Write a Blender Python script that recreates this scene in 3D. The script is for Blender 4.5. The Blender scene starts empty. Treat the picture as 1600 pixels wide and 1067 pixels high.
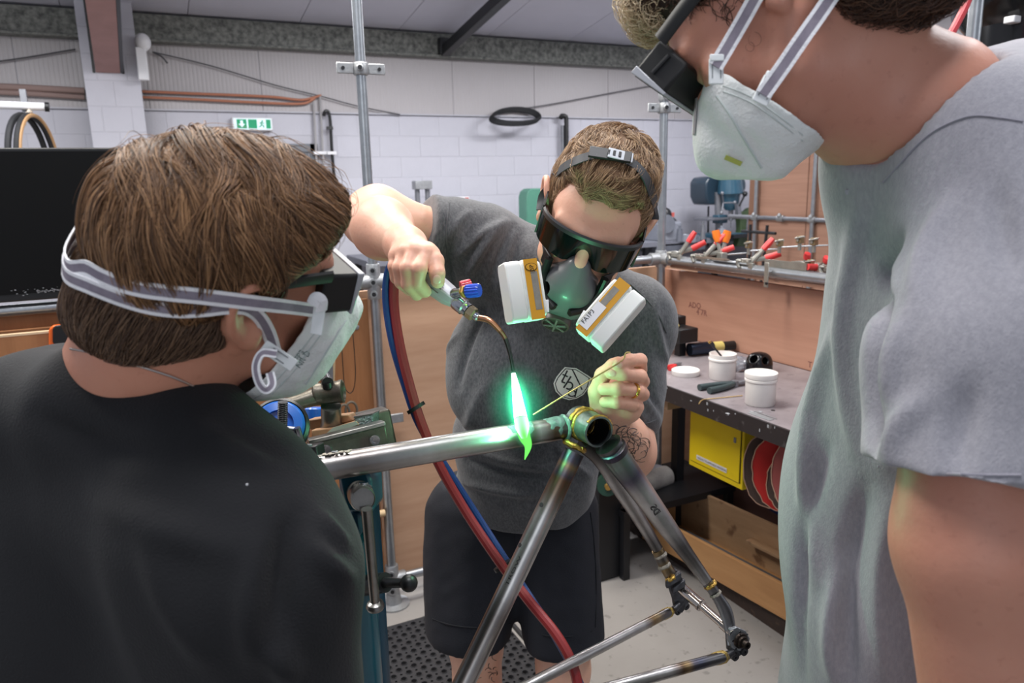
import bpy, bmesh, math, random
import numpy as np
from mathutils import Vector, Matrix, noise as mnoise

# ------------------------------------------------------------------ camera, world, lights, exposure
FPX = 1167.0
PITCH, YAW, ROLL, EYE = math.radians(12.0), math.radians(26.0), math.radians(1.35), 1.6
_h = np.array([math.sin(YAW), math.cos(YAW), 0.]); _R = np.array([math.cos(YAW), -math.sin(YAW), 0.]); _Z = np.array([0, 0, 1.])
CF = _h*math.cos(PITCH) - _Z*math.sin(PITCH); _u = _h*math.sin(PITCH) + _Z*math.cos(PITCH)
CR = _R*math.cos(ROLL) - _u*math.sin(ROLL); CU = _u*math.cos(ROLL) + _R*math.sin(ROLL)
CC = np.array([0, 0, EYE])
scene = bpy.context.scene
COL = scene.collection
cam_d = bpy.data.cameras.new('camera'); cam = bpy.data.objects.new('camera', cam_d); COL.objects.link(cam)
cam_d.sensor_width = 36; cam_d.sensor_fit = 'HORIZONTAL'; cam_d.lens = FPX/1600*36
cam_d.clip_start = 0.02; cam_d.clip_end = 60
cam.matrix_world = Matrix(((CR[0], CU[0], -CF[0], 0), (CR[1], CU[1], -CF[1], 0), (CR[2], CU[2], -CF[2], EYE), (0, 0, 0, 1)))
cam_d.dof.use_dof = True; cam_d.dof.focus_distance = 1.12; cam_d.dof.aperture_fstop = 8.0
scene.camera = cam
scene.view_settings.view_transform = 'Standard'; scene.view_settings.look = 'None'
scene.view_settings.exposure = 0.62; scene.view_settings.gamma = 1.0; scene.view_settings.use_curve_mapping = False
scene.cycles.max_bounces = 7; scene.cycles.diffuse_bounces = 3; scene.cycles.glossy_bounces = 3
scene.cycles.caustics_reflective = False; scene.cycles.caustics_refractive = False
scene.cycles.sample_clamp_indirect = 4.0
world = bpy.data.worlds.new('world'); scene.world = world; world.use_nodes = True
wb = world.node_tree.nodes['Background']; wb.inputs[0].default_value = (0.80, 0.86, 1.0, 1); wb.inputs[1].default_value = 0.26

def area_light(name, loc, target, sx, sy, power, col):
    d = bpy.data.lights.new(name, 'AREA'); d.shape = 'RECTANGLE'; d.size = sx; d.size_y = sy; d.energy = power; d.color = col
    o = bpy.data.objects.new(name, d); COL.objects.link(o); o.location = loc
    o.rotation_euler = (Vector(target)-Vector(loc)).to_track_quat('-Z', 'Y').to_euler()
    return o
# unseen fill light added behind the camera; daylight from hall windows beside the photographer
area_light('rear_fill', (-3.2, -4.0, 2.6), (0.6, 1.6, 1.1), 3.5, 3.0, 30, (0.90, 0.95, 1.0))
area_light('side_daylight', (4.6, -1.5, 3.0), (1.2, 2.6, 0.8), 2.2, 2.0, 14, (0.95, 0.97, 1.0))
# the hall's ceiling lamps
for i, (x, y, z, p) in enumerate([(-0.9, 2.7, 3.6, 62), (0.9, 2.3, 3.5, 50), (0.2, 0.3, 3.9, 36), (3.2, 1.0, 3.8, 40), (2.2, 5.6, 3.1, 66), (5.2, 5.8, 3.1, 60), (-1.2, 5.8, 3.0, 30)]):
    area_light('ceiling_lamp', (x, y, z), (x, y, 0), 1.3, 0.5, p, (1.0, 0.965, 0.90) if i < 2 else (0.97, 0.97, 1.0))

# ------------------------------------------------------------------ pixel -> world at a real depth or plane
def ray(x, y): return CF + CR*((x-800)/FPX) - CU*((y-533.5)/FPX)
def W(x, y, d): return CC + ray(x, y)*d
def on(x, y, ax, v):
    i = 'XYZ'.index(ax); q = ray(x, y); return CC + q*((v-CC[i])/q[i])
def V(p): return np.array(p, dtype=float)
def unit(v): v = V(v); return v/(np.linalg.norm(v)+1e-12)
def basis(d):
    d = unit(d); a = V((0, 0, 1)) if abs(d[2]) < 0.9 else V((1, 0, 0))
    x = unit(np.cross(a, d)); return x, np.cross(d, x), d

# ------------------------------------------------------------------ colour and materials
def lin(c): return tuple(((v/255)/12.92 if v/255 <= 0.04045 else ((v/255+0.055)/1.055)**2.4) for v in c)
MATS = {}
def mat(name, col, rough=0.5, metal=0.0, var=None, bump=None, emit=None, alpha=None, sss=0, attr=None, trans=0, coat=0, stretch=None, spec=None, sheen=0, grit=None):
    """var=(scale, amount, colour2), bump=(scale, strength), stretch=(x,y,z) of the noise space, attr=vertex colour layer"""
    if name in MATS: return MATS[name]
    m = bpy.data.materials.new(name); m.use_nodes = True; nt = m.node_tree; b = nt.nodes['Principled BSDF']
    c = (*lin(col), 1); b.inputs['Base Color'].default_value = c
    b.inputs['Roughness'].default_value = rough; b.inputs['Metallic'].default_value = metal
    if sss: b.inputs['Subsurface Weight'].default_value = sss; b.inputs['Subsurface Radius'].default_value = (1, .35, .2); b.inputs['Subsurface Scale'].default_value = 0.008
    if trans: b.inputs['Transmission Weight'].default_value = trans
    if coat: b.inputs['Coat Weight'].default_value = coat; b.inputs['Coat Roughness'].default_value = 0.1
    if sheen: b.inputs['Sheen Weight'].default_value = sheen
    if spec is not None: b.inputs['Specular IOR Level'].default_value = spec
    if alpha is not None: b.inputs['Alpha'].default_value = alpha
    if emit: b.inputs['Emission Color'].default_value = (*lin(emit[0]), 1); b.inputs['Emission Strength'].default_value = emit[1]
    tc = nt.nodes.new('ShaderNodeTexCoord'); mp = nt.nodes.new('ShaderNodeMapping'); nt.links.new(tc.outputs['Object'], mp.inputs[0])
    if stretch: mp.inputs['Scale'].default_value = stretch
    src = None
    if attr:
        a = nt.nodes.new('ShaderNodeAttribute'); a.attribute_name = attr; src = a.outputs['Color']
    if var:
        n = nt.nodes.new('ShaderNodeTexNoise'); n.inputs['Scale'].default_value = var[0]; n.inputs['Detail'].default_value = 6; n.inputs['Roughness'].default_value = 0.65
        nt.links.new(mp.outputs[0], n.inputs['Vector'])
        r = nt.nodes.new('ShaderNodeMapRange'); r.inputs[1].default_value = 0.35; r.inputs[2].default_value = 0.65; r.inputs[4].default_value = var[1]
        nt.links.new(n.outputs['Fac'], r.inputs[0])
        x = nt.nodes.new('ShaderNodeMix'); x.data_type = 'RGBA'; nt.links.new(r.outputs[0], x.inputs['Factor'])
        if src: nt.links.new(src, x.inputs['A'])
        else: x.inputs['A'].default_value = c
        x.inputs['B'].default_value = (*lin(var[2]), 1); src = x.outputs['Result']
    if grit:
        n = nt.nodes.new('ShaderNodeTexNoise'); n.inputs['Scale'].default_value = grit[0]; n.inputs['Detail'].default_value = 3
        nt.links.new(tc.outputs['Object'], n.inputs['Vector'])
        r = nt.nodes.new('ShaderNodeMapRange'); r.inputs[1].default_value = 0.62; r.inputs[2].default_value = 0.70; r.inputs[4].default_value = grit[1]
        nt.links.new(n.outputs['Fac'], r.inputs[0])
        x = nt.nodes.new('ShaderNodeMix'); x.data_type = 'RGBA'; nt.links.new(r.outputs[0], x.inputs['Factor'])
        if src: nt.links.new(src, x.inputs['A'])
        else: x.inputs['A'].default_value = c
        x.inputs['B'].default_value = (*lin(grit[2]), 1); src = x.outputs['Result']
    if src: nt.links.new(src, b.inputs['Base Color'])
    if bump:
        n = nt.nodes.new('ShaderNodeTexNoise'); n.inputs['Scale'].default_value = bump[0]; n.inputs['Detail'].default_value = 5
        nt.links.new(mp.outputs[0], n.inputs['Vector'])
        bp = nt.nodes.new('ShaderNodeBump'); bp.inputs['Strength'].default_value = bump[1]; bp.inputs['Distance'].default_value = 0.004
        nt.links.new(n.outputs['Fac'], bp.inputs['Height']); nt.links.new(bp.outputs[0], b.inputs['Normal'])
    MATS[name] = m; return m

# ------------------------------------------------------------------ mesh builder
class MB:
    def __init__(s): s.v = []; s.f = []; s.c = []; s.n = 0; s.fm = []
    def raw(s, vs, fs, col=None, m=0):
        vs = [tuple(float(q) for q in p) for p in vs]
        s.v += vs; s.f += [tuple(int(i)+s.n for i in q) for q in fs]; s.fm += [m]*len(fs)
        s.c += (col if isinstance(col, list) else [col or (1, 1, 1)]*len(vs)); s.n += len(vs); return s
    def box(s, c, size, ax=None, m=0, taper=None):
        ax = ax if ax is not None else np.eye(3); c = V(c); hx, hy, hz = [q/2 for q in size]; vs = []
        for sz in (-1, 1):
            for sx, sy in ((-1, -1), (1, -1), (1, 1), (-1, 1)):
                t = (taper if (taper and sz > 0) else 1)
                vs.append(c + ax[0]*hx*sx*t + ax[1]*hy*sy*t + ax[2]*hz*sz)
        return s.raw(vs, [(3, 2, 1, 0), (4, 5, 6, 7), (0, 1, 5, 4), (1, 2, 6, 5), (2, 3, 7, 6), (3, 0, 4, 7)], m=m)
    def bb(s, lo, hi, m=0):
        lo, hi = V(lo), V(hi); return s.box((lo+hi)/2, hi-lo, m=m)
    def tube(s, pts, r, seg=16, cap=True, colf=None, m=0, sq=None):
        pts = [V(p) for p in pts]; n = len(pts); rs = r if hasattr(r, '__len__') else [r]*n
        tan = [unit(pts[min(i+1, n-1)]-pts[max(i-1, 0)]) for i in range(n)]
        x, y, _ = basis(tan[0]); vs = []; cs = []
        if sq is not None: x = unit(V(sq) - tan[0]*np.dot(V(sq), tan[0])); y = np.cross(tan[0], x)
        tot = sum(np.linalg.norm(pts[i+1]-pts[i]) for i in range(n-1)) or 1; acc = 0
        for i in range(n):
            if i:
                acc += np.linalg.norm(pts[i]-pts[i-1])
                x = unit(x - tan[i]*np.dot(x, tan[i])); y = np.cross(tan[i], x)
            ri = rs[i]; ra, rb = (ri if hasattr(ri, '__len__') else (ri, ri))
            for k in range(seg):
                a = 2*math.pi*k/seg; vs.append(pts[i] + x*math.cos(a)*ra + y*math.sin(a)*rb); cs.append(colf(acc/tot) if colf else (1, 1, 1))
        fs = [(i*seg+k, i*seg+(k+1) % seg, (i+1)*seg+(k+1) % seg, (i+1)*seg+k) for i in range(n-1) for k in range(seg)]
        if cap: fs += [tuple(range(seg-1, -1, -1)), tuple((n-1)*seg+k for k in range(seg))]
        return s.raw(vs, fs, cs, m=m)
    def cyl(s, a, b, r, r2=None, seg=20, m=0): return s.tube([a, b], [r, r if r2 is None else r2], seg, m=m)
    def hollow(s, a, b, r, t, seg=32, m=0):
        a, b = V(a), V(b); d = b-a; return s.lathe(a, d, [(r-t, 0), (r, 0), (r, np.linalg.norm(d)), (r-t, np.linalg.norm(d)), (r-t, 0)], seg, cap=False, m=m)
    def lathe(s, o, axis, prof, seg=32, cap=True, m=0, sc=(1, 1)):
        o = V(o); x, y, z = basis(axis); vs = []
        for r, h in prof:
            for k in range(seg):
                a = 2*math.pi*k/seg; vs.append(o + x*math.cos(a)*r*sc[0] + y*math.sin(a)*r*sc[1] + z*h)
        n = len(prof); fs = [(i*seg+k, i*seg+(k+1) % seg, (i+1)*seg+(k+1) % seg, (i+1)*seg+k) for i in range(n-1) for k in range(seg)]
        if cap: fs += [tuple(range(seg-1, -1, -1)), tuple((n-1)*seg+k for k in range(seg))]
        return s.raw(vs, fs, m=m)
    def ball(s, c, r, seg=16, ax=None, m=0):
        ax = ax if ax is not None else np.eye(3); r = r if hasattr(r, '__len__') else (r, r, r); vs = []; rings = seg//2
        c = V(c)
        for i in range(1, rings):
            t = math.pi*i/rings
            for k in range(seg):
                a = 2*math.pi*k/seg; vs.append(c + ax[0]*r[0]*math.sin(t)*math.cos(a) + ax[1]*r[1]*math.sin(t)*math.sin(a) + ax[2]*r[2]*math.cos(t))
        n = len(vs); vs += [c+ax[2]*r[2], c-ax[2]*r[2]]
        fs = [(i*seg+k, (i+1)*seg+k, (i+1)*seg+(k+1) % seg, i*seg+(k+1) % seg) for i in range(rings-2) for k in range(seg)]
        fs += [(n, k, (k+1) % seg) for k in range(seg)] + [(n+1, (rings-2)*seg+(k+1) % seg, (rings-2)*seg+k) for k in range(seg)]
        return s.raw(vs, fs, m=m)
    def prism(s, pts, d, m=0):
        pts = [V(p) for p in pts]; d = V(d); n = len(pts); vs = pts+[p+d for p in pts]
        nrm = sum((np.cross(pts[i]-pts[0], pts[(i+1) % n]-pts[0]) for i in range(n)), V((0, 0, 0)))
        fs = [tuple(range(n)), tuple(range(2*n-1, n-1, -1))]+[(i, i+n, (i+1) % n+n, (i+1) % n) for i in range(n)]
        if np.dot(nrm, d) > 0: fs = [tuple(reversed(q)) for q in fs]
        return s.raw(vs, fs, m=m)
    def sheet(s, rows, thick=0.0, m=0, closed=False):
        """rows: list of lists of points; makes a surface, with thickness along its normal"""
        A = np.array(rows, dtype=float); nr, nc = A.shape[:2]
        du = np.gradient(A, axis=0); dv = np.gradient(A, axis=1); N = np.cross(du, dv); N /= (np.linalg.norm(N, axis=2, keepdims=True)+1e-12)
        if thick == 0:
            return s.raw(A.reshape(-1, 3), [(i*nc+j, i*nc+j+1, (i+1)*nc+j+1, (i+1)*nc+j) for i in range(nr-1) for j in range(nc-1)], m=m)
        T = A+N*thick/2; B = A-N*thick/2; o = nr*nc; vs = list(T.reshape(-1, 3))+list(B.reshape(-1, 3)); fs = []
        for i in range(nr-1):
            for j in range(nc-1):
                q = (i*nc+j, (i+1)*nc+j, (i+1)*nc+j+1, i*nc+j+1); fs += [q, tuple(reversed([k+o for k in q]))]
        bd = [i*nc for i in range(nr)]+[(nr-1)*nc+j for j in range(1, nc)]+[i*nc+nc-1 for i in range(nr-2, -1, -1)]+[j for j in range(nc-2, 0, -1)]
        for k in range(len(bd)):
            a, b = bd[k], bd[(k+1) % len(bd)]; fs.append((a, a+o, b+o, b))
        return s.raw(vs, fs, m=m)
    def build(s, name, material, parent=None, smooth=35, bevel=None, sub=0, vc=False):
        me = bpy.data.meshes.new(name); me.from_pydata(s.v, [], s.f)
        ms = material if isinstance(material, (list, tuple)) else [material]
        for q in ms: me.materials.append(q)
        if len(ms) > 1: me.polygons.foreach_set('material_index', s.fm)
        if vc:
            a = me.color_attributes.new('tint', 'FLOAT_COLOR', 'POINT'); a.data.foreach_set('color', np.array([(*c, 1) for c in s.c], dtype=np.float32).ravel())
        if smooth:
            me.shade_smooth()
            me.set_sharp_from_angle(angle=math.radians(smooth))
        me.update(); return link(name, me, parent, bevel, sub)
def link(name, me, parent=None, bevel=None, sub=0):
    o = bpy.data.objects.new(name, me); COL.objects.link(o)
    if parent is not None: o.parent = parent
    if bevel:
        b = o.modifiers.new('bevel', 'BEVEL'); b.width = bevel; b.segments = 2; b.limit_method = 'ANGLE'
    if sub:
        b = o.modifiers.new('sub', 'SUBSURF'); b.levels = sub; b.render_levels = sub
    return o
def thing(name, label, cat, group=None, loc=(0, 0, 0)):
    o = bpy.data.objects.new(name, None); COL.objects.link(o); o.empty_display_size = 0.05; o.location = loc
    return tag(o, label, cat, group)
def tag(o, label, cat, group=None):
    o['label'] = label; o['category'] = cat
    if group: o['group'] = group
    return o
def struct(o): o['kind'] = 'structure'; return o
def setting(name):
    o = bpy.data.objects.new(name, None); COL.objects.link(o); o['kind'] = 'structure'; return o
def spl(pts, n=8):
    """Catmull-Rom through the points"""
    P = [V(p) for p in pts]; P = [2*P[0]-P[1]]+P+[2*P[-1]-P[-2]]; out = []
    for i in range(1, len(P)-2):
        for k in range(n):
            t = k/n; a, b, c, d = P[i-1], P[i], P[i+1], P[i+2]
            out.append(0.5*((2*b)+(-a+c)*t+(2*a-5*b+4*c-d)*t*t+(-a+3*b-3*c+d)*t**3))
    out.append(P[-2]); return out
def text_mesh(name, txt, o, xd, yd, size, m, parent=None, depth=0.0004, bend=None):
    """flat lettering built as a mesh; o = lower left corner, xd and yd the writing's directions"""
    cu = bpy.data.curves.new(name, 'FONT'); cu.body = txt; cu.size = size; cu.extrude = depth; cu.resolution_u = 2
    t = bpy.data.objects.new(name, cu); COL.objects.link(t)
    dg = bpy.context.evaluated_depsgraph_get(); me = bpy.data.meshes.new_from_object(t.evaluated_get(dg)); bpy.data.objects.remove(t)
    x = unit(xd); y = unit(V(yd)-x*np.dot(x, V(yd))); z = np.cross(x, y)
    n = len(me.vertices); a = np.empty(n*3); me.vertices.foreach_get('co', a); a = a.reshape(-1, 3)
    P = V(o)+a[:, :1]*x+a[:, 1:2]*y+a[:, 2:3]*z
    if bend is not None: P = bend(P)
    me.vertices.foreach_set('co', P.astype(np.float32).ravel()); me.materials.clear(); me.materials.append(m)
    me.update(); return link(name, me, parent)

# ------------------------------------------------------------------ signed-distance sculpting (bodies, hands, cloth)
class Field:
    def __init__(s, lo, hi, h):
        s.h = h; s.ops = []; s.v = None
    def real(s):
        if s.v is not None: return s
        B = [o for o in s.ops if o[0] == 'put' and not o[5]]
        s.lo = np.min([o[1] for o in B], axis=0)-4*s.h; hi = np.max([o[2] for o in B], axis=0)+4*s.h
        s.n = np.ceil((hi-s.lo)/s.h).astype(int)+1; s.v = np.full(s.n, 0.2, dtype=np.float32)
        s.ax = [(s.lo[i]+s.h*np.arange(s.n[i])).astype(np.float32) for i in range(3)]
        for o in s.ops: (s.do_put if o[0] == 'put' else s.do_cut)(*o[1:])
        return s
    def win(s, lo, hi):
        a = np.clip(np.floor((V(lo)-s.lo)/s.h).astype(int), 0, s.n-1); b = np.clip(np.ceil((V(hi)-s.lo)/s.h).astype(int)+1, 1, s.n)
        if np.any(b <= a): return None
        sl = tuple(slice(a[i], b[i]) for i in range(3))
        return sl, s.ax[0][sl[0]][:, None, None], s.ax[1][sl[1]][None, :, None], s.ax[2][sl[2]][None, None, :]
    def put(s, lo, hi, fn, k, sub=False):
        if s.v is None: s.ops.append(('put', lo, hi, fn, k, sub)); return s
        return s.do_put(lo, hi, fn, k, sub)
    def do_put(s, lo, hi, fn, k, sub=False):
        pad = max(k, 0.002)+2*s.h; w = s.win(V(lo)-pad, V(hi)+pad)
        if w is None: return s
        sl, X, Y, Z = w; d = fn(X, Y, Z).astype(np.float32); a = s.v[sl]
        if sub:   # smooth max(field, -d)  ==  -smin(-field, d)
            a = -a; h = np.clip(k-np.abs(a-d), 0, None)/max(k, 1e-6); s.v[sl] = -(np.minimum(a, d)-h*h*k*0.25)
        else:
            h = np.clip(k-np.abs(a-d), 0, None)/max(k, 1e-6); s.v[sl] = np.minimum(a, d)-h*h*k*0.25
        return s
    def cone(s, a, b, ra, rb, k=0.01, sub=False):
        a, b = V(a), V(b); ba = b-a; L2 = float(ba@ba)+1e-12; R = max(ra, rb)
        def fn(X, Y, Z):
            t = np.clip(((X-a[0])*ba[0]+(Y-a[1])*ba[1]+(Z-a[2])*ba[2])/L2, 0, 1)
            return np.sqrt((X-a[0]-ba[0]*t)**2+(Y-a[1]-ba[1]*t)**2+(Z-a[2]-ba[2]*t)**2)-(ra+(rb-ra)*t)
        return s.put(np.minimum(a, b)-R, np.maximum(a, b)+R, fn, k, sub)
    def chain(s, pts, rs, k=0.01):
        for i in range(len(pts)-1): s.cone(pts[i], pts[i+1], rs[i], rs[i+1], k)
        return s
    def ell(s, c, r, ax=None, k=0.01, sub=False, p=2.0):
        c = V(c); ax = np.eye(3) if ax is None else np.array(ax); r = V(r); R = np.sqrt(((ax.T*r)**2).sum(1))
        rm = float(min(r))
        def fn(X, Y, Z):
            q = [((X-c[0])*ax[i][0]+(Y-c[1])*ax[i][1]+(Z-c[2])*ax[i][2])/r[i] for i in range(3)]
            if p == 2.0:
                k0 = np.sqrt(q[0]**2+q[1]**2+q[2]**2)
                k1 = np.sqrt((q[0]/r[0])**2+(q[1]/r[1])**2+(q[2]/r[2])**2)
                return k0*(k0-1)/(k1+1e-9)
            k0 = (np.abs(q[0])**p+np.abs(q[1])**p+np.abs(q[2])**p)**(1/p)
            k2 = np.sqrt(q[0]**2+q[1]**2+q[2]**2); k1 = np.sqrt((q[0]/r[0])**2+(q[1]/r[1])**2+(q[2]/r[2])**2)
            return k2*(k0-1)/(k1+1e-9)
        return s.put(c-R, c+R, fn, k, sub)
    def box(s, c, half, ax=None, rnd=0.005, k=0.005, sub=False):
        c = V(c); ax = np.eye(3) if ax is None else np.array(ax); hf = V(half); R = (np.abs(ax.T)*hf).sum(1)+rnd
        def fn(X, Y, Z):
            q = [np.abs((X-c[0])*ax[i][0]+(Y-c[1])*ax[i][1]+(Z-c[2])*ax[i][2])-(hf[i]-rnd) for i in range(3)]
            return np.sqrt(sum(np.maximum(e, 0)**2 for e in q))+np.minimum(np.maximum(q[0], np.maximum(q[1], q[2])), 0)-rnd
        return s.put(c-R, c+R, fn, k, sub)
    def cut(s, p, n, k=0.002):
        if s.v is None: s.ops.append(('cut', p, n, k)); return s
        return s.do_cut(p, n, k)
    def do_cut(s, p, n, k=0.002):
        """removes everything on the +n side of the plane through p"""
        p, n = V(p), unit(n); X, Y, Z = s.ax[0][:, None, None], s.ax[1][None, :, None], s.ax[2][None, None, :]
        d = (X-p[0])*n[0]+(Y-p[1])*n[1]+(Z-p[2])*n[2]
        h = np.clip(k-np.abs(s.v-d), 0, None)/k; s.v = (np.maximum(s.v, d)+h*h*k*0.25).astype(np.float32); return s
    def mesh(s, smooth=2):
        s.real(); v = s.v.copy(); v[0] = v[-1] = 1; v[:, 0] = v[:, -1] = 1; v[:, :, 0] = v[:, :, -1] = 1
        ins = v < 0; c = ins[:-1, :-1, :-1].astype(np.int8)
        cnt = sum(ins[i:v.shape[0]-1+i, j:v.shape[1]-1+j, k:v.shape[2]-1+k].astype(np.int8) for i in (0, 1) for j in (0, 1) for k in (0, 1))
        act = np.argwhere((cnt > 0) & (cnt < 8)); idx = np.full(cnt.shape, -1, dtype=np.int32); idx[tuple(act.T)] = np.arange(len(act))
        cor = np.array([(i, j, k) for i in (0, 1) for j in (0, 1) for k in (0, 1)])
        val = np.stack([v[tuple((act+o).T)] for o in cor], 1); acc = np.zeros((len(act), 3)); num = np.zeros(len(act))
        for a in range(8):
            for b in range(a+1, 8):
                if np.abs(cor[a]-cor[b]).sum() != 1: continue
                va, vb = val[:, a], val[:, b]; m = (va < 0) != (vb < 0); t = np.where(m, va/np.where(m, va-vb, 1), 0)
                acc += np.where(m[:, None], cor[a]+t[:, None]*(cor[b]-cor[a]), 0); num += m
        P = s.lo+s.h*(act+acc/num[:, None]); quads = []
        for axn in range(3):
            o = [0, 0, 0]; o[axn] = 1; A = ins[:v.shape[0]-o[0], :v.shape[1]-o[1], :v.shape[2]-o[2]]; B = ins[o[0]:, o[1]:, o[2]:]
            e = np.argwhere(A != B); e = e[np.all(e > 0, axis=1)]; flip = A[tuple(e.T)]
            j, k = [q for q in range(3) if q != axn]; dj = np.zeros(3, int); dj[j] = 1; dk = np.zeros(3, int); dk[k] = 1
            q = np.stack([idx[tuple((e-dj-dk).T)], idx[tuple((e-dk).T)], idx[tuple(e.T)], idx[tuple((e-dj).T)]], 1)
            if axn == 1: flip = ~flip
            q[~flip] = q[~flip][:, ::-1]; quads.append(q[np.all(q >= 0, axis=1)])
        Q = np.concatenate(quads)
        for _ in range(smooth):
            sm = np.zeros_like(P); n = np.zeros(len(P))
            for a, b in ((0, 1), (1, 2), (2, 3), (3, 0)):
                np.add.at(sm, Q[:, a], P[Q[:, b]]); np.add.at(n, Q[:, a], 1)
                np.add.at(sm, Q[:, b], P[Q[:, a]]); np.add.at(n, Q[:, b], 1)
            P = P*0.5+0.5*sm/np.maximum(n, 1)[:, None]
        return P, Q
def qmesh(name, P, Q, material, parent=None, tint=None):
    me = bpy.data.meshes.new(name); n = len(P); me.vertices.add(n); me.vertices.foreach_set('co', P.astype(np.float32).ravel())
    me.loops.add(len(Q)*4); me.loops.foreach_set('vertex_index', Q.astype(np.int32).ravel()); me.polygons.add(len(Q))
    me.polygons.foreach_set('loop_start', np.arange(len(Q), dtype=np.int32)*4)
    me.update(calc_edges=True); me.validate()
    me.shade_smooth(); me.materials.append(material)
    if tint is not None:
        a = me.color_attributes.new('tint', 'FLOAT_COLOR', 'POINT'); a.data.foreach_set('color', np.concatenate([tint, np.ones((n, 1))], 1).astype(np.float32).ravel())
    return link(name, me, parent)
def vnoise(P, scale, seed=0):
    """smooth value noise on points, -1..1"""
    rng = np.random.RandomState(seed); T = rng.rand(32, 32, 32)*2-1; q = P*scale+seed*3.7; i = np.floor(q).astype(int); f = q-i; f = f*f*(3-2*f); out = 0
    for a in (0, 1):
        for b in (0, 1):
            for c in (0, 1):
                w = (f[..., 0] if a else 1-f[..., 0])*(f[..., 1] if b else 1-f[..., 1])*(f[..., 2] if c else 1-f[..., 2])
                out = out+w*T[(i[..., 0]+a) % 32, (i[..., 1]+b) % 32, (i[..., 2]+c) % 32]
    return out
def normals(P, Q):
    n = np.cross(P[Q[:, 2]]-P[Q[:, 0]], P[Q[:, 3]]-P[Q[:, 1]]); N = np.zeros_like(P)
    for k in range(4): np.add.at(N, Q[:, k], n)
    return N/(np.linalg.norm(N, axis=1, keepdims=True)+1e-12)
def strands(name, curves, material, parent, r0=0.00035, r1=0.00008):
    """curves: array (n, k, 3) -> real hair curves"""
    A = np.array(curves, dtype=np.float32); n, k = A.shape[:2]; hc = bpy.data.hair_curves.new(name); hc.add_curves([k]*n)
    hc.attributes['position'].data.foreach_set('vector', A.ravel()) if 'position' in hc.attributes else hc.position_data.foreach_set('vector', A.ravel())
    ra = hc.attributes.get('radius') or hc.attributes.new('radius', 'FLOAT', 'POINT')
    ra.data.foreach_set('value', np.tile(np.linspace(r0, r1, k, dtype=np.float32), n)); hc.materials.append(material)
    o = bpy.data.objects.new(name, hc); COL.objects.link(o); o.parent = parent; o['kind'] = 'stuff'; return o
# ------------------------------------------------------------------ setting: hall
rnd = random.Random(5)
BY = 7.9
m_floor = mat('concrete', (150, 146, 143), 0.75, var=(1.6, .6, (132, 128, 124)), grit=(28, .5, (95, 92, 90)), bump=(40, .08))
m_block = mat('white_block', (196, 196, 205), 0.8, var=(4, .35, (184, 184, 193)), bump=(60, .5))
m_mortar = mat('mortar', (190, 190, 198), 0.9)
m_clad = mat('cladding', (184, 180, 182), 0.5, var=(1.5, .3, (176, 172, 172)))
m_roof = mat('roof_panel', (208, 208, 220), 0.6, var=(1.0, .3, (182, 182, 194)))
m_galv_old = mat('mottled_zinc', (138, 140, 134), 0.6, 0.2, var=(22, .9, (66, 68, 66)), bump=(30, .2))
m_dark = mat('dark_steel', (24, 25, 29), 0.45)
m_redox = mat('red_primer', (168, 126, 120), 0.6, var=(6, .5, (146, 108, 102)))
m_copper = mat('copper', (186, 128, 104), 0.4, 0.5)
m_white = mat('white_plastic', (225, 225, 228), 0.4)
m_black = mat('black_plastic', (20, 20, 22), 0.4)
m_tyre = mat('tyre_rubber', (28, 29, 32), 0.7)
m_galv = mat('galvanised', (176, 180, 184), 0.32, 0.85, var=(25, .5, (140, 144, 150)), bump=(50, .08))
m_galvc = mat('galvanised_cast', (172, 174, 176), 0.45, 0.7, var=(40, .5, (140, 142, 146)), bump=(120, .25))
m_steelg = mat('grey_steel', (140, 142, 148), 0.4, 0.6, var=(12, .5, (104, 106, 112)))

struct(MB().bb((-3.2, -4.0, -0.08), (7.2, 8.1, 0)).build('floor', m_floor, smooth=0))
wb_ = setting('wall_back')
MB().bb((-3.0, BY-.0118, 0), (7.2, BY+.12, 3.4)).build('wall_core', m_mortar, wb_, smooth=0)
bm_ = MB().box((0, 0, 0), (.445, .03, .2105)).build('block', m_block, wb_, smooth=0, bevel=.0025); blk = bm_.data
first = True
def place_block(x, y, z, rot, parent, wid=1.0):
    global first
    if first: o = bm_; first = False
    else: o = bpy.data.objects.new('block', blk); COL.objects.link(o); b = o.modifiers.new('bevel', 'BEVEL'); b.width = .0025; b.segments = 1
    o.parent = parent; o.location = (x, y, z); o.rotation_euler = (0, 0, rot); o.scale = (wid, 1, 1); return o
for r_ in range(10):
    z = 2.325-.1075-.215*r_
    for k in range(-3, 16):
        x = .45*k+(.225 if r_ % 2 else 0)+.1
        if z < 2.1 and .68 < x+.2 and x-.2 < 1.72: continue
        if x < 6.9: place_block(x, BY+rnd.uniform(-.001, .001), z, 0, wb_)
m_rib = MB()
w_, n_ = 1.0, 28
pr = []
for i in range(n_):
    x0 = i*w_/n_; pr += [(x0+.004, 0), (x0+.010, -.0018), (x0+.027, -.0018), (x0+.033, 0)]
pr = [(0.001, .02)]+pr+[(w_-.001, .02)]
m_rib.sheet([[(x, y, 2.33) for x, y in pr], [(x, y, 3.25) for x, y in pr]])
cp = m_rib.build('cladding_panel', m_clad, wb_, smooth=0)
for k in range(10):
    o = cp if k == 0 else bpy.data.objects.new('cladding_panel', cp.data)
    if k: COL.objects.link(o); o.parent = wb_
    o.location = (-2.8+k*1.0, BY-.02, 0)
MB().bb((-3, BY-.05, 2.325), (7.0, BY+.01, 2.338)).build('wall_ledge', m_mortar, wb_, smooth=0)
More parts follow.
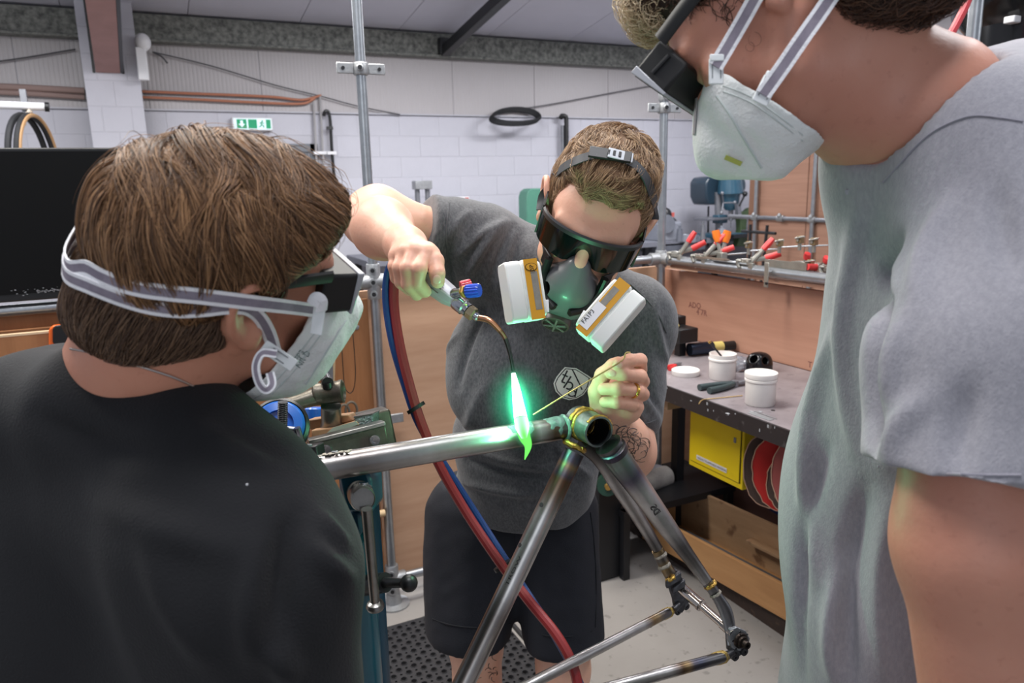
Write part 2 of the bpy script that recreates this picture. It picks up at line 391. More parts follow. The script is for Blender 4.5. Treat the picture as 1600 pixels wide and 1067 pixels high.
# eaves beam
eb = MB().bb((-3, BY-.14, 2.925), (7.2, BY-.02, 3.14)).bb((-3, BY-.17, 2.905), (7.2, BY-.02, 2.927)).build('trim_1', m_galv_old, smooth=0, bevel=.004); struct(eb)
# sloping roof lining, each panel a piece
sl = math.tan(math.radians(8.5)); ce = setting('ceiling')
pm = MB()
pm.raw([(0.003, 0, 0), (.997, 0, 0), (.997, -12.0, 12*sl), (.003, -12.0, 12*sl), (0.003, 0, .05), (.997, 0, .05), (.997, -12.0, 12*sl+.05), (.003, -12.0, 12*sl+.05)],
       [(0, 1, 2, 3), (7, 6, 5, 4), (0, 4, 5, 1), (1, 5, 6, 2), (2, 6, 7, 3), (3, 7, 4, 0)])
rp = pm.build('roof_panel', m_roof, ce, smooth=0)
for k in range(11):
    o = rp if k == 0 else bpy.data.objects.new('roof_panel', rp.data)
    if k: COL.objects.link(o); o.parent = ce
    o.location = (-3.4+k, BY+.02, 3.14)
MB().raw([(-3.4, BY+.02, 3.205), (7.6, BY+.02, 3.205), (7.6, BY-11.98, 3.205+12*sl), (-3.4, BY-11.98, 3.205+12*sl)], [(0, 1, 2, 3)]).build('roof_deck', m_dark, ce, smooth=0)
# pier with the portal's rafter
pier = setting('trim_2')
PX0, PX1, PY = -.292, .148, 7.6
MB().bb((PX0+.003, PY+.003, 0), (PX1-.003, BY, 3.3)).build('pier_core', m_mortar, pier, smooth=0)
pcut = []
for r_ in range(16):
    z0 = 3.40-.215*(r_+1)
    cuts = [(0, .105), (.105, .335), (.335, .44)] if r_ % 2 else [(0, .22), (.22, .44)]
    for a, b in cuts:
        hgt = .209
        MB().bb((PX0+a+.003, PY, z0+.003), (PX0+b-.003, PY+.3, z0+.003+hgt)).build('block', m_block, pier, smooth=0, bevel=.003)
raf = setting('trim_3')
a = V((-.10, PY-.005, 2.61)); d = unit((0.02, -1, math.tan(math.radians(10.5)))); s_ = unit(np.cross(d, (0, 0, 1))); n = np.cross(s_, d)
MB().box(a+d*3-n*.0, (.185, 6, .014), (s_, d, n)).build('flange', m_redox, raf, smooth=0)
MB().box(a+d*3+n*.2, (.012, 6, .4), (s_, d, n)).build('web', m_dark, raf, smooth=0)
MB().box(a+d*3-s_*.108+n*.14, (.026, 6, .29), (s_, d, n)).build('web_shadow_plate', m_dark, raf, smooth=0)  # dark plate added as the shadow band of the web beside the flange
MB().box(a+d*3+n*.4, (.185, 6, .014), (s_, d, n)).build('flange', m_redox, raf, smooth=0)
MB().bb((PX0+.075, PY-.006, 2.60), (PX0+.095, PY+.01, 3.3)).bb((PX1-.14, PY-.006, 2.60), (PX1-.12, PY+.01, 3.3)).build('column_gap', m_dark, raf, smooth=0)
# dark brace under the roof lining
q = on(694, 76, 'Y', 7.74); br = setting('trim_4')
MB().box(q+V((0, .02, .02)), (.13, .16, .16)).build('bracket', m_dark, br, bevel=.006)
d2 = unit((.0, -1, math.tan(math.radians(9)))); s2 = V((1, 0, 0)); n2 = np.cross(s2, d2)
MB().box(q+d2*2.0+n2*.03, (.085, 4.0, .1), (s2, d2, n2)).build('brace_bar', m_dark, br, bevel=.006)
# side wall and its blocks
wr = setting('wall_right')
MB().bb((6.9735, 2.5, 0), (7.1, BY+.1, 3.9)).build('wall_core', m_mortar, wr, smooth=0)
for r_ in range(10):
    z = 2.325-.1075-.215*r_
    for k in range(9): place_block(6.985, BY-.25-.45*k-(.225 if r_ % 2 else 0), z, math.pi/2, wr)
MB().bb((6.96, 3.5, 2.33), (7.0, BY, 3.9)).build('cladding_panel', m_clad, wr, smooth=0)
# door
dr = setting('door_1'); m_frame = mat('grey_door_frame', (112, 116, 122), .5); m_dd = mat('dark_door', (30, 32, 40), .3)
MB().bb((.70, BY-.04, 0), (.78, BY+.02, 2.03)).bb((1.62, BY-.04, 0), (1.70, BY+.02, 2.03)).bb((.70, BY-.04, 1.95), (1.70, BY+.02, 2.03)).build('door_frame', m_frame, dr, bevel=.004)
MB().bb((.79, BY-.015, .01), (1.61, BY+.02, 1.945)).build('door_leaf', m_frame, dr, bevel=.003)
MB().bb((.95, BY-.02, .95), (1.5, BY-.012, 1.86)).build('door_pane', m_dd, dr)
MB().cyl((1.56, BY-.07, 1.0), (1.45, BY-.07, 1.0), .011).cyl((1.56, BY-.07, 1.0), (1.56, BY, 1.0), .012).build('door_handle', m_steelg, dr)
# exit sign
ex = thing('exit_sign', 'lit green and white emergency exit sign above the grey door', 'sign')
m_sw = mat('sign_white', (215, 235, 240), .5, emit=((200, 228, 240), .35)); m_sg = mat('sign_green', (0, 140, 95), .5, emit=((0, 140, 95), .25))
p0, p1 = on(362, 183, 'Y', BY-.09), on(427, 204, 'Y', BY-.09); x0, x1, z1, z0 = p0[0], p1[0], p0[2], p1[2]
yf = BY-.09; L = x1-x0
MB().bb((x0, yf, z0), (x1, BY-.01, z1)).build('housing', m_white, ex, bevel=.006)
MB().bb((x0+.015, yf-.003, z0+.012), (x1-.015, yf, z1-.012)).build('diffuser', m_sw, ex, smooth=0)
zc = (z0+z1)/2
[MB().bb((xa, yf-.006, z0+.018), (xb, yf-.003, z1-.018)).build('green_field', m_sg, ex, smooth=0) for xa, xb in ((x0+.04, x0+.13), (x0+.145, x0+.225), (x0+.31, x1-.02))]
cx = x0+.085
MB().prism([(cx-.012, yf-.008, zc+.03), (cx+.012, yf-.008, zc+.03), (cx+.012, yf-.008, zc), (cx+.03, yf-.008, zc), (cx, yf-.008, zc-.034), (cx-.03, yf-.008, zc), (cx-.012, yf-.008, zc)], (0, .003, 0)).build('arrow', m_sw, ex, smooth=0)
mx = x0+.27; man = MB().ball((mx+.006, yf-.008, zc+.027), (.008, .003, .008), 10)
for a_, b_ in (((mx, zc+.018), (mx-.006, zc-.006)), ((mx-.006, zc-.006), (mx+.016, zc-.016)), ((mx+.016, zc-.016), (mx+.014, zc-.034)), ((mx-.006, zc-.006), (mx-.012, zc-.022)), ((mx-.012, zc-.022), (mx-.03, zc-.026)), ((mx, zc+.014), (mx+.022, zc+.004)), ((mx, zc+.014), (mx-.02, zc+.008))):
    man.cyl((a_[0], yf-.007, a_[1]), (b_[0], yf-.007, b_[1]), .0045, seg=6)
man.build('running_figure', m_sg, ex)
# sensor box on the pier
fx = thing('sensor_unit', 'white round-headed sensor with a box below it on the pier', 'sensor')
q = on(223, 66, 'Y', 7.5); MB().ball(q, (.065, .05, .075), 20).build('sensor_head', m_white, fx)
q = on(222, 100, 'Y', 7.5); MB().box(q, (.085, .06, .27)).build('sensor_box', m_white, fx, bevel=.008)
q = on(222, 77, 'Y', 7.5); MB().cyl(q-V((0, 0, .03)), q+V((0, 0, .04)), .018).bb((PX1-.002, q[1]-.01, q[2]-.01), (q[0], q[1]+.02, q[2]+.02)).build('bracket', m_black, fx)
# pipes and wires along the cladding
def pipe(name, label, cat, pts, r, m, group=None):
    o = MB().tube(spl(pts, 6), r, 10).build(name, m); return tag(o, label, cat, group)
YP = BY-.07
P = lambda x, y, dy=0: on(x, y, 'Y', YP-dy)
pipe('copper_pipe', 'upper copper pipe running from the pier towards the conduits', 'pipe', [P(205, 142), P(300, 146), P(420, 151), P(470, 156), P(498, 150), P(500, 148)], .013, m_copper)
pipe('copper_pipe', 'lower copper pipe running from the pier towards the conduits', 'pipe', [P(205, 151), P(300, 155), P(400, 160), P(470, 162), P(492, 154)], .013, m_copper)
m_pipep = mat('painted_pipe', (140, 118, 112), .5)
pipe('painted_pipe', 'upper dull pink pipe left of the pier', 'pipe', [P(-60, 133), P(40, 137), P(132, 142)], .028, m_pipep)
pipe('painted_pipe', 'lower dull pink pipe left of the pier', 'pipe', [P(-60, 142), P(40, 146), P(132, 152)], .022, m_pipep)
m_wire = mat('dark_wire', (70, 70, 74), .5)
pipe('stay_wire', 'thin stay wire sagging from the sensor box down to the block wall', 'wire', [P(238, 81), P(330, 103), P(430, 133), P(500, 150), P(560, 166), P(625, 179)], .006, m_wire)
pipe('stay_wire', 'thin stay wire rising to the left side of the pier', 'wire', [P(-40, 101), P(40, 90), P(118, 77)], .007, m_wire)
pipe('cable_tail', 'short loose cable end beside the sensor box', 'wire', [P(240, 82), P(252, 88), P(262, 99)], .007, m_wire)
pipe('stay_wire', 'thin stay wire rising right of the coiled black hose', 'wire', [P(800, 172), P(860, 163), P(940, 148), P(1060, 126)], .006, m_wire)
cn = thing('conduit_run', 'pair of grey vertical conduits clipped to the block wall by the door', 'conduit')
for a, b in (((490, 160), (497, 300)), ((500, 150), (508, 300))):
    MB().tube([P(a[0], a[1]), P((a[0]+b[0])/2, (a[1]+b[1])/2), P(*b)], .012, 8).build('conduit', mat('pale_conduit', (160, 158, 160), .5), cn)
MB().box(P(502, 239), (.16, .05, .03)).build('clip', m_white, cn)
hh = thing('vertical_hose', 'black hose hooked over at the top beside the grey conduits', 'hose')
MB().tube(spl([P(506, 181, .02), P(508, 174, .03), P(513, 175, .03), P(516, 190, .03), P(518, 225, .03), P(521, 265, .03), P(526, 310, .03)], 6), .016, 10).build('hose_pipe', m_black, hh)
MB().box(P(518, 239, .03), (.09, .05, .03)).build('clip', m_white, hh); MB().box(P(515, 200, .03), (.06, .05, .03)).build('clip', m_black, hh)
h2 = thing('vertical_duct', 'black hooked pipe', 'pipe')
MB().tube(spl([P(876, 185, .03), P(878, 181, .05), P(884, 183, .06), P(885, 195, .06), P(886, 290, .06)], 5), .026, 12).build('outer_pipe', m_black, h2)
MB().tube([P(879, 196, .02), P(880, 290, .02)], .022, 12).build('inner_pipe', m_steelg, h2)
h2['label'] = 'black hooked pipe beside a grey one on the bare block wall under the coiled hose'
# black hose coil
ch = thing('coiled_hose', 'coiled black hose lying on the ledge of the block wall', 'hose')
for k in range(3):
    pts = []
    for i in range(33):
        a = 2*math.pi*i/32; pts.append(P(807+37*math.cos(a)-k*2, 183-8*math.sin(a)+k*2-(6 if math.sin(a) > 0 else 0)*math.sin(a), .12*math.sin(a*1)*-1+.12))
    MB().tube(pts, .017, 8, cap=False).build('hose_loop', m_tyre, ch)
# hanging rail with tyres, upper left
hr = thing('hanging_rail', 'white tube rail with a black end cap, upper left by the pier', 'rail')
YH = 6.6; Q = lambda x, y, dy=0: on(x, y, 'Y', YH-dy)
MB().tube([Q(-160, 158), Q(72, 167)], .028, 14).build('rail_tube', m_white, hr)
MB().tube([Q(70, 167), Q(77, 167.5)], .034, 14).build('end_cap', m_black, hr)
MB().box(Q(38, 158, -.05), (.04, .06, .16)).build('bracket', m_steelg, hr)
hg = thing('wooden_hanger', 'small pale wooden hanger hooked on the white tube rail', 'hanger')
MB().tube([Q(48, 172, .03), Q(36, 190, .03)], [.016, .02], 8).tube([Q(28, 182, .03), Q(36, 190, .03), Q(38, 196, .03)], .016, 8).build('hanger_body', mat('pale_wood', (200, 188, 170), .6), hg)
for (cx_, w2, lab, tan_) in ((47, 8, 'black bicycle tyre hanging nearest the hanger behind the dark screen', False), (60, 10, 'tan-walled bicycle tyre hanging behind the dark screen', True)):
    ty = thing('tyre_loop', lab, 'tyre')
    cz = Q(cx_, 260, .02); R_ = .36; tw = .35 if tan_ else .15
    pts = [cz+V((math.sin(a)*.09+math.cos(a)*0, math.sin(a)*.30, math.cos(a)*R_)) for a in [2*math.pi*i/40 for i in range(41)]]
    MB().tube(pts, .022, 8, cap=False).build('tread', m_tyre, ty)
    if tan_:
        pts2 = [p+V((.018, 0, 0)) for p in pts]; MB().tube(pts2, .014, 8, cap=False).build('sidewall', mat('tan_rubber', (176, 138, 96), .6), ty)

# ------------------------------------------------------------------ far bench, machines, far booth
FB = setting('trim_5')
fb = thing('far_workbench', 'long grey bench with machines along the white block wall', 'workbench')
m_greyb = mat('bench_grey', (120, 122, 132), .5, var=(5, .5, (100, 102, 112)))
MB().bb((1.9, 7.0, .84), (6.9, 7.8, .90)).build('bench_top', m_greyb, fb, bevel=.004)
for x in (2.0, 3.6, 5.2, 6.8): [MB().bb((x-.03, y_, 0), (x+.03, y_+.06, .84)).build('leg', m_dark, fb) for y_ in (7.05, 7.7)]
MB().bb((1.95, 7.1, .3), (6.85, 7.7, .33)).build('shelf', m_greyb, fb)
bpy.data.objects.remove(FB)
# arbor press: two posts and a cap
ap = thing('press_tool', 'small steel press with two round posts behind the raised elbow', 'press')
b0 = on(660, 300, 'Y', 7.4)
for dx in (-.055, .055): MB().cyl((b0[0]+dx, 7.4, .90), (b0[0]+dx, 7.4, 1.57), .026).build('post', m_steelg, ap)
MB().bb((b0[0]-.09, 7.34, 1.555), (b0[0]+.09, 7.46, 1.64)).build('crosshead', m_galvc, ap, bevel=.006)
MB().bb((b0[0]-.12, 7.28, .90), (b0[0]+.12, 7.52, .96)).bb((b0[0]-.09, 7.34, 1.2), (b0[0]+.09, 7.46, 1.25)).build('base', m_steelg, ap, bevel=.006)
lb = thing('long_box', 'long white carton with black and red print behind the grey sleeve', 'box')
p0, p1 = on(670, 309, 'Y', 7.5), on(734, 330, 'Y', 7.5)
MB().bb((p0[0], 7.5, .90), (p1[0], 7.62, p0[2])).build('carton', m_white, lb, bevel=.004)
MB().bb((p0[0]+.18, 7.494, p0[2]-.06), (p0[0]+.30, 7.5, p0[2]-.015)).build('black_print', m_black, lb, smooth=0)
MB().bb((p0[0]+.06, 7.494, p0[2]-.055), (p0[0]+.09, 7.5, p0[2]-.02)).bb((p1[0]-.05, 7.494, p0[2]-.05), (p1[0]-.01, 7.5, p0[2]-.01)).build('red_print', mat('print_red', (196, 92, 84), .5), lb, smooth=0)
# bench grinder / belt linisher with green wheel guard
gr = thing('belt_linisher', 'green cased linisher on the far bench behind the crouched head', 'grinder')
gr['label'] = 'green cased linisher machine left of the welder\'s dark goggles'
m_grn = mat('machine_green', (84, 140, 120), .45, var=(8, .4, (70, 122, 104)))
c_ = on(833, 322, 'Y', 7.35); yb = 7.35
prof = [(c_[0]-.12, .95)]+[(c_[0]-.12, c_[2]+.1), (c_[0]-.10, c_[2]+.16), (c_[0]-.05, c_[2]+.19), (c_[0]+.12, c_[2]+.19), (c_[0]+.12, .95)]
MB().prism([(x, yb-.08, z) for x, z in prof], (0, .2, 0)).build('guard_case', m_grn, gr, bevel=.01)
MB().cyl((c_[0]+.20, yb-.1, c_[2]), (c_[0]+.20, yb+.06, c_[2]), .16, seg=28).build('belt_wheel', mat('belt_brown', (104, 84, 76), .7), gr)
MB().bb((c_[0]-.15, yb-.12, .9), (c_[0]+.32, yb+.16, .97)).build('base', m_dark, gr, bevel=.006)
# drill press
dp = thing('drill_press', 'blue bench drill press by the white wall corner', 'drill press'); YD = 7.0
m_blue = mat('machine_blue', (44, 84, 104), .3, coat=.4, var=(9, .4, (34, 66, 84))); m_blued = mat('machine_blue_dark', (38, 56, 70), .35, coat=.3)
D_ = lambda x, y, dy=0: on(x, y, 'Y', YD-dy)
c0 = D_(1118, 299); MB().prism([D_(x, y, -.12) for x, y in ((1103, 285), (1108, 277), (1120, 275), (1132, 277), (1134, 300), (1128, 320), (1108, 320), (1103, 308))], (0, .30, 0)).build('belt_cover', m_blued, dp, bevel=.02)
MB().tube([D_(1141, 279), D_(1141, 302)], [.135, .155], 24).ball(D_(1141, 279), (.135, .13, .05), 20).build('motor_housing', m_blue, dp)
MB().ball(D_(1153, 290), (.08, .1, .12), 20).build('switch_boss', m_blued, dp)
MB().tube([D_(1141, 302), D_(1141, 318), D_(1141, 328)], [.12, .10, .06], 24).build('head_casting', m_blue, dp)
MB().tube([D_(1122, 300, -.1), D_(1124, 380, -.1)], .045, 18).build('column', m_steelg, dp)
MB().cyl(D_(1142, 328), D_(1142, 338), .03).cyl(D_(1142, 338), D_(1142, 345), .022).cyl(D_(1142, 345), D_(1142, 356), .006).build('chuck', m_steelg, dp)
for a in (0, 2.1, 4.2):
    e = V((math.cos(a)*.13, -.05, math.sin(a)*.13)); MB().cyl(D_(1130, 317, .14), D_(1130, 317, .14)+e, .009, seg=8).ball(D_(1130, 317, .14)+e, .022, 10).build('feed_lever', m_steelg, dp)
MB().bb(D_(1124, 342, -.1)-V((.06, .06, .05)), D_(1124, 342, -.1)+V((.08, .06, .05))).build('collar', m_blue, dp, bevel=.01)
MB().bb(D_(1108, 345), D_(1108, 345)+V((.5, .3, .03))).build('table', m_steelg, dp, bevel=.006)
g0 = D_(1124, 380, 0); MB().bb((g0[0]-.15, YD-.15, .90), (g0[0]+.3, YD+.25, .95)).build('base', m_blue, dp, bevel=.008)
for q in ((1126, 276), (1141, 275)): MB().cyl(D_(*q), D_(q[0], q[1]-4), .02).build('lifting_eye', m_dark, dp)
# green hand-lever shear
sh = thing('lever_shear', 'olive green hand lever shear with a ball-ended handle next to the blue drill', 'shear')
m_olv = mat('olive_green', (64, 84, 52), .5, var=(9, .5, (50, 66, 42)))
E_ = lambda x, y, dy=0: on(x, y, 'Y', 6.9-dy)
MB().prism([E_(*q) for q in ((1156, 332), (1168, 330), (1172, 326), (1184, 322), (1188, 328), (1180, 333), (1168, 338), (1166, 360), (1170, 385), (1152, 385), (1158, 358))], (0, .09, 0)).build('shear_body', m_olv, sh, bevel=.008)
MB().cyl(E_(1183, 328, .03), E_(1183, 328, -.12), .07).build('pivot_boss', m_dark, sh)
MB().prism([E_(*q, .04) for q in ((1152, 320), (1157, 318), (1159, 336), (1154, 338))], (0, .05, 0)).build('link_plate', m_steelg, sh)
MB().cyl(E_(1155, 322, .04), E_(1164, 304, .04), .012, seg=8).ball(E_(1164, 303, .04), .032, 12).build('hand_lever', m_dark, sh)
f0 = E_(1160, 385); MB().bb((f0[0]-.25, 6.78, .90), (f0[0]+.25, 7.05, .94)).build('base', m_dark, sh)
# metal stand behind the drill
sd = thing('steel_stand', 'thin dark steel stand frame in the corner behind the blue drill', 'stand')
for a, b in (((1107, 322), (1106, 385)), ((1123, 322), (1121, 385)), ((1106, 343), (1124, 343))):
    MB().cyl(on(*a, 'Y', 7.6), on(*b, 'Y', 7.6), .012, seg=8).build('rail', m_dark, sd)
# grey lathe at left of corner post
la = thing('bench_lathe', 'grey bench lathe and vice cluster beyond the red handled clamps', 'lathe')
G_ = lambda x, y, dy=0: on(x, y, 'Y', 7.1-dy); m_lg = mat('lathe_grey', (112, 116, 126), .4, .2, var=(7, .5, (86, 90, 100))); m_lw = mat('lathe_pale', (150, 154, 164), .4, .2, var=(7, .5, (120, 124, 134)))
MB().bb(V(G_(1018, 395))-V((0, .1, 0)), V(G_(1094, 378))+V((0, .25, .02))).build('lathe_bed', m_lg, la, bevel=.01)
MB().bb(V(G_(1022, 372))-V((0, .1, .05)), V(G_(1058, 345))+V((0, .25, 0))).build('headstock', m_lw, la, bevel=.03)
MB().cyl(G_(1040, 350, .1), G_(1040, 350, -.1), .11).build('pulley', m_lg, la)
MB().bb(V(G_(1060, 380))-V((0, .12, .0)), V(G_(1078, 366))+V((0, .15, 0))).cyl(G_(1070, 372, .2), G_(1070, 372, 0), .05).build('carriage', m_lw, la, bevel=.01)
MB().bb(V(G_(1084, 380))-V((0, .1, 0)), V(G_(1096, 372))+V((0, .12, .02))).cyl(G_(1080, 371), G_(1092, 371), .035).build('tailstock', m_lg, la, bevel=.01)
MB().ball(G_(1041, 338), (.07, .06, .1), 14).build('lamp_shade', m_dark, la)
MB().tube(spl([G_(1052, 340), G_(1060, 350), G_(1066, 366)], 5), .008, 6).build('cable', m_dark, la)
MB().bb(V(G_(1046, 339)), V(G_(1054, 332))+V((0, .03, 0))).build('red_switch', mat('print_red', (196, 92, 84), .5), la)
for k, (x, y, w, h_) in enumerate(((1128, 362, 14, 10), (1062, 368, 10, 12), (1098, 368, 8, 14))):
    c = G_(x, y, .25); o = MB().cyl(c-V((0, 0, h_*.008)), c+V((0, 0, h_*.004)), w*.004, w*.003).cyl(c+V((0, 0, h_*.004)), c+V((0, 0, h_*.007)), w*.0015).build('oil_tin', [m_lw, m_lg, m_steelg][k])
    o.location.z = .90-(c[2]-h_*.008)
    tag(o, ['grey oil tin on the far bench under the blue drill', 'dark oil tin on the far bench next to the lathe headstock', 'narrow steel tin on the far bench between lathe carriage and tailstock'][k], 'tin')
# tall machine base left of the welder on the far bench
vz = thing('far_vice', 'grey vice on the far bench between the brown hair and the raised arm', 'vice')
U_ = lambda x, y, dy=0: on(x, y, 'Y', 7.1-dy)
MB().bb(V(U_(602, 404))-V((0, .1, .1)), V(U_(622, 386))+V((0, .2, 0))).build('fixed_jaw', m_lw, vz, bevel=.01)
MB().cyl(U_(590, 396), U_(604, 396), .05).build('screw_housing', m_lg, vz)
MB().bb((U_(606, 400)[0]-.1, 6.99, .90), (U_(606, 400)[0]+.25, 7.3, .98)).build('vice_base', m_lg, vz, bevel=.01)

# far booth: plywood partition on a tube frame
m_ply = mat('plywood_pink', (176, 134, 112), .6, var=(3.2, .75, (150, 110, 90)), stretch=(1, .35, 7), bump=(30, .05))
m_ply_edge = mat('ply_edge', (128, 92, 72), .7)
FX = 5.12
for k, (y0, y1, z0, z1, lab) in enumerate(((4.70, 5.30, .35, 2.05, 'tall plywood sheet of the far booth, next to the white wall'), (3.4, 4.69, .35, 2.05, 'wide plywood sheet of the far booth under the raised chin'))):
    pn = thing('plywood_sheet', lab, 'panel')
    MB().bb((FX, y0, z0), (FX+.018, y1, z1)).build('sheet', m_ply, pn, smooth=0)
    MB().bb((FX+.018, y0, z0), (FX+.06, y0+.04, z1)).build('batten', m_ply_edge, pn)
fbt = thing('far_scaffold', 'galvanised tube frame holding the far plywood partition', 'tube frame')
MB().bb((FX-.01, 5.30, .35), (FX+.05, 5.37, 2.05)).build('edge_board', m_ply_edge, fbt)
for yy in (5.26, 4.60, 3.9): MB().cyl((FX-.03, yy, 0), (FX-.03, yy, 2.3), .019).build('upright_tube', m_galv, fbt)
MB().cyl((FX-.03, 5.6, 1.235), (FX-.03, 3.4, 1.235), .019).build('rail_tube', m_steelg, fbt)
for yy in (5.26, 4.95, 4.60, 4.25): MB().cyl((FX-.03, yy-.035, 1.235), (FX-.03, yy+.035, 1.235), .028).ball((FX-.05, yy, 1.26), .022, 10).build('clamp', m_galvc, fbt)
ts = thing('trestle', 'dark steel trestle in front of the far plywood partition', 'trestle')
t0_, t1_ = on(1199, 352, 'X', 4.9), on(1172, 362, 'X', 4.9)
for y_, dy_ in ((t0_[1], .06), (t1_[1], -.06)): MB().cyl((4.9, y_, t0_[2]), (4.86, y_+dy_, 0), .014, seg=8).build('leg', m_dark, ts)
MB().cyl((4.9, t0_[1]-.1, t1_[2]), (4.9, t1_[1]+.1, t1_[2]), .014, seg=8).build('bar', m_dark, ts)
# ------------------------------------------------------------------ near booth: tube frame, plywood, screen
RT = .0172; YB = 2.589; XC = 1.982; ZR = 1.268
tf = thing('booth_scaffold', 'galvanised tube frame of the near booth with cast clamps', 'tube frame')
XL = .722
MB().cyl((XL, YB, .0), (XL, YB, 3.6), RT, seg=24).build('upright_tube', m_galv, tf)
MB().cyl((XC, YB, .0), (XC, YB, 3.4), RT, seg=24).build('upright_tube', m_galv, tf)
MB().cyl((2.01, 1.325, .0), (2.01, 1.325, 3.4), RT, seg=24).build('upright_tube', m_galv, tf)
MB().cyl((-1.3, YB, ZR), (XC, YB, ZR), RT, seg=24).build('rail_tube', m_galv, tf)
MB().cyl((XC, YB+.0, ZR), (2.02, .7, ZR), RT*1.1, seg=24).build('rail_tube', m_galv, tf)
MB().cyl((XL-.03, YB, .108), (XC, YB, .108), RT, seg=24).build('rail_tube', m_galv, tf)
def bolt(mb, p, d, r=.0075): mb.cyl(V(p), V(p)+unit(d)*.004, r, seg=12); mb.cyl(V(p)+unit(d)*.004, V(p)+unit(d)*.0042, r*.55, seg=6)
front = unit((-.35, -1, 0))
def collar(c, ax, L=.05, r=.0255, bolts=1, bd=front):
    mb = MB(); c, ax = V(c), unit(ax); bd = V(bd)
    mb.lathe(c-ax*L/2, ax, [(r*.93, 0), (r, .004), (r, L-.004), (r*.93, L)], 24)
    for k in range(bolts):
        q = c+ax*(0 if bolts == 1 else (k-.5)*L*.5); mb.cyl(q+bd*r*.8, q+bd*(r+.008), .012, seg=16)
    return mb
def bolts(c, ax, n, L, r, parent, bd=front):
    mb = MB(); c, ax = V(c), unit(ax)
    for k in range(n): bolt(mb, c+ax*((k-(n-1)/2)*L)+V(bd)*(r+.008), bd)
    if n: mb.build('screw_heads', m_dark, parent)['kind'] = 'stuff'
# top wall clamps with two lugs
for (x, y, z) in ((XL, YB, 1.985), (XC, YB, 1.885)):
    c = V((x, y, z)); cl = collar(c, (0, 0, 1), .042, .026)
    for sgn in (-1, 1):
        cl.box(c+V((sgn*.054, -.004, 0)), (.058, .006, .036))
    o = cl.build('lug_clamp', m_galvc, tf, bevel=.003)
    bm2 = MB(); bolt(bm2, c+front*.034, front); [bolt(bm2, c+V((sg*.062, -.007, 0)), (0, -1, 0), .006) for sg in (-1, 1)]; bm2.build('screw_heads', m_dark, o)['kind'] = 'stuff'
c = V((XC, YB, 1.93)); collar(c, (0, 0, 1), .035, .0235).build('clamp', m_galvc, tf)
# crossing at rail height, left
c = V((XL, YB, ZR)); mb = collar(c, (0, 0, 1), .125, .0245); mb.lathe(c-V((.05, 0, 0)), (1, 0, 0), [(.024, 0), (.026, .005), (.026, .095), (.024, .1)], 24)
for k in (-1, 0, 1): mb.cyl(c+V((0, 0, k*.042))+front*.018, c+V((0, 0, k*.042))+front*.032, .0125, seg=16)
o = mb.build('cross_clamp', m_galvc, tf); bolts(c, (0, 0, 1), 3, .042, .0245, o)
c = V((XC, YB, ZR)); mb = collar(c, (0, 0, 1), .07, .0245); mb.lathe(c-V((.06, 0, 0)), (1, 0, 0), [(.024, 0), (.026, .005), (.026, .06)], 24); mb.lathe(c-V((0, .06, 0)), (0, 1, 0), [(.024, 0), (.026, .005), (.026, .06)], 24); mb.build('corner_clamp', m_galvc, tf)
# mid clamp with lug, left upright
c = V((XL, YB, .745)); mb = collar(c, (0, 0, 1), .05, .025); mb.box(c+V((-.05, -.005, -.004)), (.05, .007, .034)); mb.box(c+V((.052, -.01, .01)), (.05, .012, .034)); o = mb.build('lug_clamp', m_galvc, tf, bevel=.002); bolts(c, (0, 0, 1), 1, 0, .025, o)
# foot
c = V((XL, YB, .108)); mb = collar(c, (0, 0, 1), .12, .026); mb.lathe(c-V((.0, 0, 0)), (1, 0, 0), [(.026, 0), (.026, .05), (.023, .055)], 24)
for k in (-1, 1): mb.cyl(c+V((0, 0, k*.035))+front*.018, c+V((0, 0, k*.035))+front*.034, .0125, seg=16)
mb.lathe((XL, YB, 0), (0, 0, 1), [(.062, 0), (.062, .007), (.034, .012), (.029, .03), (.027, .05)], 32)
o = mb.build('base_flange', m_galvc, tf); bolts(c, (0, 0, 1), 2, .07, .026, o)
MB().lathe((XC, YB, 0), (0, 0, 1), [(.06, 0), (.06, .007), (.034, .012), (.027, .05)], 32).build('base_flange', m_galvc, tf)

m_plyo = mat('plywood_orange', (172, 118, 76), .5, var=(3, .7, (140, 90, 54)), stretch=(6, 1, .7), bump=(30, .05))
m_plyb = mat('plywood_pale', (206, 166, 136), .55, var=(4, .7, (188, 146, 116)), stretch=(.6, 1, 5), bump=(30, .04))
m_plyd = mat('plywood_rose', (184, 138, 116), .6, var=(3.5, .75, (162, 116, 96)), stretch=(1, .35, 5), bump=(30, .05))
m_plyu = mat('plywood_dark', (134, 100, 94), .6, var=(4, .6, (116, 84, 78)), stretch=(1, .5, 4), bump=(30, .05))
m_edge = mat('ply_pale_edge', (214, 186, 152), .6)
def panel(lab, lo, hi, m, e='x'):
    t = thing('plywood_sheet', lab, 'panel'); MB().bb(lo, hi).build('sheet', m, t, smooth=0, bevel=.001); return t
pA = panel('orange-brown plywood board behind the teal vice, beside the steel upright', (-1.3, YB+.02, .1), (.70, YB+.038, 1.205), m_plyo)
pA3 = panel('brown plywood board behind the rail under the dark screen', (-1.3, YB+.042, .1), (.02, YB+.058, 1.262), m_plyo)
pA2 = panel('orange plywood board with a pale top edge below the dark screen', (-1.2, 2.50, .25), (.10, 2.518, 1.205), m_plyo)
MB().bb((-1.2, 2.499, 1.205), (.10, 2.519, 1.211)).build('top_edge', m_edge, pA2, smooth=0)
pB = panel('pale plywood sheet behind the legs of the welder', (.66, YB+.062, .075), (2.235, YB+.080, 1.228), m_plyb)
pC = panel('rose plywood splashback above the steel bench', (2.05, .7, .93), (2.068, 2.66, 1.215), m_plyd)
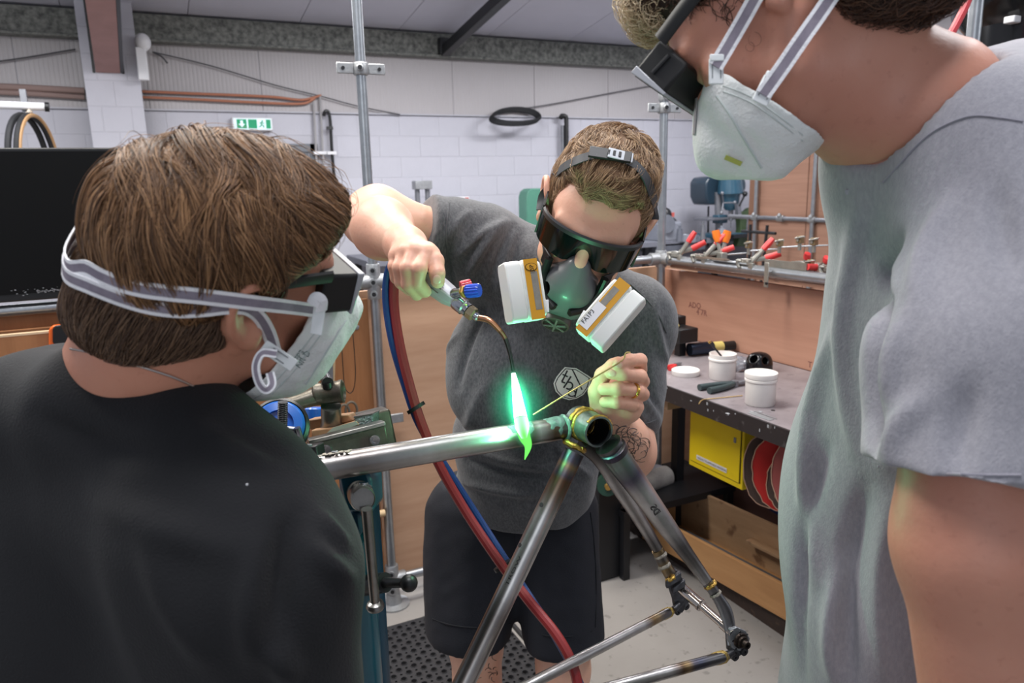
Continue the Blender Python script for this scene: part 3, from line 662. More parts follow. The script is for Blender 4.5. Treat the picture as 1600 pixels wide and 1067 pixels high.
pD = panel('dark plywood back of the space beneath the steel bench', (2.24, .7, .02), (2.258, 2.72, .92), m_plyu)
# fixings on the orange board
fxs = thing('cup_hook', 'small brass hook screwed into the orange plywood board', 'hook')
q = on(541, 513, 'Y', YB+.015); MB().tube(spl([q, q+V((0, -.02, 0)), q+V((.004, -.026, -.01)), q+V((.008, -.02, -.014))], 5), .0025, 8).build('hook_wire', mat('brass', (196, 156, 84), .35, .8), fxs)
q = on(557, 511, 'Y', YB+.018); o = MB().lathe(q, (0, -1, 0), [(.009, 0), (.009, .004), (.004, .006)], 20).build('washer_screw', m_galvc); tag(o, 'round zinc screw head on the orange plywood beside the hook', 'screw')
lp = pipe('wire_loop', 'long loop of thin black wire hanging on the orange plywood', 'wire', [on(x, y, 'Y', YB-.01) for x, y in ((541, 490), (534, 505), (534, 540), (537, 590), (540, 608), (548, 614), (554, 602), (555, 570), (550, 510), (545, 492), (541, 490))], .0016, m_black)
# scribbled pencil numbers on the splashback
m_pen = mat('pencil', (120, 76, 70), .7)
text_mesh('scribble', 'ADQ', on(1076, 480, 'X', 2.0495), (0, -1, 0.05), (0, 0, 1), .035, m_pen, pC, .0003)
text_mesh('scribble', '4 7R', on(1088, 491, 'X', 2.0495), (0, -1, 0.02), (0, 0, 1), .035, m_pen, pC, .0003)
text_mesh('scribble', 'T', on(1262, 573, 'X', 2.0495), (0, -1, 0.0), (0, 0, 1), .03, m_pen, pC, .0003)
# dark screen resting on the rail
tv = thing('flat_screen', 'large dark flat screen with a dusty lower edge on the rail', 'screen')
m_scr = mat('screen_black', (4, 4, 5), .5, spec=.2, grit=(60, .0, (10, 10, 10)))
x0, x1, z0, z1 = -1.0, .13, 1.296, 1.728
MB().bb((x0, 2.555, z0), (x1, 2.61, z1)).build('screen_case', m_black, tv, bevel=.004)
MB().bb((x0+.012, 2.551, z0+.022), (x1-.012, 2.556, z1-.010)).build('screen_glass', m_scr, tv, smooth=0)
m_dust = mat('dust', (150, 152, 156), .9); md = MB(); rr = random.Random(3)
for k in range(150):
    x = -.29+abs(rr.gauss(0, .05)) if k < 95 else rr.uniform(-.4, .02); z = 1.322+(rr.gauss(0, .002) if k < 110 else rr.uniform(-.01, .012))
    if x > .12: continue
    md.box((x, 2.5505, z), (rr.uniform(.001, .006), .0006, rr.uniform(.0006, .0022)))
o = md.build('dust_specks', m_dust, tv, smooth=0); o['kind'] = 'stuff'
# orange spirit level end
lv = thing('spirit_level', 'orange and black end of a tool leaning on the plywood below the screen', 'tool')
p = lambda x, y, dy=0: on(x, y, 'Y', 2.47-dy)
MB().prism([p(x, y) for x, y in ((76, 515), (82, 509), (100, 507), (200, 495), (200, 580), (84, 600), (76, 580))], (0, .02, 0)).build('level_body', mat('safety_orange', (226, 98, 30), .4), lv, bevel=.004)
MB().prism([p(x, y, .004) for x, y in ((82, 514), (86, 509), (112, 506), (112, 538), (88, 541), (82, 535))], (0, .026, 0)).build('grip_pad', m_black, lv, bevel=.003)
# blue gas cylinder fitting and wooden block low at the left upright
tp = thing('timber_tap', 'pale wooden peg and block fixed low on the orange board', 'block')
q = on(590, 803, 'Y', YB-.02); MB().cyl(on(575, 806, 'Y', YB-.02), on(601, 801, 'Y', YB-.02), .013).build('peg', mat('pale_timber', (206, 178, 138), .6), tp)
MB().prism([on(x, y, 'Y', YB-.04) for x, y in ((560, 822), (593, 814), (594, 838), (562, 842))], (0, .04, 0)).build('block', mat('pale_timber', (206, 178, 138), .6), tp, bevel=.002)
# rubber mat with round holes
rm = thing('rubber_mat', 'black rubber drainage mat full of round holes under the welder', 'mat')
def mat_tile():
    mb = MB(); mx0, mx1, my0, my1, z1, zb = .36, 1.06, 1.45, 2.42, .014, .002; st = .0262
    nx, ny = int((mx1-mx0)/st), int((my1-my0)/st)
    for i in range(nx):
        for j in range(ny):
            cx, cy = mx0+(i+.5)*st, my0+(j+.5)*st; big = (i+j) % 2 == 0; r = .0100 if big else .0045; h = st/2
            ring = []; sq_ = []
            for k in range(8):
                a = math.pi/4*k+math.pi/8; ring.append((cx+r*math.cos(a), cy+r*math.sin(a)))
                t = h/max(abs(math.cos(a)), abs(math.sin(a))); sq_.append((cx+t*math.cos(a), cy+t*math.sin(a)))
            cor = [(cx+h, cy+h), (cx-h, cy+h), (cx-h, cy-h), (cx+h, cy-h)]
            vs = [(x, y, z1) for x, y in ring]+[(x, y, z1) for x, y in sq_]+[(x, y, z1) for x, y in cor]+[(x, y, zb) for x, y in ring]
            fs = [(k, 8+k, 8+(k+1) % 8, (k+1) % 8) for k in range(8)]+[(20+k, k, (k+1) % 8, 20+(k+1) % 8) for k in range(8)]
            fs += [(8, 16, 9), (10, 17, 11), (12, 18, 13), (14, 19, 15)]
            mb.raw(vs, fs)
            if big: mb.lathe((cx, cy, z1-.0002), (0, 0, 1), [(r*1.25, 0), (r*1.2, .0022), (r, .0022), (r*.98, 0)], 8, cap=False)
    mb.bb((mx0-.012, my0-.012, 0), (mx0, my1+.012, z1)).bb((mx1, my0-.012, 0), (mx1+.012, my1+.012, z1)).bb((mx0, my1, 0), (mx1, my1+.012, z1)).bb((mx0, my0-.012, 0), (mx1, my0, z1))
    return mb
m_rub = mat('mat_rubber', (44, 45, 49), .55, var=(20, .4, (34, 34, 38)))
mat_tile().build('mat_grid', m_rub, rm, smooth=0)
# ------------------------------------------------------------------ steel bench on the right and what is on and below it
ZB = .93
bn = thing('steel_workbench', 'grey steel topped bench with a black angle edge under the splashback', 'workbench')
m_btop = mat('bench_steel', (154, 146, 150), .42, .25, var=(7, .7, (124, 116, 120)), grit=(30, .35, (70, 66, 68)), bump=(50, .08))
m_bedge = mat('bench_edge_black', (38, 34, 36), .5, grit=(45, .35, (110, 106, 106)))
top = MB()
top.bb((1.505, .7, ZB-.012), (2.045, 2.50, ZB)).build('bench_top', m_btop, bn, smooth=0)
MB().bb((1.50, .7, ZB-.052), (1.508, 2.50, ZB+.001)).bb((1.508, .7, ZB-.052), (1.55, 2.50, ZB-.046)).build('edge_angle', m_bedge, bn, smooth=0)
hd = MB()
for px_, py_ in ((1208, 641), (1264, 644), (1262, 660), (1150, 660), (1080, 628)):
    q = on(px_, py_, 'Z', ZB+.0004) if py_ < 662 else None
    if q is not None and q[0] > 1.515: hd.cyl((q[0], q[1], ZB), (q[0], q[1], ZB+.0006), .006, seg=14)
hd.build('bolt_hole', m_black, bn, smooth=0)
slot = MB()
q = on(1163, 651, 'Z', ZB); MB().box((1.53, q[1]-.02, ZB+.0006), (.02, .085, .001)).box((1.548, q[1]-.02, ZB+.0012), (.004, .085, .001)).build('edge_latch', m_galvc, bn, smooth=0)
sp = MB(); rr = random.Random(9)
for k in range(14):
    y = rr.uniform(1.3, 2.0); sp.box((1.4995, y, ZB-.004-rr.uniform(0, .03)), (.001, rr.uniform(.002, .010), rr.uniform(.002, .009)))
for (x, y) in ((1137, 646), (1175, 643), (1180, 645), (1188, 643)):
    q = on(x, y, 'Z', ZB+.0005); sp.box(q, (.008, .012, .001))
o = sp.build('flux_specks', m_dust, bn, smooth=0); o['kind'] = 'stuff'
for yy in (2.47, 1.30): [MB().bb((x_, yy-.02, .0), (x_+.04, yy+.02, ZB-.05)).build('leg', m_dark, bn) for x_ in (1.56, 1.98)]
q = on(1042, 634, 'X', 1.56); MB().bb((1.54, q[1]-.03, ZB-.10), (2.0, q[1]+.03, ZB-.055)).build('cross_batten', mat('batten_wood', (168, 140, 112), .7), bn)
# steel angle along the floor + dark shelf edge behind the crate
MB().bb((1.885, .7, 0), (1.93, 3.2, .03)).bb((1.885, .7, .03), (1.90, 3.2, .085)).build('floor_angle', mat('rusty_angle', (58, 44, 38), .7, var=(9, .6, (40, 32, 30)), grit=(40, .5, (86, 66, 54))), bn, smooth=0)
MB().bb((2.16, .7, .14), (2.215, 2.72, .165)).build('shelf_angle', m_dark, bn, smooth=0)
# crate
cr = thing('long_crate', 'long narrow wooden crate beneath the yellow cabinet', 'crate')
m_cr = mat('crate_wood', (192, 146, 98), .55, var=(2.5, .7, (164, 118, 74)), stretch=(5, .6, 5), bump=(30, .1))
m_cr2 = mat('crate_wood_inner', (184, 150, 116), .6, var=(3, .7, (152, 118, 86)), stretch=(5, .8, 5), grit=(11, .8, (104, 72, 50)))
A0, A1 = V((1.800, 2.45, 0)), V((1.93, 1.10, 0)); dx = unit(A1-A0); nx_ = unit(np.cross((0, 0, 1), dx)); nx_ = nx_ if nx_[0] > 0 else -nx_
up = V((0, 0, 1)); LL = np.linalg.norm(A1-A0); ax_ = (dx, nx_, up)
def bd(c0, L, t, h0, h1, off, m, nm='side_board'): return MB().box(A0+dx*(c0+L/2)+nx_*(off+t/2)+up*(h0+h1)/2, (L, t, h1-h0), ax_).build(nm, m, cr, smooth=0, bevel=.0015)
bd(0, LL, .016, .09, .205, 0, m_cr, 'front_board'); bd(0, LL, .016, .09, .285, .21, m_cr2, 'back_board'); bd(0, .016, .20, .09, .235, .012, m_cr, 'end_board'); bd(0, LL, .22, .078, .09, 0, m_cr, 'bottom_board')
bd(.42, .95, .045, .186, .198, .165, m_cr2, 'inner_ledge')
MB().box(A0+dx*(LL*.5)+nx_*.10+up*.105, (LL*.9, .12, .02), ax_).build('steel_bar', m_steelg, None, smooth=0)
o = bpy.data.objects[-1] if False else [q for q in bpy.data.objects if q.name.startswith('steel_bar')][0]; tag(o, 'flat steel bar lying inside the long wooden crate', 'bar')
# yellow cabinet under the bench
cb = thing('yellow_cabinet', 'yellow steel cabinet hung under the bench with a white label strip', 'cabinet')
m_yel = mat('cabinet_yellow', (232, 204, 16), .45, grit=(14, .25, (190, 160, 20)), var=(5, .4, (218, 190, 10)))
c0 = on(1077, 633, 'X', 1.64); c1 = on(1158, 760, 'X', 1.64)
y0c, y1c = c1[1], c0[1]; zt, zb_ = ZB-.056, on(1077, 727, 'X', 1.64)[2]
MB().bb((1.645, y0c, zb_), (1.90, y1c, zt)).build('cabinet_body', m_yel, cb, bevel=.003)
MB().bb((1.640, y0c+.012, zb_+.022), (1.648, y1c-.012, zt-.01)).build('cabinet_door', m_yel, cb, bevel=.0015)
MB().bb((1.643, y0c+.010, zb_+.020), (1.6462, y1c-.010, zt-.008)).build('door_gap', m_dark, cb, smooth=0)
MB().box((1.6385, y0c+.035, (zt+zb_)/2+.03), (.004, .010, .018)).build('lock', m_steelg, cb, bevel=.002)
o = MB().box((1.6388, (y0c+y1c)/2+.01, zb_+.045), (.0012, .15, .016)).build('label_strip', m_white, cb, smooth=0)
text_mesh('label_print', 'HIGHLY FLAMMABLE MATERIAL', (1.6378, (y0c+y1c)/2+.078, zb_+.041), (0, -1, 0), (0, 0, 1), .0102, mat('print_grey', (110, 110, 115), .6), cb, .0002)
# sanding sheets hanging under the bench
m_sb = mat('sanding_brown', (74, 58, 52), .8, var=(20, .4, (60, 46, 42))); m_sr = mat('sanding_red', (190, 34, 30), .7); m_srd = mat('sanding_dull_red', (150, 74, 70), .7); m_scr_e = mat('sanding_edge', (186, 150, 128), .8)
def disc(lab, cx, cy, X, rx, rz, m, tilt=0.0, jag=0.0, seed=1):
    t = thing('sanding_disc', lab, 'sanding disc', 'sanding discs under the bench'); rr = random.Random(seed); c = on(cx, cy, 'X', X)
    n = 40; ring = []
    for k in range(n):
        a = 2*math.pi*k/n; j = 1+jag*rr.uniform(-1, 1)
        ring.append(c+V((math.cos(a)*rx*tilt*j, -math.cos(a)*rx*j, math.sin(a)*rz*j)))
    nn = unit(np.cross(ring[n//4]-c, ring[0]-c)); nn = nn if np.dot(nn, c-CC) < 0 else -nn
    bow = [p+nn*(-.012)*math.cos(4*math.pi*k/n) for k, p in enumerate(ring)]
    MB().raw([c]+bow+[p-nn*.002 for p in bow]+[c-nn*.002], [(0, 1+k, 1+(k+1) % n) for k in range(n)]+[(1+2*n, 1+n+(k+1) % n, 1+n+k) for k in range(n)]+[(1+k, 1+n+k, 1+n+(k+1) % n, 1+(k+1) % n) for k in range(n)]).build('disc_face', m, t)
    MB().tube([p+nn*.0005 for p in bow]+[bow[0]], .0017, 5, cap=False).build('torn_edge', m_scr_e, t)
    return t
disc('brown-backed sanding disc hanging next to the yellow cabinet', 1204, 733, 1.66, .052, .125, m_sb, 1.2, .03, 2)
disc('bright red sanding disc hanging between two brown-backed ones', 1222, 735, 1.655, .055, .125, m_sr, 1.2, .03, 3)
disc('smaller brown-backed sanding disc in front of the bright red one', 1231, 757, 1.63, .045, .085, m_sb, .9, .04, 4)
disc('red sanding disc low behind the dull red one', 1250, 768, 1.65, .05, .09, m_sr, 1.0, .03, 5)
disc('dull red sanding disc nearest the grey shirt', 1244, 742, 1.60, .05, .115, m_srd, .9, .02, 6)
bt = MB().box(on(1215, 794, 'X', 2.21), (.003, .14, .055), (unit((1, 0, 0)), unit((0, 1, .1)), unit((0, -.1, 1)))).build('masking_tape', mat('tape_blue', (52, 66, 118), .5)); tag(bt, 'strip of dark blue tape on the plywood below the sanding discs', 'tape')
# items in the far end below the bench
m_cloth = mat('grey_cloth', (172, 168, 164), .9, var=(10, .5, (112, 110, 110)), bump=(60, .4)); m_card = mat('grey_card', (168, 166, 172), .7)
q = lambda x, y, X=1.9: on(x, y, 'X', X)
sb = thing('steel_shelf', 'low dark steel shelf carrying folded cloth below the bench end', 'shelf')
zs = q(1030, 768, 1.85)[2]
MB().bb((1.60, 2.30, zs-.03), (2.18, 2.70, zs)).build('shelf_plate', m_dark, sb, smooth=0)
for x, y in ((1.62, 2.32), (2.16, 2.32), (1.62, 2.68), (2.16, 2.68)): MB().bb((x-.015, y-.015, 0), (x+.015, y+.015, zs)).build('leg', m_dark, sb)
rc = thing('rolled_cloth', 'roll of grey felt cloth on the low shelf beside the crate', 'cloth')
MB().tube([q(985, 762, 1.72)+V((0, 0, 0)), q(1040, 744, 1.95)], .048, 20).build('cloth_roll', m_cloth, rc)
MB().lathe(q(1040, 744, 1.95), q(1040, 744, 1.95)-q(985, 762, 1.72), [(.042, 0), (.040, .003), (.032, .003), (.030, -.005), (.018, -.005), (.016, .002), (.002, .002)], 20).build('cloth_end', m_cloth, rc)
cs = MB().sheet([[q(1000+i*15+j*2, 724+i*2.5+j*10-3*math.sin(i), 1.80+.06*i-.0*j) for i in range(5)] for j in range(3)], .004).build('card_sheet', m_card); tag(cs, 'grey card sheet lying over the felt roll below the bench', 'card')
dk = thing('machine_base', 'dark machine housing with green and brass parts behind the welder\'s shorts', 'machine')
MB().bb((1.50, 2.34, .0), (1.62, 2.56, .55)).build('housing', m_dark, dk, bevel=.01)
MB().cyl(q(948, 752, 1.55)-V((0, 0, .0)), q(948, 752, 1.55)+V((-.05, -.08, .02)), .04).build('hand_wheel', mat('dark_green', (26, 58, 46), .4), dk)
MB().cyl(q(948, 752, 1.55)+V((-.05, -.08, .02)), q(948, 752, 1.55)+V((-.055, -.095, .02)), .012).build('brass_nut', mat('brass', (196, 156, 84), .35, .8), dk)
for a, b in (((935, 790), (1000, 812)), ((930, 770), (1015, 835))):
    pass
lgs = thing('floor_bars', 'bundle of dark flat bars lying on the floor behind the shorts', 'bar')
MB().bb((1.25, 2.72, .0), (1.88, 2.80, .03)).build('flat_bar', m_dark, lgs, smooth=0); MB().bb((1.3, 2.66, .0), (1.86, 2.70, .05)).build('flat_bar', m_steelg, lgs, smooth=0)
lgs['label'] = 'two flat steel bars on the floor between the shorts and the crate'

# tubs, lid, pliers etc on the bench
m_tub = mat('tub_white', (232, 228, 224), .38, sss=.0, var=(9, .4, (222, 216, 212)))
def tub(lab, px_, py_, r, h, lid):
    c = on(px_, py_, 'Z', ZB); c = c+unit(V((c[0], c[1], 0)))*r*.85; c[2] = ZB
    t = thing('plastic_tub', lab, 'tub')
    MB().lathe(c, (0, 0, 1), [(r*.86, 0), (r*.92, .004), (r*.94, h*.74), (r, h*.76), (r*1.0, h*.82), (r*.95, h*.84), (r*.95, h), (r*.90, h), (r*.88, h*.8), (r*.86, .006)], 48).build('tub_body', m_tub, t)
    if lid: MB().lathe(c+V((0, 0, h*.86)), (0, 0, 1), [(r*1.0, 0), (r*1.02, h*.1), (r*1.0, h*.15), (r*.9, h*.155), (r*.88, h*.14)], 48).build('lid', m_tub, t)
    else: MB().lathe(c+V((0, 0, h*.80)), (0, 0, 1), [(r*.90, 0), (r*.4, .006), (.001, .004)], 32).build('flux_paste', mat('flux', (222, 206, 200), .8, var=(40, .5, (206, 186, 180)), bump=(60, .6)), t)
    return c
ca = tub('open white tub of flux with a small brush standing in it', 1128, 596, .0475, .088, False)
cbb = tub('closed white tub nearest the bench edge', 1187, 637, .0475, .098, True)
lc = on(1080, 588, 'Z', ZB); o = MB().lathe(lc+V((0, .03, 0)), (0, 0, 1), [(.047, 0), (.0485, .004), (.0485, .017), (.046, .019), (.041, .017), (.041, .0165)], 48).build('tub_lid', m_tub); tag(o, 'white screw lid lying flat between the red pliers and the open tub', 'lid')
bs = thing('flux_brush', 'small flux brush with a dark handle leaning in the open tub', 'brush'); w0 = ca+V((0, 0, .072))
MB().cyl(w0, w0+V((-.030, .03, .050)), .0035, seg=10).build('brush_handle', m_dark, bs); MB().cyl(w0+V((-.030, .03, .050)), w0+V((-.0335, .033, .056)), .005, seg=10).build('brush_tip', mat('brass', (196, 156, 84), .35, .8), bs)
def plier(name, lab, cat, p_, fwd, L, m_grip, spread, gr):
    t = thing(name, lab, cat); p_ = V(p_); f_ = unit(fwd); s2_ = unit(np.cross((0, 0, 1), f_)); z = V((0, 0, gr*1.05))
    for sg in (-1, 1):
        pts = spl([p_+z, p_+z-f_*L*.12+s2_*sg*spread*.5, p_+z-f_*L*.35+s2_*sg*spread, p_+z-f_*L*.62+s2_*sg*spread*1.15], 6)
        MB().tube(pts, [gr*.7+gr*.35*i/(len(pts)-1) for i in range(len(pts))], 12).build('grip', m_grip, t)
        MB().tube([p_+z+s2_*sg*.004, p_+z+f_*L*.15+s2_*sg*.006, p_+z+f_*L*.38+s2_*sg*.0015], [gr*.55, gr*.6, gr*.2], 10).build('jaw', m_steelg, t)
    MB().cyl(p_+z-V((0, 0, gr*.9)), p_+z+V((0, 0, gr*.9)), gr*1.1, seg=18).build('pivot', m_steelg, t)
    return t
m_gg = mat('grip_greygreen', (52, 66, 68), .45); m_gr = mat('grip_red', (196, 52, 52), .4)
pq = on(1148, 604, 'Z', ZB); plier('pliers', 'pliers with long grey-green grips in front of the closed tub', 'pliers', pq, unit(on(1175, 596, 'Z', ZB)-on(1090, 612, 'Z', ZB)), .21, m_gg, .020, .0105)
pq = on(1056, 573, 'Z', ZB); plier('pliers', 'small red and black handled pliers beside the loose white lid', 'pliers', pq, unit(on(1078, 568, 'Z', ZB)-on(1042, 583, 'Z', ZB)), .11, m_gr, .010, .007)
wr_ = on(1092, 629, 'Z', ZB+.004); pipe('brazing_rod', 'bent brass brazing rod lying across the bench edge', 'rod', [on(1092, 631, 'Z', ZB+.003), on(1097, 625, 'Z', ZB+.003), on(1110, 623, 'Z', ZB+.003), on(1160, 618, 'Z', ZB+.003)], .0016, mat('rod_brass', (206, 176, 120), .4, .7))
# black box of yellow sprung tips
bx = thing('tip_box', 'black box holding a row of yellow rollers at the far bench corner', 'box'); c = on(1056, 556, 'Z', ZB)
q0 = c+V((.02, .02, 0))
MB().box(q0+V((0, 0, .085)), (.09, .14, .055)).box(q0+V((.03, .05, .125)), (.05, .07, .04)).build('box_body', m_black, bx, bevel=.004)
for k in range(4): MB().tube([q0+V((-.052, .055-k*.026, .062)), q0+V((-.055, .055-k*.026, .085)), q0+V((-.050, .055-k*.026, .108))], [.008, .0115, .008], 12).build('roller', mat('roller_yellow', (208, 190, 112), .5), bx)
MB().box(q0+V((0, -.02, .03)), (.03, .03, .06)).build('foot', m_black, bx); MB().ball(q0+V((-.02, .0, .118)), (.02, .03, .014), 12).build('knob', mat('roller_yellow', (208, 190, 112), .5), bx)
tc_ = thing('lens_barrel', 'dark metallic barrel lying behind the loose white lid', 'barrel'); b0 = on(1078, 560, 'Z', ZB)+V((0.02, .03, .026)); b1 = b0+unit(on(1125, 556, 'Z', ZB)-on(1078, 561, 'Z', ZB))*.10
MB().cyl(b0, b1, .025, seg=28).build('barrel', mat('anodised', (60, 70, 88), .22, .8), tc_); MB().cyl(b1, b1+(b1-b0)*.45, .021, seg=28).build('brass_ring', mat('roller_yellow', (208, 190, 112), .5), tc_)
MB().cyl(b1+(b1-b0)*.45, b1+(b1-b0)*1.0, .018, seg=20).build('rear_cap', m_black, tc_); tc_['label'] = 'blue-black metal cylinder with a yellow ring lying behind the loose lid'
bg = thing('clear_bag', 'crumpled clear plastic bag between the open tub and the black holder', 'bag'); q0 = on(1158, 582, 'Z', ZB)+V((0.02, .03, 0))
F_ = Field(q0-V((.06, .06, .005)), q0+V((.06, .06, .06)), .003); F_.ell(q0+V((0, 0, .018)), (.045, .035, .022), k=.01); F_.ell(q0+V((.02, .02, .022)), (.03, .03, .02), k=.01); P_, Q_ = F_.mesh(1)
P_ = P_+normals(P_, Q_)*vnoise(P_, 90, 2)[:, None]*.006; P_[:, 2] = np.maximum(P_[:, 2], ZB+.0005)
qmesh('bag_film', P_, Q_, mat('clear_film', (206, 210, 222), .15, trans=.75), bg)
bh = thing('black_holder', 'glossy black moulded holder with two holes behind the closed tub', 'holder'); q0 = on(1182, 584, 'Z', ZB)+V((.03, .02, 0))
F_ = Field(q0-V((.07, .07, .005)), q0+V((.07, .07, .09)), .0025); F_.ell(q0+V((0, 0, .02)), (.045, .04, .05), k=.01, p=2.6); F_.cone(q0+V((-.045, -.01, .055)), q0+V((0, 0, .035)), .014, .014, .004, sub=True); F_.cone(q0+V((-.01, -.05, .05)), q0+V((0, -.01, .04)), .012, .012, .004, sub=True); F_.cut((0, 0, ZB+.0005), (0, 0, -1)); P_, Q_ = F_.mesh(1)
qmesh('holder_body', P_, Q_, mat('gloss_black', (16, 16, 19), .18), bh)

# ------------------------------------------------------------------ welding clamps along the side rail
m_nick = mat('nickel', (170, 168, 160), .35, .75, var=(30, .5, (140, 136, 126))); m_rg = mat('handle_red', (222, 66, 66), .4); m_rg2 = mat('handle_orange', (232, 120, 28), .4)
m_pale = mat('pale_bar', (178, 186, 192), .4, .5)
railp = lambda t: V((XC, YB, ZR))*(1-t)+V((2.02, .7, ZR))*t
def rail_at(px_):
    best = min((abs((lambda v: 800+FPX*(v@CR)/(v@CF))(railp(t)-CC)-px_), t) for t in np.linspace(0, 1, 400)); return railp(best[1])
def lclamp(lab, px_, hx, hy, lx, ly, m=m_rg, up_=0.0, back=0.0):
    """locking clamp gripping the rail: base pixel on the rail, end of main handle, end of release lever"""
    t = thing('locking_clamp', lab, 'clamp'); b = rail_at(px_)+V((back, 0, RT+.006+up_)); dep = (b-CC)@CF
    P1 = W(hx, hy, dep*.99); P2 = W(lx, ly, dep*.985); mid = b*.45+P1*.55
    s = unit(np.cross(P1-b, CF))
    MB().tube([b, b+(mid-b)*.5+V((0, 0, .0)), mid], [(.009, .013), (.010, .017), (.009, .013)], 10, sq=s).build('handle_body', m_nick, t)
    MB().tube([mid*.97+P1*.03, (mid+P1)/2, P1], [(.011, .015), (.012, .017), (.010, .014)], 12, sq=s).build('grip', m, t)
    c = b*.65+P1*.35
    MB().tube([b+V((0, .0, .012)), b*.5+P2*.5], [(.006, .010)]*2, 8).build('lever', m_nick, t)
    MB().tube([b*.5+P2*.5, P2], [(.009, .013), (.008, .011)], 10).build('lever_grip', m, t)
    j = MB()
    j.box(b+V((-.006, .012, .004)), (.026, .045, .022)); j.box(b+V((-.012, -.016, -.012)), (.012, .022, .03)); j.cyl(b+V((-.02, .0, .006)), b+V((.012, 0, .006)), .006, seg=10); j.cyl(b+V((-.02, .022, .004)), b+V((.012, .022, .004)), .005, seg=10)
    j.build('jaw', m_nick, t, bevel=.002)
    for sg in (-1, 1):
        e = b+V((-.012+sg*.010, .042, -.004)); MB().tube(spl([b+V((0, .02, .004)), e+V((0, 0, .012)), e, e+V((0, -.008, -.014))], 4), .0065, 8).build('jaw_finger', m_nick, t)
    return t
lclamp('red-handled locking clamp nearest the corner upright', 1062, 1086, 362, 1102, 378)
lclamp('red-handled locking clamp second from the corner upright', 1100, 1133, 366, 1147, 386)
lclamp('red-handled locking clamp above the hanging steel strap', 1172, 1208, 373, 1220, 396)
lclamp('locking clamp lying low with its red handle pointing down right', 1232, 1262, 396, 1268, 413, back=.08)
lclamp('locking clamp with red grip drooping towards the grey shirt', 1262, 1292, 402, 1262, 417, back=.08)
lclamp('dark locking clamp with an upright red grip beside the shirt', 1285, 1312, 352, 1322, 385, back=.06)
oc = thing('spring_clamp', 'spring clamp with two orange grips standing behind the red clamps', 'clamp'); b = rail_at(1130)+V((.10, .02, .0)); dep = (b-CC)@CF
for (x, y) in ((1118, 360), (1137, 361)):
    e = W(x, y, dep); f2 = W(x+(4 if x < 1125 else -4), y+18, dep); MB().tube([e, (e+f2)/2, f2], [(.010, .018), (.011, .019), (.009, .014)], 10).build('orange_grip', m_rg2, oc)
    MB().tube([f2, W(1128, 402, dep)], [(.004, .01), (.004, .012)], 8).build('clamp_arm', m_nick, oc)
MB().box(W(1128, 404, dep), (.03, .03, .05)).build('spring_block', m_nick, oc, bevel=.003)
fb_ = MB().box((rail_at(1118)+rail_at(1172))/2+V((-.005, 0, RT+.004)), (.028, np.linalg.norm(rail_at(1118)-rail_at(1172)), .005)).build('flat_bar', m_pale, smooth=0, bevel=.001); tag(fb_, 'thin flat bar on the rail between the red clamps and the strap', 'bar')
sf = thing('slotted_bar', 'brown slotted steel bar on the rail left of the flat bar', 'bar'); c = (rail_at(1095)+rail_at(1140))/2+V((-.016, 0, RT+.010)); Lb = np.linalg.norm(rail_at(1095)-rail_at(1140))
MB().box(c+V((-.009, 0, 0)), (.005, Lb, .006)).box(c+V((.009, 0, 0)), (.005, Lb, .006)).box(c+V((0, Lb/2, 0)), (.023, .006, .006)).box(c-V((0, Lb/2, 0)), (.023, .006, .006)).build('slot_frame', mat('brown_steel', (130, 116, 104), .5, .4), sf)
for i, (x0_, x1_, y_, lab) in enumerate(((1135, 1168, 398, 'rounded pale metal strip nearest the orange spring clamp'), (1170, 1215, 392, 'rounded pale metal strip behind the middle red clamp'), (1222, 1295, 386, 'rounded pale metal strip furthest along towards the grey shirt'))):
    a_, b_ = rail_at(x0_), rail_at(x1_); dep = (a_-CC)@CF; pa, pb = W(x0_, y_, dep*1.03), W(x1_, y_-3, ((b_-CC)@CF)*1.05)
    o = MB().tube([pa, pa*.8+pb*.2, pa*.2+pb*.8, pb], [(.012, .002), (.022, .003), (.022, .003), (.012, .002)], 12, sq=(1, 0, 0)).build('metal_strip', m_pale); tag(o, lab, 'strip')
ag = thing('angle_bar', 'steel angle bar lying on the rail next to the grey shirt', 'bar'); a_, b_ = rail_at(1195), rail_at(1262)
MB().box((a_+b_)/2+V((-.004, 0, RT+.014)), (.004, np.linalg.norm(a_-b_), .026)).box((a_+b_)/2+V((.010, 0, RT+.003)), (.026, np.linalg.norm(a_-b_), .004)).build('angle', m_nick, ag, smooth=0)
st = thing('steel_strap', 'drilled steel strap hanging down from the rail over the splashback', 'strap'); q = rail_at(1198)
dep = (q-CC)@CF; s0 = W(1198, 410, dep*.985); s1 = W(1197, 449, dep*.985)
MB().box((s0+s1)/2, (.004, .020, np.linalg.norm(s0-s1)), None).build('strap_plate', m_nick, st, bevel=.002); MB().cyl(s1+V((-.003, 0, .014)), s1+V((.003, 0, .014)), .005, seg=12).build('rivet_hole', m_dark, st)
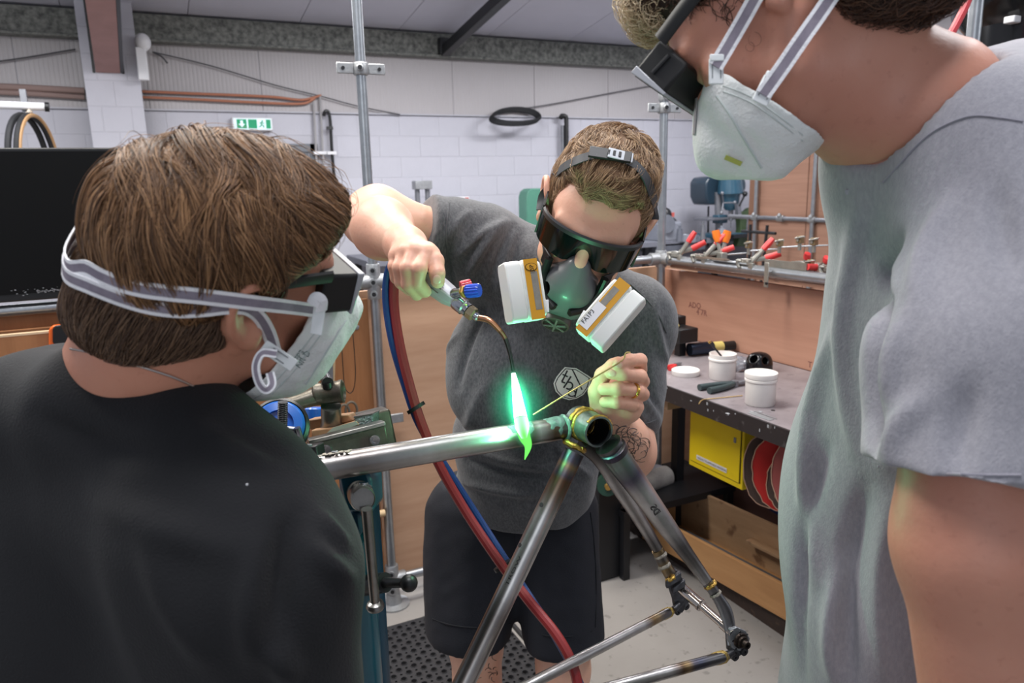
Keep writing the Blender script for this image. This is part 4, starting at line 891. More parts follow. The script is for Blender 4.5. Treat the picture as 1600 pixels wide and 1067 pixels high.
for i, (x, y, lab) in enumerate(((1170, 383, 'small brass and steel clamp block behind the flat bar'), (1218, 380, 'small brass clamp block in the middle of the strips'), (1250, 375, 'brass clamp block with a lever near the dark clamp'), (1272, 378, 'small brass clamp block beside the dark clamp'), (1266, 412, 'rusty toggle block at the end of the angle bar'))):
    b = rail_at(x)+V((.06, 0, 0)); dep = (b-CC)@CF; c = W(x, y, dep); tg = thing('clamp_block', lab, 'clamp')
    MB().box(c, (.018, .022, .022)).box(c+V((0, .0, .012)), (.026, .008, .006)).build('block_body', mat('old_brass', (150, 128, 92), .5, .5, var=(30, .6, (110, 92, 70))), tg, bevel=.002)
    MB().cyl(c+V((-.012, .01, .006)), c+V((-.012, -.03, .014)), .0035, seg=8).build('lever', m_nick, tg); MB().cyl(c+V((-.012, 0, .0)), c+V((.014, 0, 0)), .005, seg=10).build('pin', m_nick, tg)
    MB().box(c-V((0, 0, .02)), (.008, .010, .03)).build('stem', m_nick, tg)
# tray under the clamps so that they rest on something
tr = thing('clamp_tray', 'narrow shelf batten behind the side rail that carries the clamps', 'shelf'); MB().bb((2.0, .7, ZR-.035), (2.12, 2.55, ZR-.022)).build('batten', m_ply, tr)
tr['label'] = 'narrow plywood ledge behind the side rail that carries strips and clamps'
# top right: ducting drum, tube and red hose
dm = thing('extraction_hood', 'large glossy black round hood with white clips', 'hood')
c = W(1622, 8, 2.1); MB().lathe(c-V((0, 0, .32)), (0, 0, 1), [(.17, 0), (.175, .26), (.21, .30), (.215, .325), (.2, .33)], 48).build('hood_shell', mat('gloss_black', (16, 16, 19), .18), dm)
MB().lathe(c+V((0, 0, .01)), (0, 0, 1), [(.212, 0), (.215, .01), (.15, .035), (.1, .04)], 48).build('hood_rim', mat('hood_brown', (120, 100, 88), .5), dm)
for a in (-2.3, -1.75, -2.9): MB().box(c+V((math.cos(a)*.19, math.sin(a)*.19, -.06)), (.03, .03, .018)).build('clip', m_white, dm, bevel=.003)
pipe('red_hose', 'translucent red hose rising above the grey shirt shoulder', 'hose', [W(1470, 80, 1.75), W(1493, 40, 1.75), W(1512, 0, 1.75), W(1530, -60, 1.75)], .0095, mat('red_hose', (206, 70, 76), .3))
# ------------------------------------------------------------------ bicycle frame being brazed
def steel_tint(name, stretch):
    m = mat(name, (150, 146, 144), .33, 1.0, attr='tint', var=(14, .35, (104, 98, 96)), stretch=stretch, bump=(60, .05)); return m
m_tube = steel_tint('bare_steel', (1, 1, 1))
BASE = (.56, .545, .54); BRN = (.14, .075, .035); BLU = (.07, .09, .17); STR = (.42, .29, .13); GRY = (.17, .17, .175); GRN = (.22, .30, .27)
def ramp(stops):
    def f(t):
        for (a, ca), (b, cb) in zip(stops, stops[1:]):
            if t <= b:
                k = (t-a)/max(b-a, 1e-6); k = min(max(k, 0), 1); return tuple(ca[i]*(1-k)+cb[i]*k for i in range(3))
        return stops[-1][1]
    return f
m_braze = mat('brass_fillet', (206, 168, 84), .35, .85, var=(90, .7, (120, 92, 50)), bump=(160, .6)); m_flux = mat('flux_residue', (168, 160, 144), .7, .2, var=(80, .8, (96, 94, 96)), bump=(120, .8)); m_fluxg = mat('flux_glaze', (112, 132, 130), .35, var=(60, .7, (84, 96, 98)), bump=(90, .4))
bk = thing('bicycle', 'bare steel bicycle frame clamped upside down and being brazed', 'bicycle frame')
def L(a, b, n=14): a, b = V(a), V(b); return [a+(b-a)*i/(n-1) for i in range(n)]
N_, Fa = W(936, 675, 1.075), W(903, 657, 1.130); axb = unit(N_-Fa)
MB().hollow(Fa, N_, .0232, .0028, 40).build('bottom_bracket_shell', mat('shell_steel', (164, 170, 168), .34, .9, var=(30, .8, (96, 112, 112)), bump=(80, .2)), bk)
MB().hollow(Fa+axb*.003, N_-axb*.004, .0202, .0014, 40).build('bore_lining', mat('bore_dark', (26, 27, 30), .3, .6), bk)
MB().lathe(Fa+axb*.010, axb, [(.001, 0), (.0192, 0), (.0192, .002), (.001, .002)], 32).build('bore_end', m_dark, bk)
cb0 = (Fa+N_)/2
dt0, dt1 = W(880, 668.5, 1.113), W(392, 750, .93)
MB().tube(L(dt0, dt1, 60), [.0172+.0006*min(i/12, 1) for i in range(60)], 36, colf=ramp([(0, GRY), (.05, BRN), (.10, BASE), (.13, BRN), (.19, (.2, .16, .13)), (.24, BASE), (.5, BASE), (.7, (.22, .20, .19)), (1, BASE)])).build('down_tube', m_tube, bk, vc=True)
st0, st1 = W(897, 706, 1.105), W(690, 1140, 1.06)
MB().tube(L(st0, st1, 60), .0157, 36, colf=ramp([(0, (.10, .09, .10)), (.03, BLU), (.055, STR), (.075, BLU), (.10, BRN), (.16, (.2, .15, .11)), (.24, BASE), (.5, BASE), (.6, (.24, .22, .21)), (1, BASE)])).build('seat_tube', m_tube, bk, vc=True)
for (x, y) in ((842, 787), (811, 851)):
    q = W(x, y, 1.085); ddir = unit(W(x, y, 1.0)-W(x, y, 1.1)); 
    tdir = unit(st1-st0); c = st0+tdir*np.dot(q-st0, tdir); side = unit((q-c)-tdir*np.dot(q-c, tdir)+ddir*.004)
    MB().lathe(c+side*.0153, side, [(.0001, 0), (.0034, 0), (.0034, .0007), (.0001, .0007)], 16).build('drain_hole', m_dark, bk)
# chainstays: tapered, oval at the shell
def stay(name, pts, rs, cf, sq=None):
    P_ = spl([W(*p) for p in pts], 8); n = len(P_); k = len(rs); R_ = []
    for i in range(n):
        t = i/(n-1)*(k-1); j = min(int(t), k-2); f = t-j; R_.append(tuple(rs[j][q]*(1-f)+rs[j+1][q]*f for q in (0, 1)))
    return MB().tube(P_, R_, 28, colf=cf, sq=sq).build(name, m_tube, bk, vc=True)
cfa = ramp([(0, (.06, .055, .05)), (.12, (.13, .12, .115)), (.3, BASE), (.75, BASE), (.9, GRY), (1, GRY)])
cfb = ramp([(0, (.14, .13, .14)), (.1, GRN), (.2, (.10, .09, .15)), (.3, BASE), (.62, BASE), (.72, GRY), (.85, (.2, .19, .18)), (1, BASE)])
stay('chainstay', [(912, 690, 1.115), (940, 715, 1.14), (966, 757, 1.18), (997, 807, 1.23), (1029, 860, 1.28)], [(.011, .0155), (.011, .0155), (.0105, .0145), (.010, .0115), (.008, .0095)], cfa, sq=axb)
stay('chainstay', [(950, 694, 1.075), (972, 726, 1.09), (1000, 764, 1.115), (1040, 820, 1.15), (1075, 868, 1.18), (1104, 908, 1.195)], [(.0195, .0205), (.0185, .0195), (.017, .018), (.0135, .0155), (.0105, .0115), (.0075, .0095)], cfb, sq=axb)
# yoke seam ring and brazing fillets
MB().lathe(W(956, 700, 1.073), W(975, 728, 1.09)-W(956, 700, 1.073), [(.0196, 0), (.0212, .001), (.0212, .010), (.0196, .011)], 36).build('yoke_collar', mat('heat_steel', (84, 78, 76), .35, .9, var=(25, .8, (60, 56, 84))), bk)
def fillet(c, r, ax, t, m=m_braze, seed=0, arc=(0, 1), nm='brass_fillet'):
    x, y, z = basis(ax); rr = random.Random(seed); n = 28; pts = []
    for k in range(n+1):
        a = 2*math.pi*(arc[0]+(arc[1]-arc[0])*k/n); pts.append(V(c)+x*math.cos(a)*r+y*math.sin(a)*r+z*rr.uniform(-1, 1)*t*.18)
    return MB().tube(pts, [t*rr.uniform(.75, 1.15) for _ in pts], 8).build(nm, m, bk)
fillet(Fa+axb*.016, .0218, axb, .0050, m_braze, 1, nm='brass_fillet'); fillet(Fa+axb*.026, .0222, axb, .0036, m_braze, 7)
fillet(W(898, 697, 1.105), .0150, st1-st0, .0042, m_braze, 2)
fillet(N_-axb*.003, .0226, axb, .0028, m_braze, 3, (.0, .38))
fillet(dt0+unit(dt0-dt1)*.002, .0165, dt1-dt0, .004, m_fluxg, 4, nm='flux_glaze')
# flux on the down tube where the flame plays, and crust by the clamp
F_ = Field(np.minimum(W(770, 700, 1.13), W(900, 640, 1.0))-.05, np.maximum(W(770, 700, 1.13), W(900, 640, 1.0))+.05, .0022)
tdir = unit(dt1-dt0); top_ = unit(CU-tdir*np.dot(CU, tdir)-CF*.3)
for t0_, L_, r_ in ((.010, .016, .0180), (.058, .030, .0180)):
    F_.cone(dt0+tdir*t0_+top_*.0022, dt0+tdir*(t0_+L_)+top_*.0015, r_*.93, r_*.93, .004)
P_, Q_ = F_.mesh(1); P_ = P_+normals(P_, Q_)*vnoise(P_, 160, 3)[:, None]*.0014
qmesh('flux_patch', P_, Q_, m_fluxg, bk)
q = on(588, 694, 'Z', 0) if False else None
c_ = dt0+tdir*(.335); top2 = unit(CU-tdir*np.dot(CU, tdir))
o = MB()
rr = random.Random(6)
for k in range(46):
    s_ = rr.uniform(-.5, .5); o.ball(c_+tdir*s_*.038+top2*(.0172)-CF*rr.uniform(-.004, .012)-top2*0, (rr.uniform(.0015, .004), rr.uniform(.0015, .003), rr.uniform(.0008, .0018)), 6)
o = o.build('flux_crust', m_flux, bk); o['kind'] = 'stuff'
MB().lathe(c_+tdir*.002+top2*.0165-CF*.002, top2, [(.0045, 0), (.0045, .003), (.0025, .0036), (.0022, .002)], 16).build('cable_boss', m_steelg, bk)
# dropouts
m_forge = mat('forged_steel', (92, 92, 96), .42, .8, var=(50, .7, (58, 58, 62)), bump=(90, .4)); m_forgel = mat('forged_pale', (150, 152, 156), .4, .8, var=(50, .6, (100, 102, 106)), bump=(90, .3))
def plate(name, pts, z, th, m, bevel=.001): return MB().prism([W(x, y, z) for x, y in pts], -axb*th, m=0).build(name, m, bk, bevel=bevel)
stay('stay_end', [(1027, 858, 1.277), (1037, 880, 1.285), (1050, 902, 1.29)], [(.0085, .011), (.007, .0105), (.006, .0115)], ramp([(0, STR), (.3, GRY), (.6, STR), (1, GRY)]), sq=axb)
MB().box(W(1052, 905, 1.285), (.030, .014, .014), (unit(W(1062, 899, 1.28)-W(1043, 911, 1.28)), unit(W(1052, 899, 1.2)-W(1052, 911, 1.2)), CF)).build('brake_mount', m_forge, bk, bevel=.002)
MB().box(W(1060, 916, 1.29), (.026, .013, .010), (unit(W(1070, 910, 1.28)-W(1051, 922, 1.28)), unit(W(1052, 899, 1.2)-W(1052, 911, 1.2)), CF)).build('brake_mount', m_forge, bk, bevel=.002)
plate('dropout', [(1045, 896), (1058, 890), (1072, 912), (1079, 926), (1076, 944), (1066, 958), (1055, 954), (1052, 936), (1046, 918)], 1.30, .006, m_forge)
for (x, y) in ((1060, 956), (1073, 948)): MB().hollow(W(x, y, 1.302), W(x, y, 1.302)-axb*.008, .0065, .0038, 18).build('eyelet', m_forge, bk)
fillet(W(1048, 903, 1.285), .006, W(1060, 920, 1.28)-W(1040, 890, 1.28), .004, m_braze, 11); fillet(W(1038, 884, 1.284), .0085, W(1060, 920, 1.28)-W(1040, 880, 1.28), .0035, m_flux, 12, nm='flux_residue'); fillet(W(1032, 868, 1.28), .0095, W(1060, 920, 1.28)-W(1040, 880, 1.28), .003, m_flux, 13, nm='flux_residue')
stay('stay_end', [(1102, 905, 1.194), (1118, 928, 1.20), (1134, 956, 1.205), (1141, 985, 1.205), (1142, 1008, 1.20)], [(.0075, .0095), (.0065, .009), (.005, .0115), (.004, .010), (.004, .008)], ramp([(0, GRY), (.3, (.3, .3, .31)), (.6, (.35, .36, .38)), (1, GRY)]), sq=axb)
fillet(W(1110, 914, 1.195), .0085, W(1134, 956, 1.2)-W(1102, 905, 1.2), .0032, m_braze, 14); fillet(W(1118, 928, 1.197), .0078, W(1134, 956, 1.2)-W(1102, 905, 1.2), .0026, m_flux, 15, nm='flux_residue')
plate('dropout', [(1140, 984), (1152, 980), (1166, 986), (1172, 998), (1168, 1012), (1156, 1018), (1144, 1014), (1138, 1000)], 1.195, .006, m_forgel)
for (x, y) in ((1150, 1027), (1164, 1019)): MB().hollow(W(x, y, 1.195), W(x, y, 1.195)-axb*.007, .0068, .0040, 18).build('eyelet', m_forge, bk)
plate('eyelet_web', [(1140, 1006), (1168, 1008), (1164, 1020), (1152, 1028), (1142, 1024)], 1.197, .004, m_forge)
plate('brace_tab', [(1136, 988), (1144, 986), (1146, 1022), (1138, 1016)], 1.20, .006, m_forge)
e0, e1 = W(1156, 1001, 1.187), W(1156, 1001, 1.187)-axb*.004
MB().lathe(W(1156, 1000, 1.192), -(-axb), [(.004, 0), (.0125, 0), (.0125, .004), (.0095, .005), (.0095, .009), (.0062, .010), (.0062, .018), (.003, .018), (.003, .014)], 24).build('axle_nut', mat('dark_nut', (60, 52, 48), .35, .85), bk)
for a in range(5):
    x, y, z = basis(axb); p_ = W(1156, 1000, 1.192)+(x*math.cos(a*1.257+.4)+y*math.sin(a*1.257+.4))*.0152+axb*.0005; MB().lathe(p_, axb, [(.0001, .0008), (.0018, .0008), (.0018, 0)], 10).build('rotor_bolt_hole', m_dark, bk)
# dummy axle between the dropouts
a0, a1 = W(1066, 920, 1.298), W(1146, 990, 1.198); da = unit(a1-a0); LA = np.linalg.norm(a1-a0)
m_chr = mat('polished_axle', (196, 188, 182), .18, 1.0)
da_prof = [(.0098, 0), (.0098, LA*.36), (.0106, LA*.36), (.0106, LA*.395), (.0085, LA*.40), (.0068, LA*.40), (.0068, LA*.80), (.0082, LA*.80), (.0082, LA)]
MB().lathe(a0, da, da_prof, 32).build('dummy_axle', m_chr, bk)
# seat stays
def sstay(p0, p1, r, cf): return MB().tube(L(W(*p0), W(*p1), 30), r, 26, colf=cf).build('seat_stay', m_tube, bk, vc=True)
cs1 = ramp([(0, GRY), (.06, GRY), (.12, STR), (.15, BRN), (.2, BASE), (1, BASE)]); cs2 = ramp([(0, GRY), (.10, GRY), (.20, BLU), (.24, STR), (.28, BRN), (.34, BASE), (1, BASE)])
sstay((1046, 956, 1.292), (780, 1094, .985), .0080, cs1); sstay((1132, 1026, 1.19), (840, 1106, .985), .0088, cs2)
for (p, p2, r) in (((1046, 956, 1.292), (1030, 964, 1.28), .0082), ((1131, 1026, 1.19), (1112, 1031, 1.18), .0092)):
    d_ = W(*p2)-W(*p); c_ = W(*p); MB().tube([c_-d_*.25, c_, c_+d_*.5, c_+d_*.85], [r*.75, r*1.08, r*1.12, r*1.0], 20).build('brass_sleeve', mat('brass_sleeve', (214, 184, 104), .4, .7, var=(120, .7, (150, 124, 66)), bump=(200, .8)), bk)
MB().tube([W(1053, 952, 1.293), W(1062, 944, 1.298)], [.006, .005], 12).build('stay_tip', m_forge, bk); MB().tube([W(1136, 1024, 1.192), W(1146, 1018, 1.196)], [.007, .005], 12).build('stay_tip', m_forge, bk)
q = W(1012, 976, 1.244); tdn = unit(W(780, 1094, .985)-W(1046, 956, 1.292)); q0 = W(1046, 956, 1.292); c_ = q0+tdn*np.dot(q-q0, tdn); sd_ = unit(-CF*.8-CU*.55-tdn*np.dot(-CF*.8-CU*.55, tdn)); MB().lathe(c_+sd_*.0078, sd_, [(.0001, .0005), (.0018, .0005), (.0018, 0)], 12).build('drain_hole', m_dark, bk)
# pen marks on the tubes
m_ink = mat('marker_ink', (22, 22, 26), .5)
def on_tube(p0, p1, r):
    p0, p1 = V(p0), V(p1); d = unit(p1-p0)
    def f(P):
        out = []
        for q in P:
            c = p0+d*np.dot(q-p0, d); s = unit((q-c)-d*np.dot(q-c, d)); out.append(c+s*(r+.0004))
        return np.array(out)
    return f
dS = unit(st0-st1); text_mesh('pen_mark', 'TROW', W(789, 917, 1.056), W(806, 881, 1.056)-W(789, 917, 1.056), W(780, 912, 1.056)-W(789, 917, 1.056), .0150, m_ink, bk, .0001, on_tube(st0, st1, .0158))
c1_, c2_ = W(1000, 764, 1.115), W(1040, 820, 1.15); text_mesh('pen_mark', 'DS', W(1024, 806, 1.120), W(1014, 791, 1.112)-W(1024, 806, 1.120), W(1030, 796, 1.118)-W(1023, 802, 1.12), .016, m_ink, bk, .0001, on_tube(c1_, c2_, .0163))

# ------------------------------------------------------------------ torch, flame, filler rod, hoses
tc = thing('brazing_torch', 'silver brazing torch with a bent copper tip and blue and red valve knobs', 'torch')
m_chrome = mat('chrome', (186, 188, 194), .22, .95); m_torch = mat('torch_alloy', (200, 202, 208), .42, .45, bump=(80, .05))
h0, h1 = W(640, 414, 1.135), W(716, 473, 1.105); dh = unit(h1-h0); sx = unit(np.cross(dh, CF))
TP = [h0, h0+(h1-h0)*.25, h0+(h1-h0)*.8, h1]
MB().tube(TP, [(.015, .017), (.0195, .0205), (.0165, .0175), (.0105, .0105)], 8, sq=sx).build('handle', m_torch, tc, smooth=30, bevel=.0015)
for k in (-1, 0, 1): MB().box(h0+(h1-h0)*.45-CF*.0188+sx*k*.007+unit(np.cross(sx, dh))*0, (.045, .0018, .0012), (dh, sx, np.cross(dh, sx))).build('grip_groove', m_steelg, tc, smooth=0)
MB().lathe(h1-dh*.004, dh, [(.0118, 0), (.0125, .002), (.0125, .016), (.0105, .018), (.0105, .024)], 28).build('collar', m_chrome, tc)
MB().lathe(h1+dh*.020, dh, [(.0085, 0), (.0105, .001), (.0105, .011), (.008, .013)], 6).build('hex_nut', mat('nut_brassy', (190, 176, 140), .25, .95), tc, smooth=0)
MB().lathe(h1+dh*.031, dh, [(.0062, 0), (.0062, .008), (.0045, .010)], 20).build('tip_socket', m_chrome, tc)
tipp = [h1+dh*.038, W(763, 500, 1.085), W(776, 511, 1.082), W(788, 526, 1.08), W(795, 545, 1.078), W(799, 562, 1.076), W(802, 580, 1.075)]
tp_ = spl(tipp, 8); n = len(tp_)
MB().tube(tp_, [.0047-.0022*i/(n-1) for i in range(n)], 16, colf=lambda t: (.62, .30, .17) if t < .42 else ((.30, .16, .10) if t < .55 else (.05, .05, .05))).build('copper_tip', mat('tip_copper', (200, 120, 90), .28, .95, attr='tint'), tc, vc=True)
v0 = W(708, 459, 1.10); v1 = W(729, 455, 1.082); dv = unit(v1-v0)
MB().lathe(v0, dv, [(.007, 0), (.008, .004), (.0065, .008), (.0065, .02)], 20).build('valve_stem', m_chrome, tc); MB().lathe(v1-dv*.008, dv, [(.0085, 0), (.0095, .002), (.0095, .005), (.008, .007)], 6).build('valve_nut', mat('brass', (196, 156, 84), .35, .8), tc, smooth=0)
def knob(c, d, r, Lk, m, nm):
    x, y, z = basis(d); pts = []
    for h_ in (0, .15, .85, 1.0):
        k_ = .93 if h_ in (0, 1.0) else 1.0
        pts.append([V(c)+(x*math.cos(2*math.pi*i/32)+y*math.sin(2*math.pi*i/32))*(r*k_ if i % 2 else r*k_*.9)+z*Lk*h_ for i in range(32)])
    vs = [p for row in pts for p in row]; fs = [(i*32+k, i*32+(k+1) % 32, (i+1)*32+(k+1) % 32, (i+1)*32+k) for i in range(3) for k in range(32)]+[tuple(range(31, -1, -1)), tuple(96+k for k in range(32))]
    return MB().raw(vs, fs).build(nm, m, tc, smooth=0)
knob(v1, unit(dv+CR*.9), .0100, .021, mat('knob_blue', (34, 78, 200), .3, coat=.3), 'oxygen_knob'); knob(W(720, 448, 1.112), unit(CR*.9+CU*.25+CF*.3), .0085, .016, mat('knob_red', (214, 62, 76), .35), 'fuel_knob')
# flame: a bright inner body in a thin glowing envelope of burning gas
fl = thing('torch_flame', 'bright green-white torch flame playing over the down tube', 'flame')
m_core = bpy.data.materials.new('flame_core'); m_core.use_nodes = True; nt = m_core.node_tree; nt.nodes.clear(); e = nt.nodes.new('ShaderNodeEmission'); e.inputs[0].default_value = (.42, 1.0, .62, 1); e.inputs[1].default_value = 5.0; o_ = nt.nodes.new('ShaderNodeOutputMaterial'); nt.links.new(e.outputs[0], o_.inputs[0])
def glow_mat(name, col, strength, power):
    """volume that glows most on its axis and fades to nothing at its rim (radius stored as attribute-free object-space distance)"""
    m = bpy.data.materials.new(name); m.use_nodes = True; nt = m.node_tree; nt.nodes.clear(); out = nt.nodes.new('ShaderNodeOutputMaterial'); em = nt.nodes.new('ShaderNodeEmission')
    tcn = nt.nodes.new('ShaderNodeTexCoord'); sep = nt.nodes.new('ShaderNodeVectorMath'); sep.operation = 'LENGTH'; nt.links.new(tcn.outputs['Object'], sep.inputs[0])
    mr = nt.nodes.new('ShaderNodeMapRange'); mr.inputs[1].default_value = 1.0; mr.inputs[2].default_value = 0.0; mr.inputs[3].default_value = 0; mr.inputs[4].default_value = 1; nt.links.new(sep.outputs['Value'], mr.inputs[0])
    pw = nt.nodes.new('ShaderNodeMath'); pw.operation = 'POWER'; pw.inputs[1].default_value = power; nt.links.new(mr.outputs[0], pw.inputs[0])
    ml = nt.nodes.new('ShaderNodeMath'); ml.operation = 'MULTIPLY'; ml.inputs[1].default_value = strength; nt.links.new(pw.outputs[0], ml.inputs[0])
    em.inputs[0].default_value = (*col, 1); nt.links.new(ml.outputs[0], em.inputs[1]); nt.links.new(em.outputs[0], out.inputs['Volume']); return m
fp = spl([W(802, 583, 1.074), W(806, 605, 1.07), W(810, 632, 1.062), W(814, 655, 1.05), W(817, 672, 1.040), W(819, 684, 1.036)], 8); n = len(fp)
fr = [.0030+.0072*math.sin(min(i/(n-1)*1.25, 1)*math.pi/2)-(.0060*max(0, (i/(n-1)-.72)/.28)) for i in range(n)]
MB().tube(fp, fr, 20).build('flame_core', m_core, fl)
m_tail = bpy.data.materials.new('flame_tail'); m_tail.use_nodes = True; nt = m_tail.node_tree; nt.nodes.clear(); e = nt.nodes.new('ShaderNodeEmission'); e.inputs[0].default_value = (.16, .85, .12, 1); e.inputs[1].default_value = .9; tr_ = nt.nodes.new('ShaderNodeBsdfTransparent'); mx = nt.nodes.new('ShaderNodeMixShader'); lw = nt.nodes.new('ShaderNodeLayerWeight'); lw.inputs[0].default_value = .45; o_ = nt.nodes.new('ShaderNodeOutputMaterial')
nt.links.new(lw.outputs['Facing'], mx.inputs[0]); nt.links.new(e.outputs[0], mx.inputs[1]); nt.links.new(tr_.outputs[0], mx.inputs[2]); nt.links.new(mx.outputs[0], o_.inputs[0])
tlp = spl([W(814, 655, 1.048), W(819, 680, 1.034), W(825, 697, 1.034), W(820, 718, 1.036)], 8); n = len(tlp)
MB().tube(tlp, [.0100*(1-(i/(n-1))**1.6)+.0006 for i in range(n)], 20).build('flame_tail', m_tail, fl)
def halo(name, a, b, r, m):
    a, b = V(a), V(b); c = (a+b)/2; d = b-a; x, y, z = basis(d); Lh = np.linalg.norm(d)/2
    o = MB().ball((0, 0, 0), 1.0, 24).build(name, m, fl); o.matrix_world = Matrix(((x[0]*r, y[0]*r, z[0]*Lh, c[0]), (x[1]*r, y[1]*r, z[1]*Lh, c[1]), (x[2]*r, y[2]*r, z[2]*Lh, c[2]), (0, 0, 0, 1))); return o
halo('flame_envelope', W(801, 572, 1.076), W(822, 704, 1.035), .022, glow_mat('envelope_glow', (.05, .9, .38), 130, 1.8))
halo('outer_glow', W(799, 555, 1.08), W(823, 712, 1.03), .055, glow_mat('outer_glow', (.03, .75, .38), 14, 2.2))
for t_, e_ in ((.25, .42), (.6, .70), (.9, .50)):
    d = bpy.data.lights.new('flame_light', 'POINT'); d.energy = e_; d.color = (.22, 1.0, .50); d.shadow_soft_size = .006
    o = bpy.data.objects.new('flame_light', d); COL.objects.link(o); o.location = fp[int(t_*(len(fp)-1))]-CF*.012; o.parent = fl
# filler rod
pipe('filler_rod', 'thin brass filler rod held towards the flame', 'rod', [W(833, 648, 1.060), W(880, 619, 1.065), W(930, 589, 1.072), W(962, 570, 1.075), W(974, 561, 1.080), W(977, 553, 1.080), W(980, 550.5, 1.080), W(985, 551, 1.080)], .0011, mat('rod_brass', (206, 176, 120), .4, .7))
# hoses
m_hb = mat('hose_blue', (14, 58, 118), .45); m_hr = mat('hose_red', (138, 40, 42), .45)
hp_b = [(646, 424, 1.14), (625, 405, 1.17), (608, 420, 1.19), (603, 465, 1.20), (612, 530, 1.20), (632, 600, 1.20), (656, 665, 1.20), (700, 735, 1.21), (745, 805, 1.22), (792, 878, 1.20), (826, 930, 1.17), (862, 985, 1.14), (895, 1045, 1.12), (912, 1090, 1.11), (930, 1200, 1.10)]
hp_r = [(650, 430, 1.14), (634, 420, 1.17), (618, 432, 1.19), (616, 480, 1.20), (626, 545, 1.195), (643, 612, 1.19), (660, 665, 1.19), (688, 730, 1.195), (730, 803, 1.20), (782, 880, 1.18), (826, 938, 1.15), (868, 990, 1.125), (893, 1035, 1.11), (905, 1085, 1.10), (915, 1200, 1.09)]
pipe('gas_hose', 'blue gas hose looping from the torch down past the shorts', 'hose', [W(*p) for p in hp_b], .0062, m_hb); pipe('gas_hose', 'red gas hose looping from the torch down past the shorts', 'hose', [W(*p) for p in hp_r], .0078, m_hr)
for i, (x, y, z, lab) in enumerate(((650, 637, 1.192, 'upper black tie binding the blue and red hoses behind the down tube'), (786, 884, 1.186, 'lower black tie binding the blue and red hoses beside the seat tube'))):
    d_ = unit(W(x+12, y+19, z)-W(x, y, z)); s2 = unit(np.cross(d_, CF))
    o = MB().tube([W(x, y, z)-d_*.003, W(x, y, z)+d_*.003], [(.016, .0105)]*2, 20, sq=s2).build('hose_tie', m_black); tag(o, lab, 'cable tie')

# ------------------------------------------------------------------ vice and jig holding the frame
m_teal = mat('vice_teal', (16, 92, 112), .3, coat=.4, var=(14, .4, (12, 72, 92))); m_teald = mat('vice_teal_dark', (14, 62, 84), .4)
m_castg = mat('old_steel', (110, 104, 94), .42, .75, var=(25, .7, (72, 68, 60)), bump=(60, .3)); m_polw = mat('worn_steel', (150, 148, 144), .3, .9, var=(30, .5, (110, 108, 104)))
vs_ = thing('vice_stand', 'teal repair vice stand with a steel handle bar gripping the down tube', 'vice')
pz = 1.04
def prz(name, pts, z, th, m, par, bevel=.004): return MB().prism([W(x, y, z) for x, y in pts], CF*th).build(name, m, par, bevel=bevel)
cl_ = W(560, 745, pz)
prz('clamp_body', [(528, 738), (574, 734), (581, 752), (583, 800), (574, 806), (560, 800), (540, 800)], 1.0, .08, m_teal, vs_, .006)
prz('lower_arm', [(548, 795), (562, 800), (566, 832), (552, 850), (540, 830)], 1.02, .05, m_teald, vs_)
colb = V((*(W(560, 960, 1.09)[:2]), 0)); ct = W(556, 838, 1.05); 
MB().tube([ct, V((ct[0], ct[1], .0))], .024, 24).build('column', m_teal, vs_)
MB().lathe((ct[0], ct[1], 0), (0, 0, 1), [(.15, 0), (.15, .008), (.04, .014), (.03, .05)], 40).build('floor_plate', m_dark, vs_)
b0_, b1_ = W(562, 770, 1.0), W(570, 786, .955); MB().lathe(b0_, b1_-b0_, [(.0165, -.01), (.0172, .012), (.0165, .030), (.0150, .033), (.0145, .031)], 32).build('screw_boss', m_polw, vs_)
MB().lathe(W(568, 768, .985), CU, [(.008, -.002), (.0105, .0), (.0105, .007), (.008, .009), (.006, .010), (.006, .012)], 24).build('boss_cap', m_chrome, vs_)
r0, r1 = W(573, 795, .965), W(586, 942, 1.005); MB().tube([r0, r1], [.0072, .0066], 20).build('handle_rod', m_polw, vs_); MB().lathe(r1-unit(r1-r0)*.003, r1-r0, [(.0066, 0), (.011, .003), (.0125, .008), (.011, .012), (.004, .014)], 24).build('rod_end', m_polw, vs_)
k0, k1, k2, k3 = W(560, 915, 1.06), W(602, 910, 1.02), W(630, 911, .995), W(639, 911, .99)
MB().tube([k0, k1], [.0155, .0135], 24).build('pivot_barrel', m_black, vs_); MB().tube([k1-(k1-k0)*.05, k2], [.0075, .006], 16).ball(k3, .0118, 20).build('ball_lever', m_black, vs_)
for (x, y) in ((545, 850), (558, 865)): pass
# bench vice jaws behind the tube
bv = thing('jaw_vice', 'teal bench vice with a worn steel jaw bar and a knurled jaw face', 'vice')
j0, j1 = W(486, 712, 1.08), W(604, 682, 1.12); dj = unit(j1-j0); uj = unit(CU-dj*np.dot(CU, dj)); fj = np.cross(dj, uj)
MB().box((j0+j1)/2+uj*.004, (np.linalg.norm(j1-j0), .030, .020), (dj, uj, fj)).build('jaw_bar', m_castg, bv, bevel=.002)
MB().box((j0+j1)/2+uj*.0215, (np.linalg.norm(j1-j0), .006, .030), (dj, uj, fj)).build('jaw_lip', m_polw, bv, bevel=.001)
for (x, y) in ((511, 702), (587, 687)): MB().lathe(W(x, y, 1.080 if x < 550 else 1.098), -CF, [(.0045, 0), (.0075, .0), (.0075, .006), (.0045, .006), (.004, .003)], 24).build('jaw_screw', m_chrome, bv)
MB().box((j0+j1)/2-uj*.020+fj*0, (np.linalg.norm(j1-j0)*1.02, .022, .03), (dj, uj, fj)).build('jaw_body', m_teal, bv, bevel=.004)
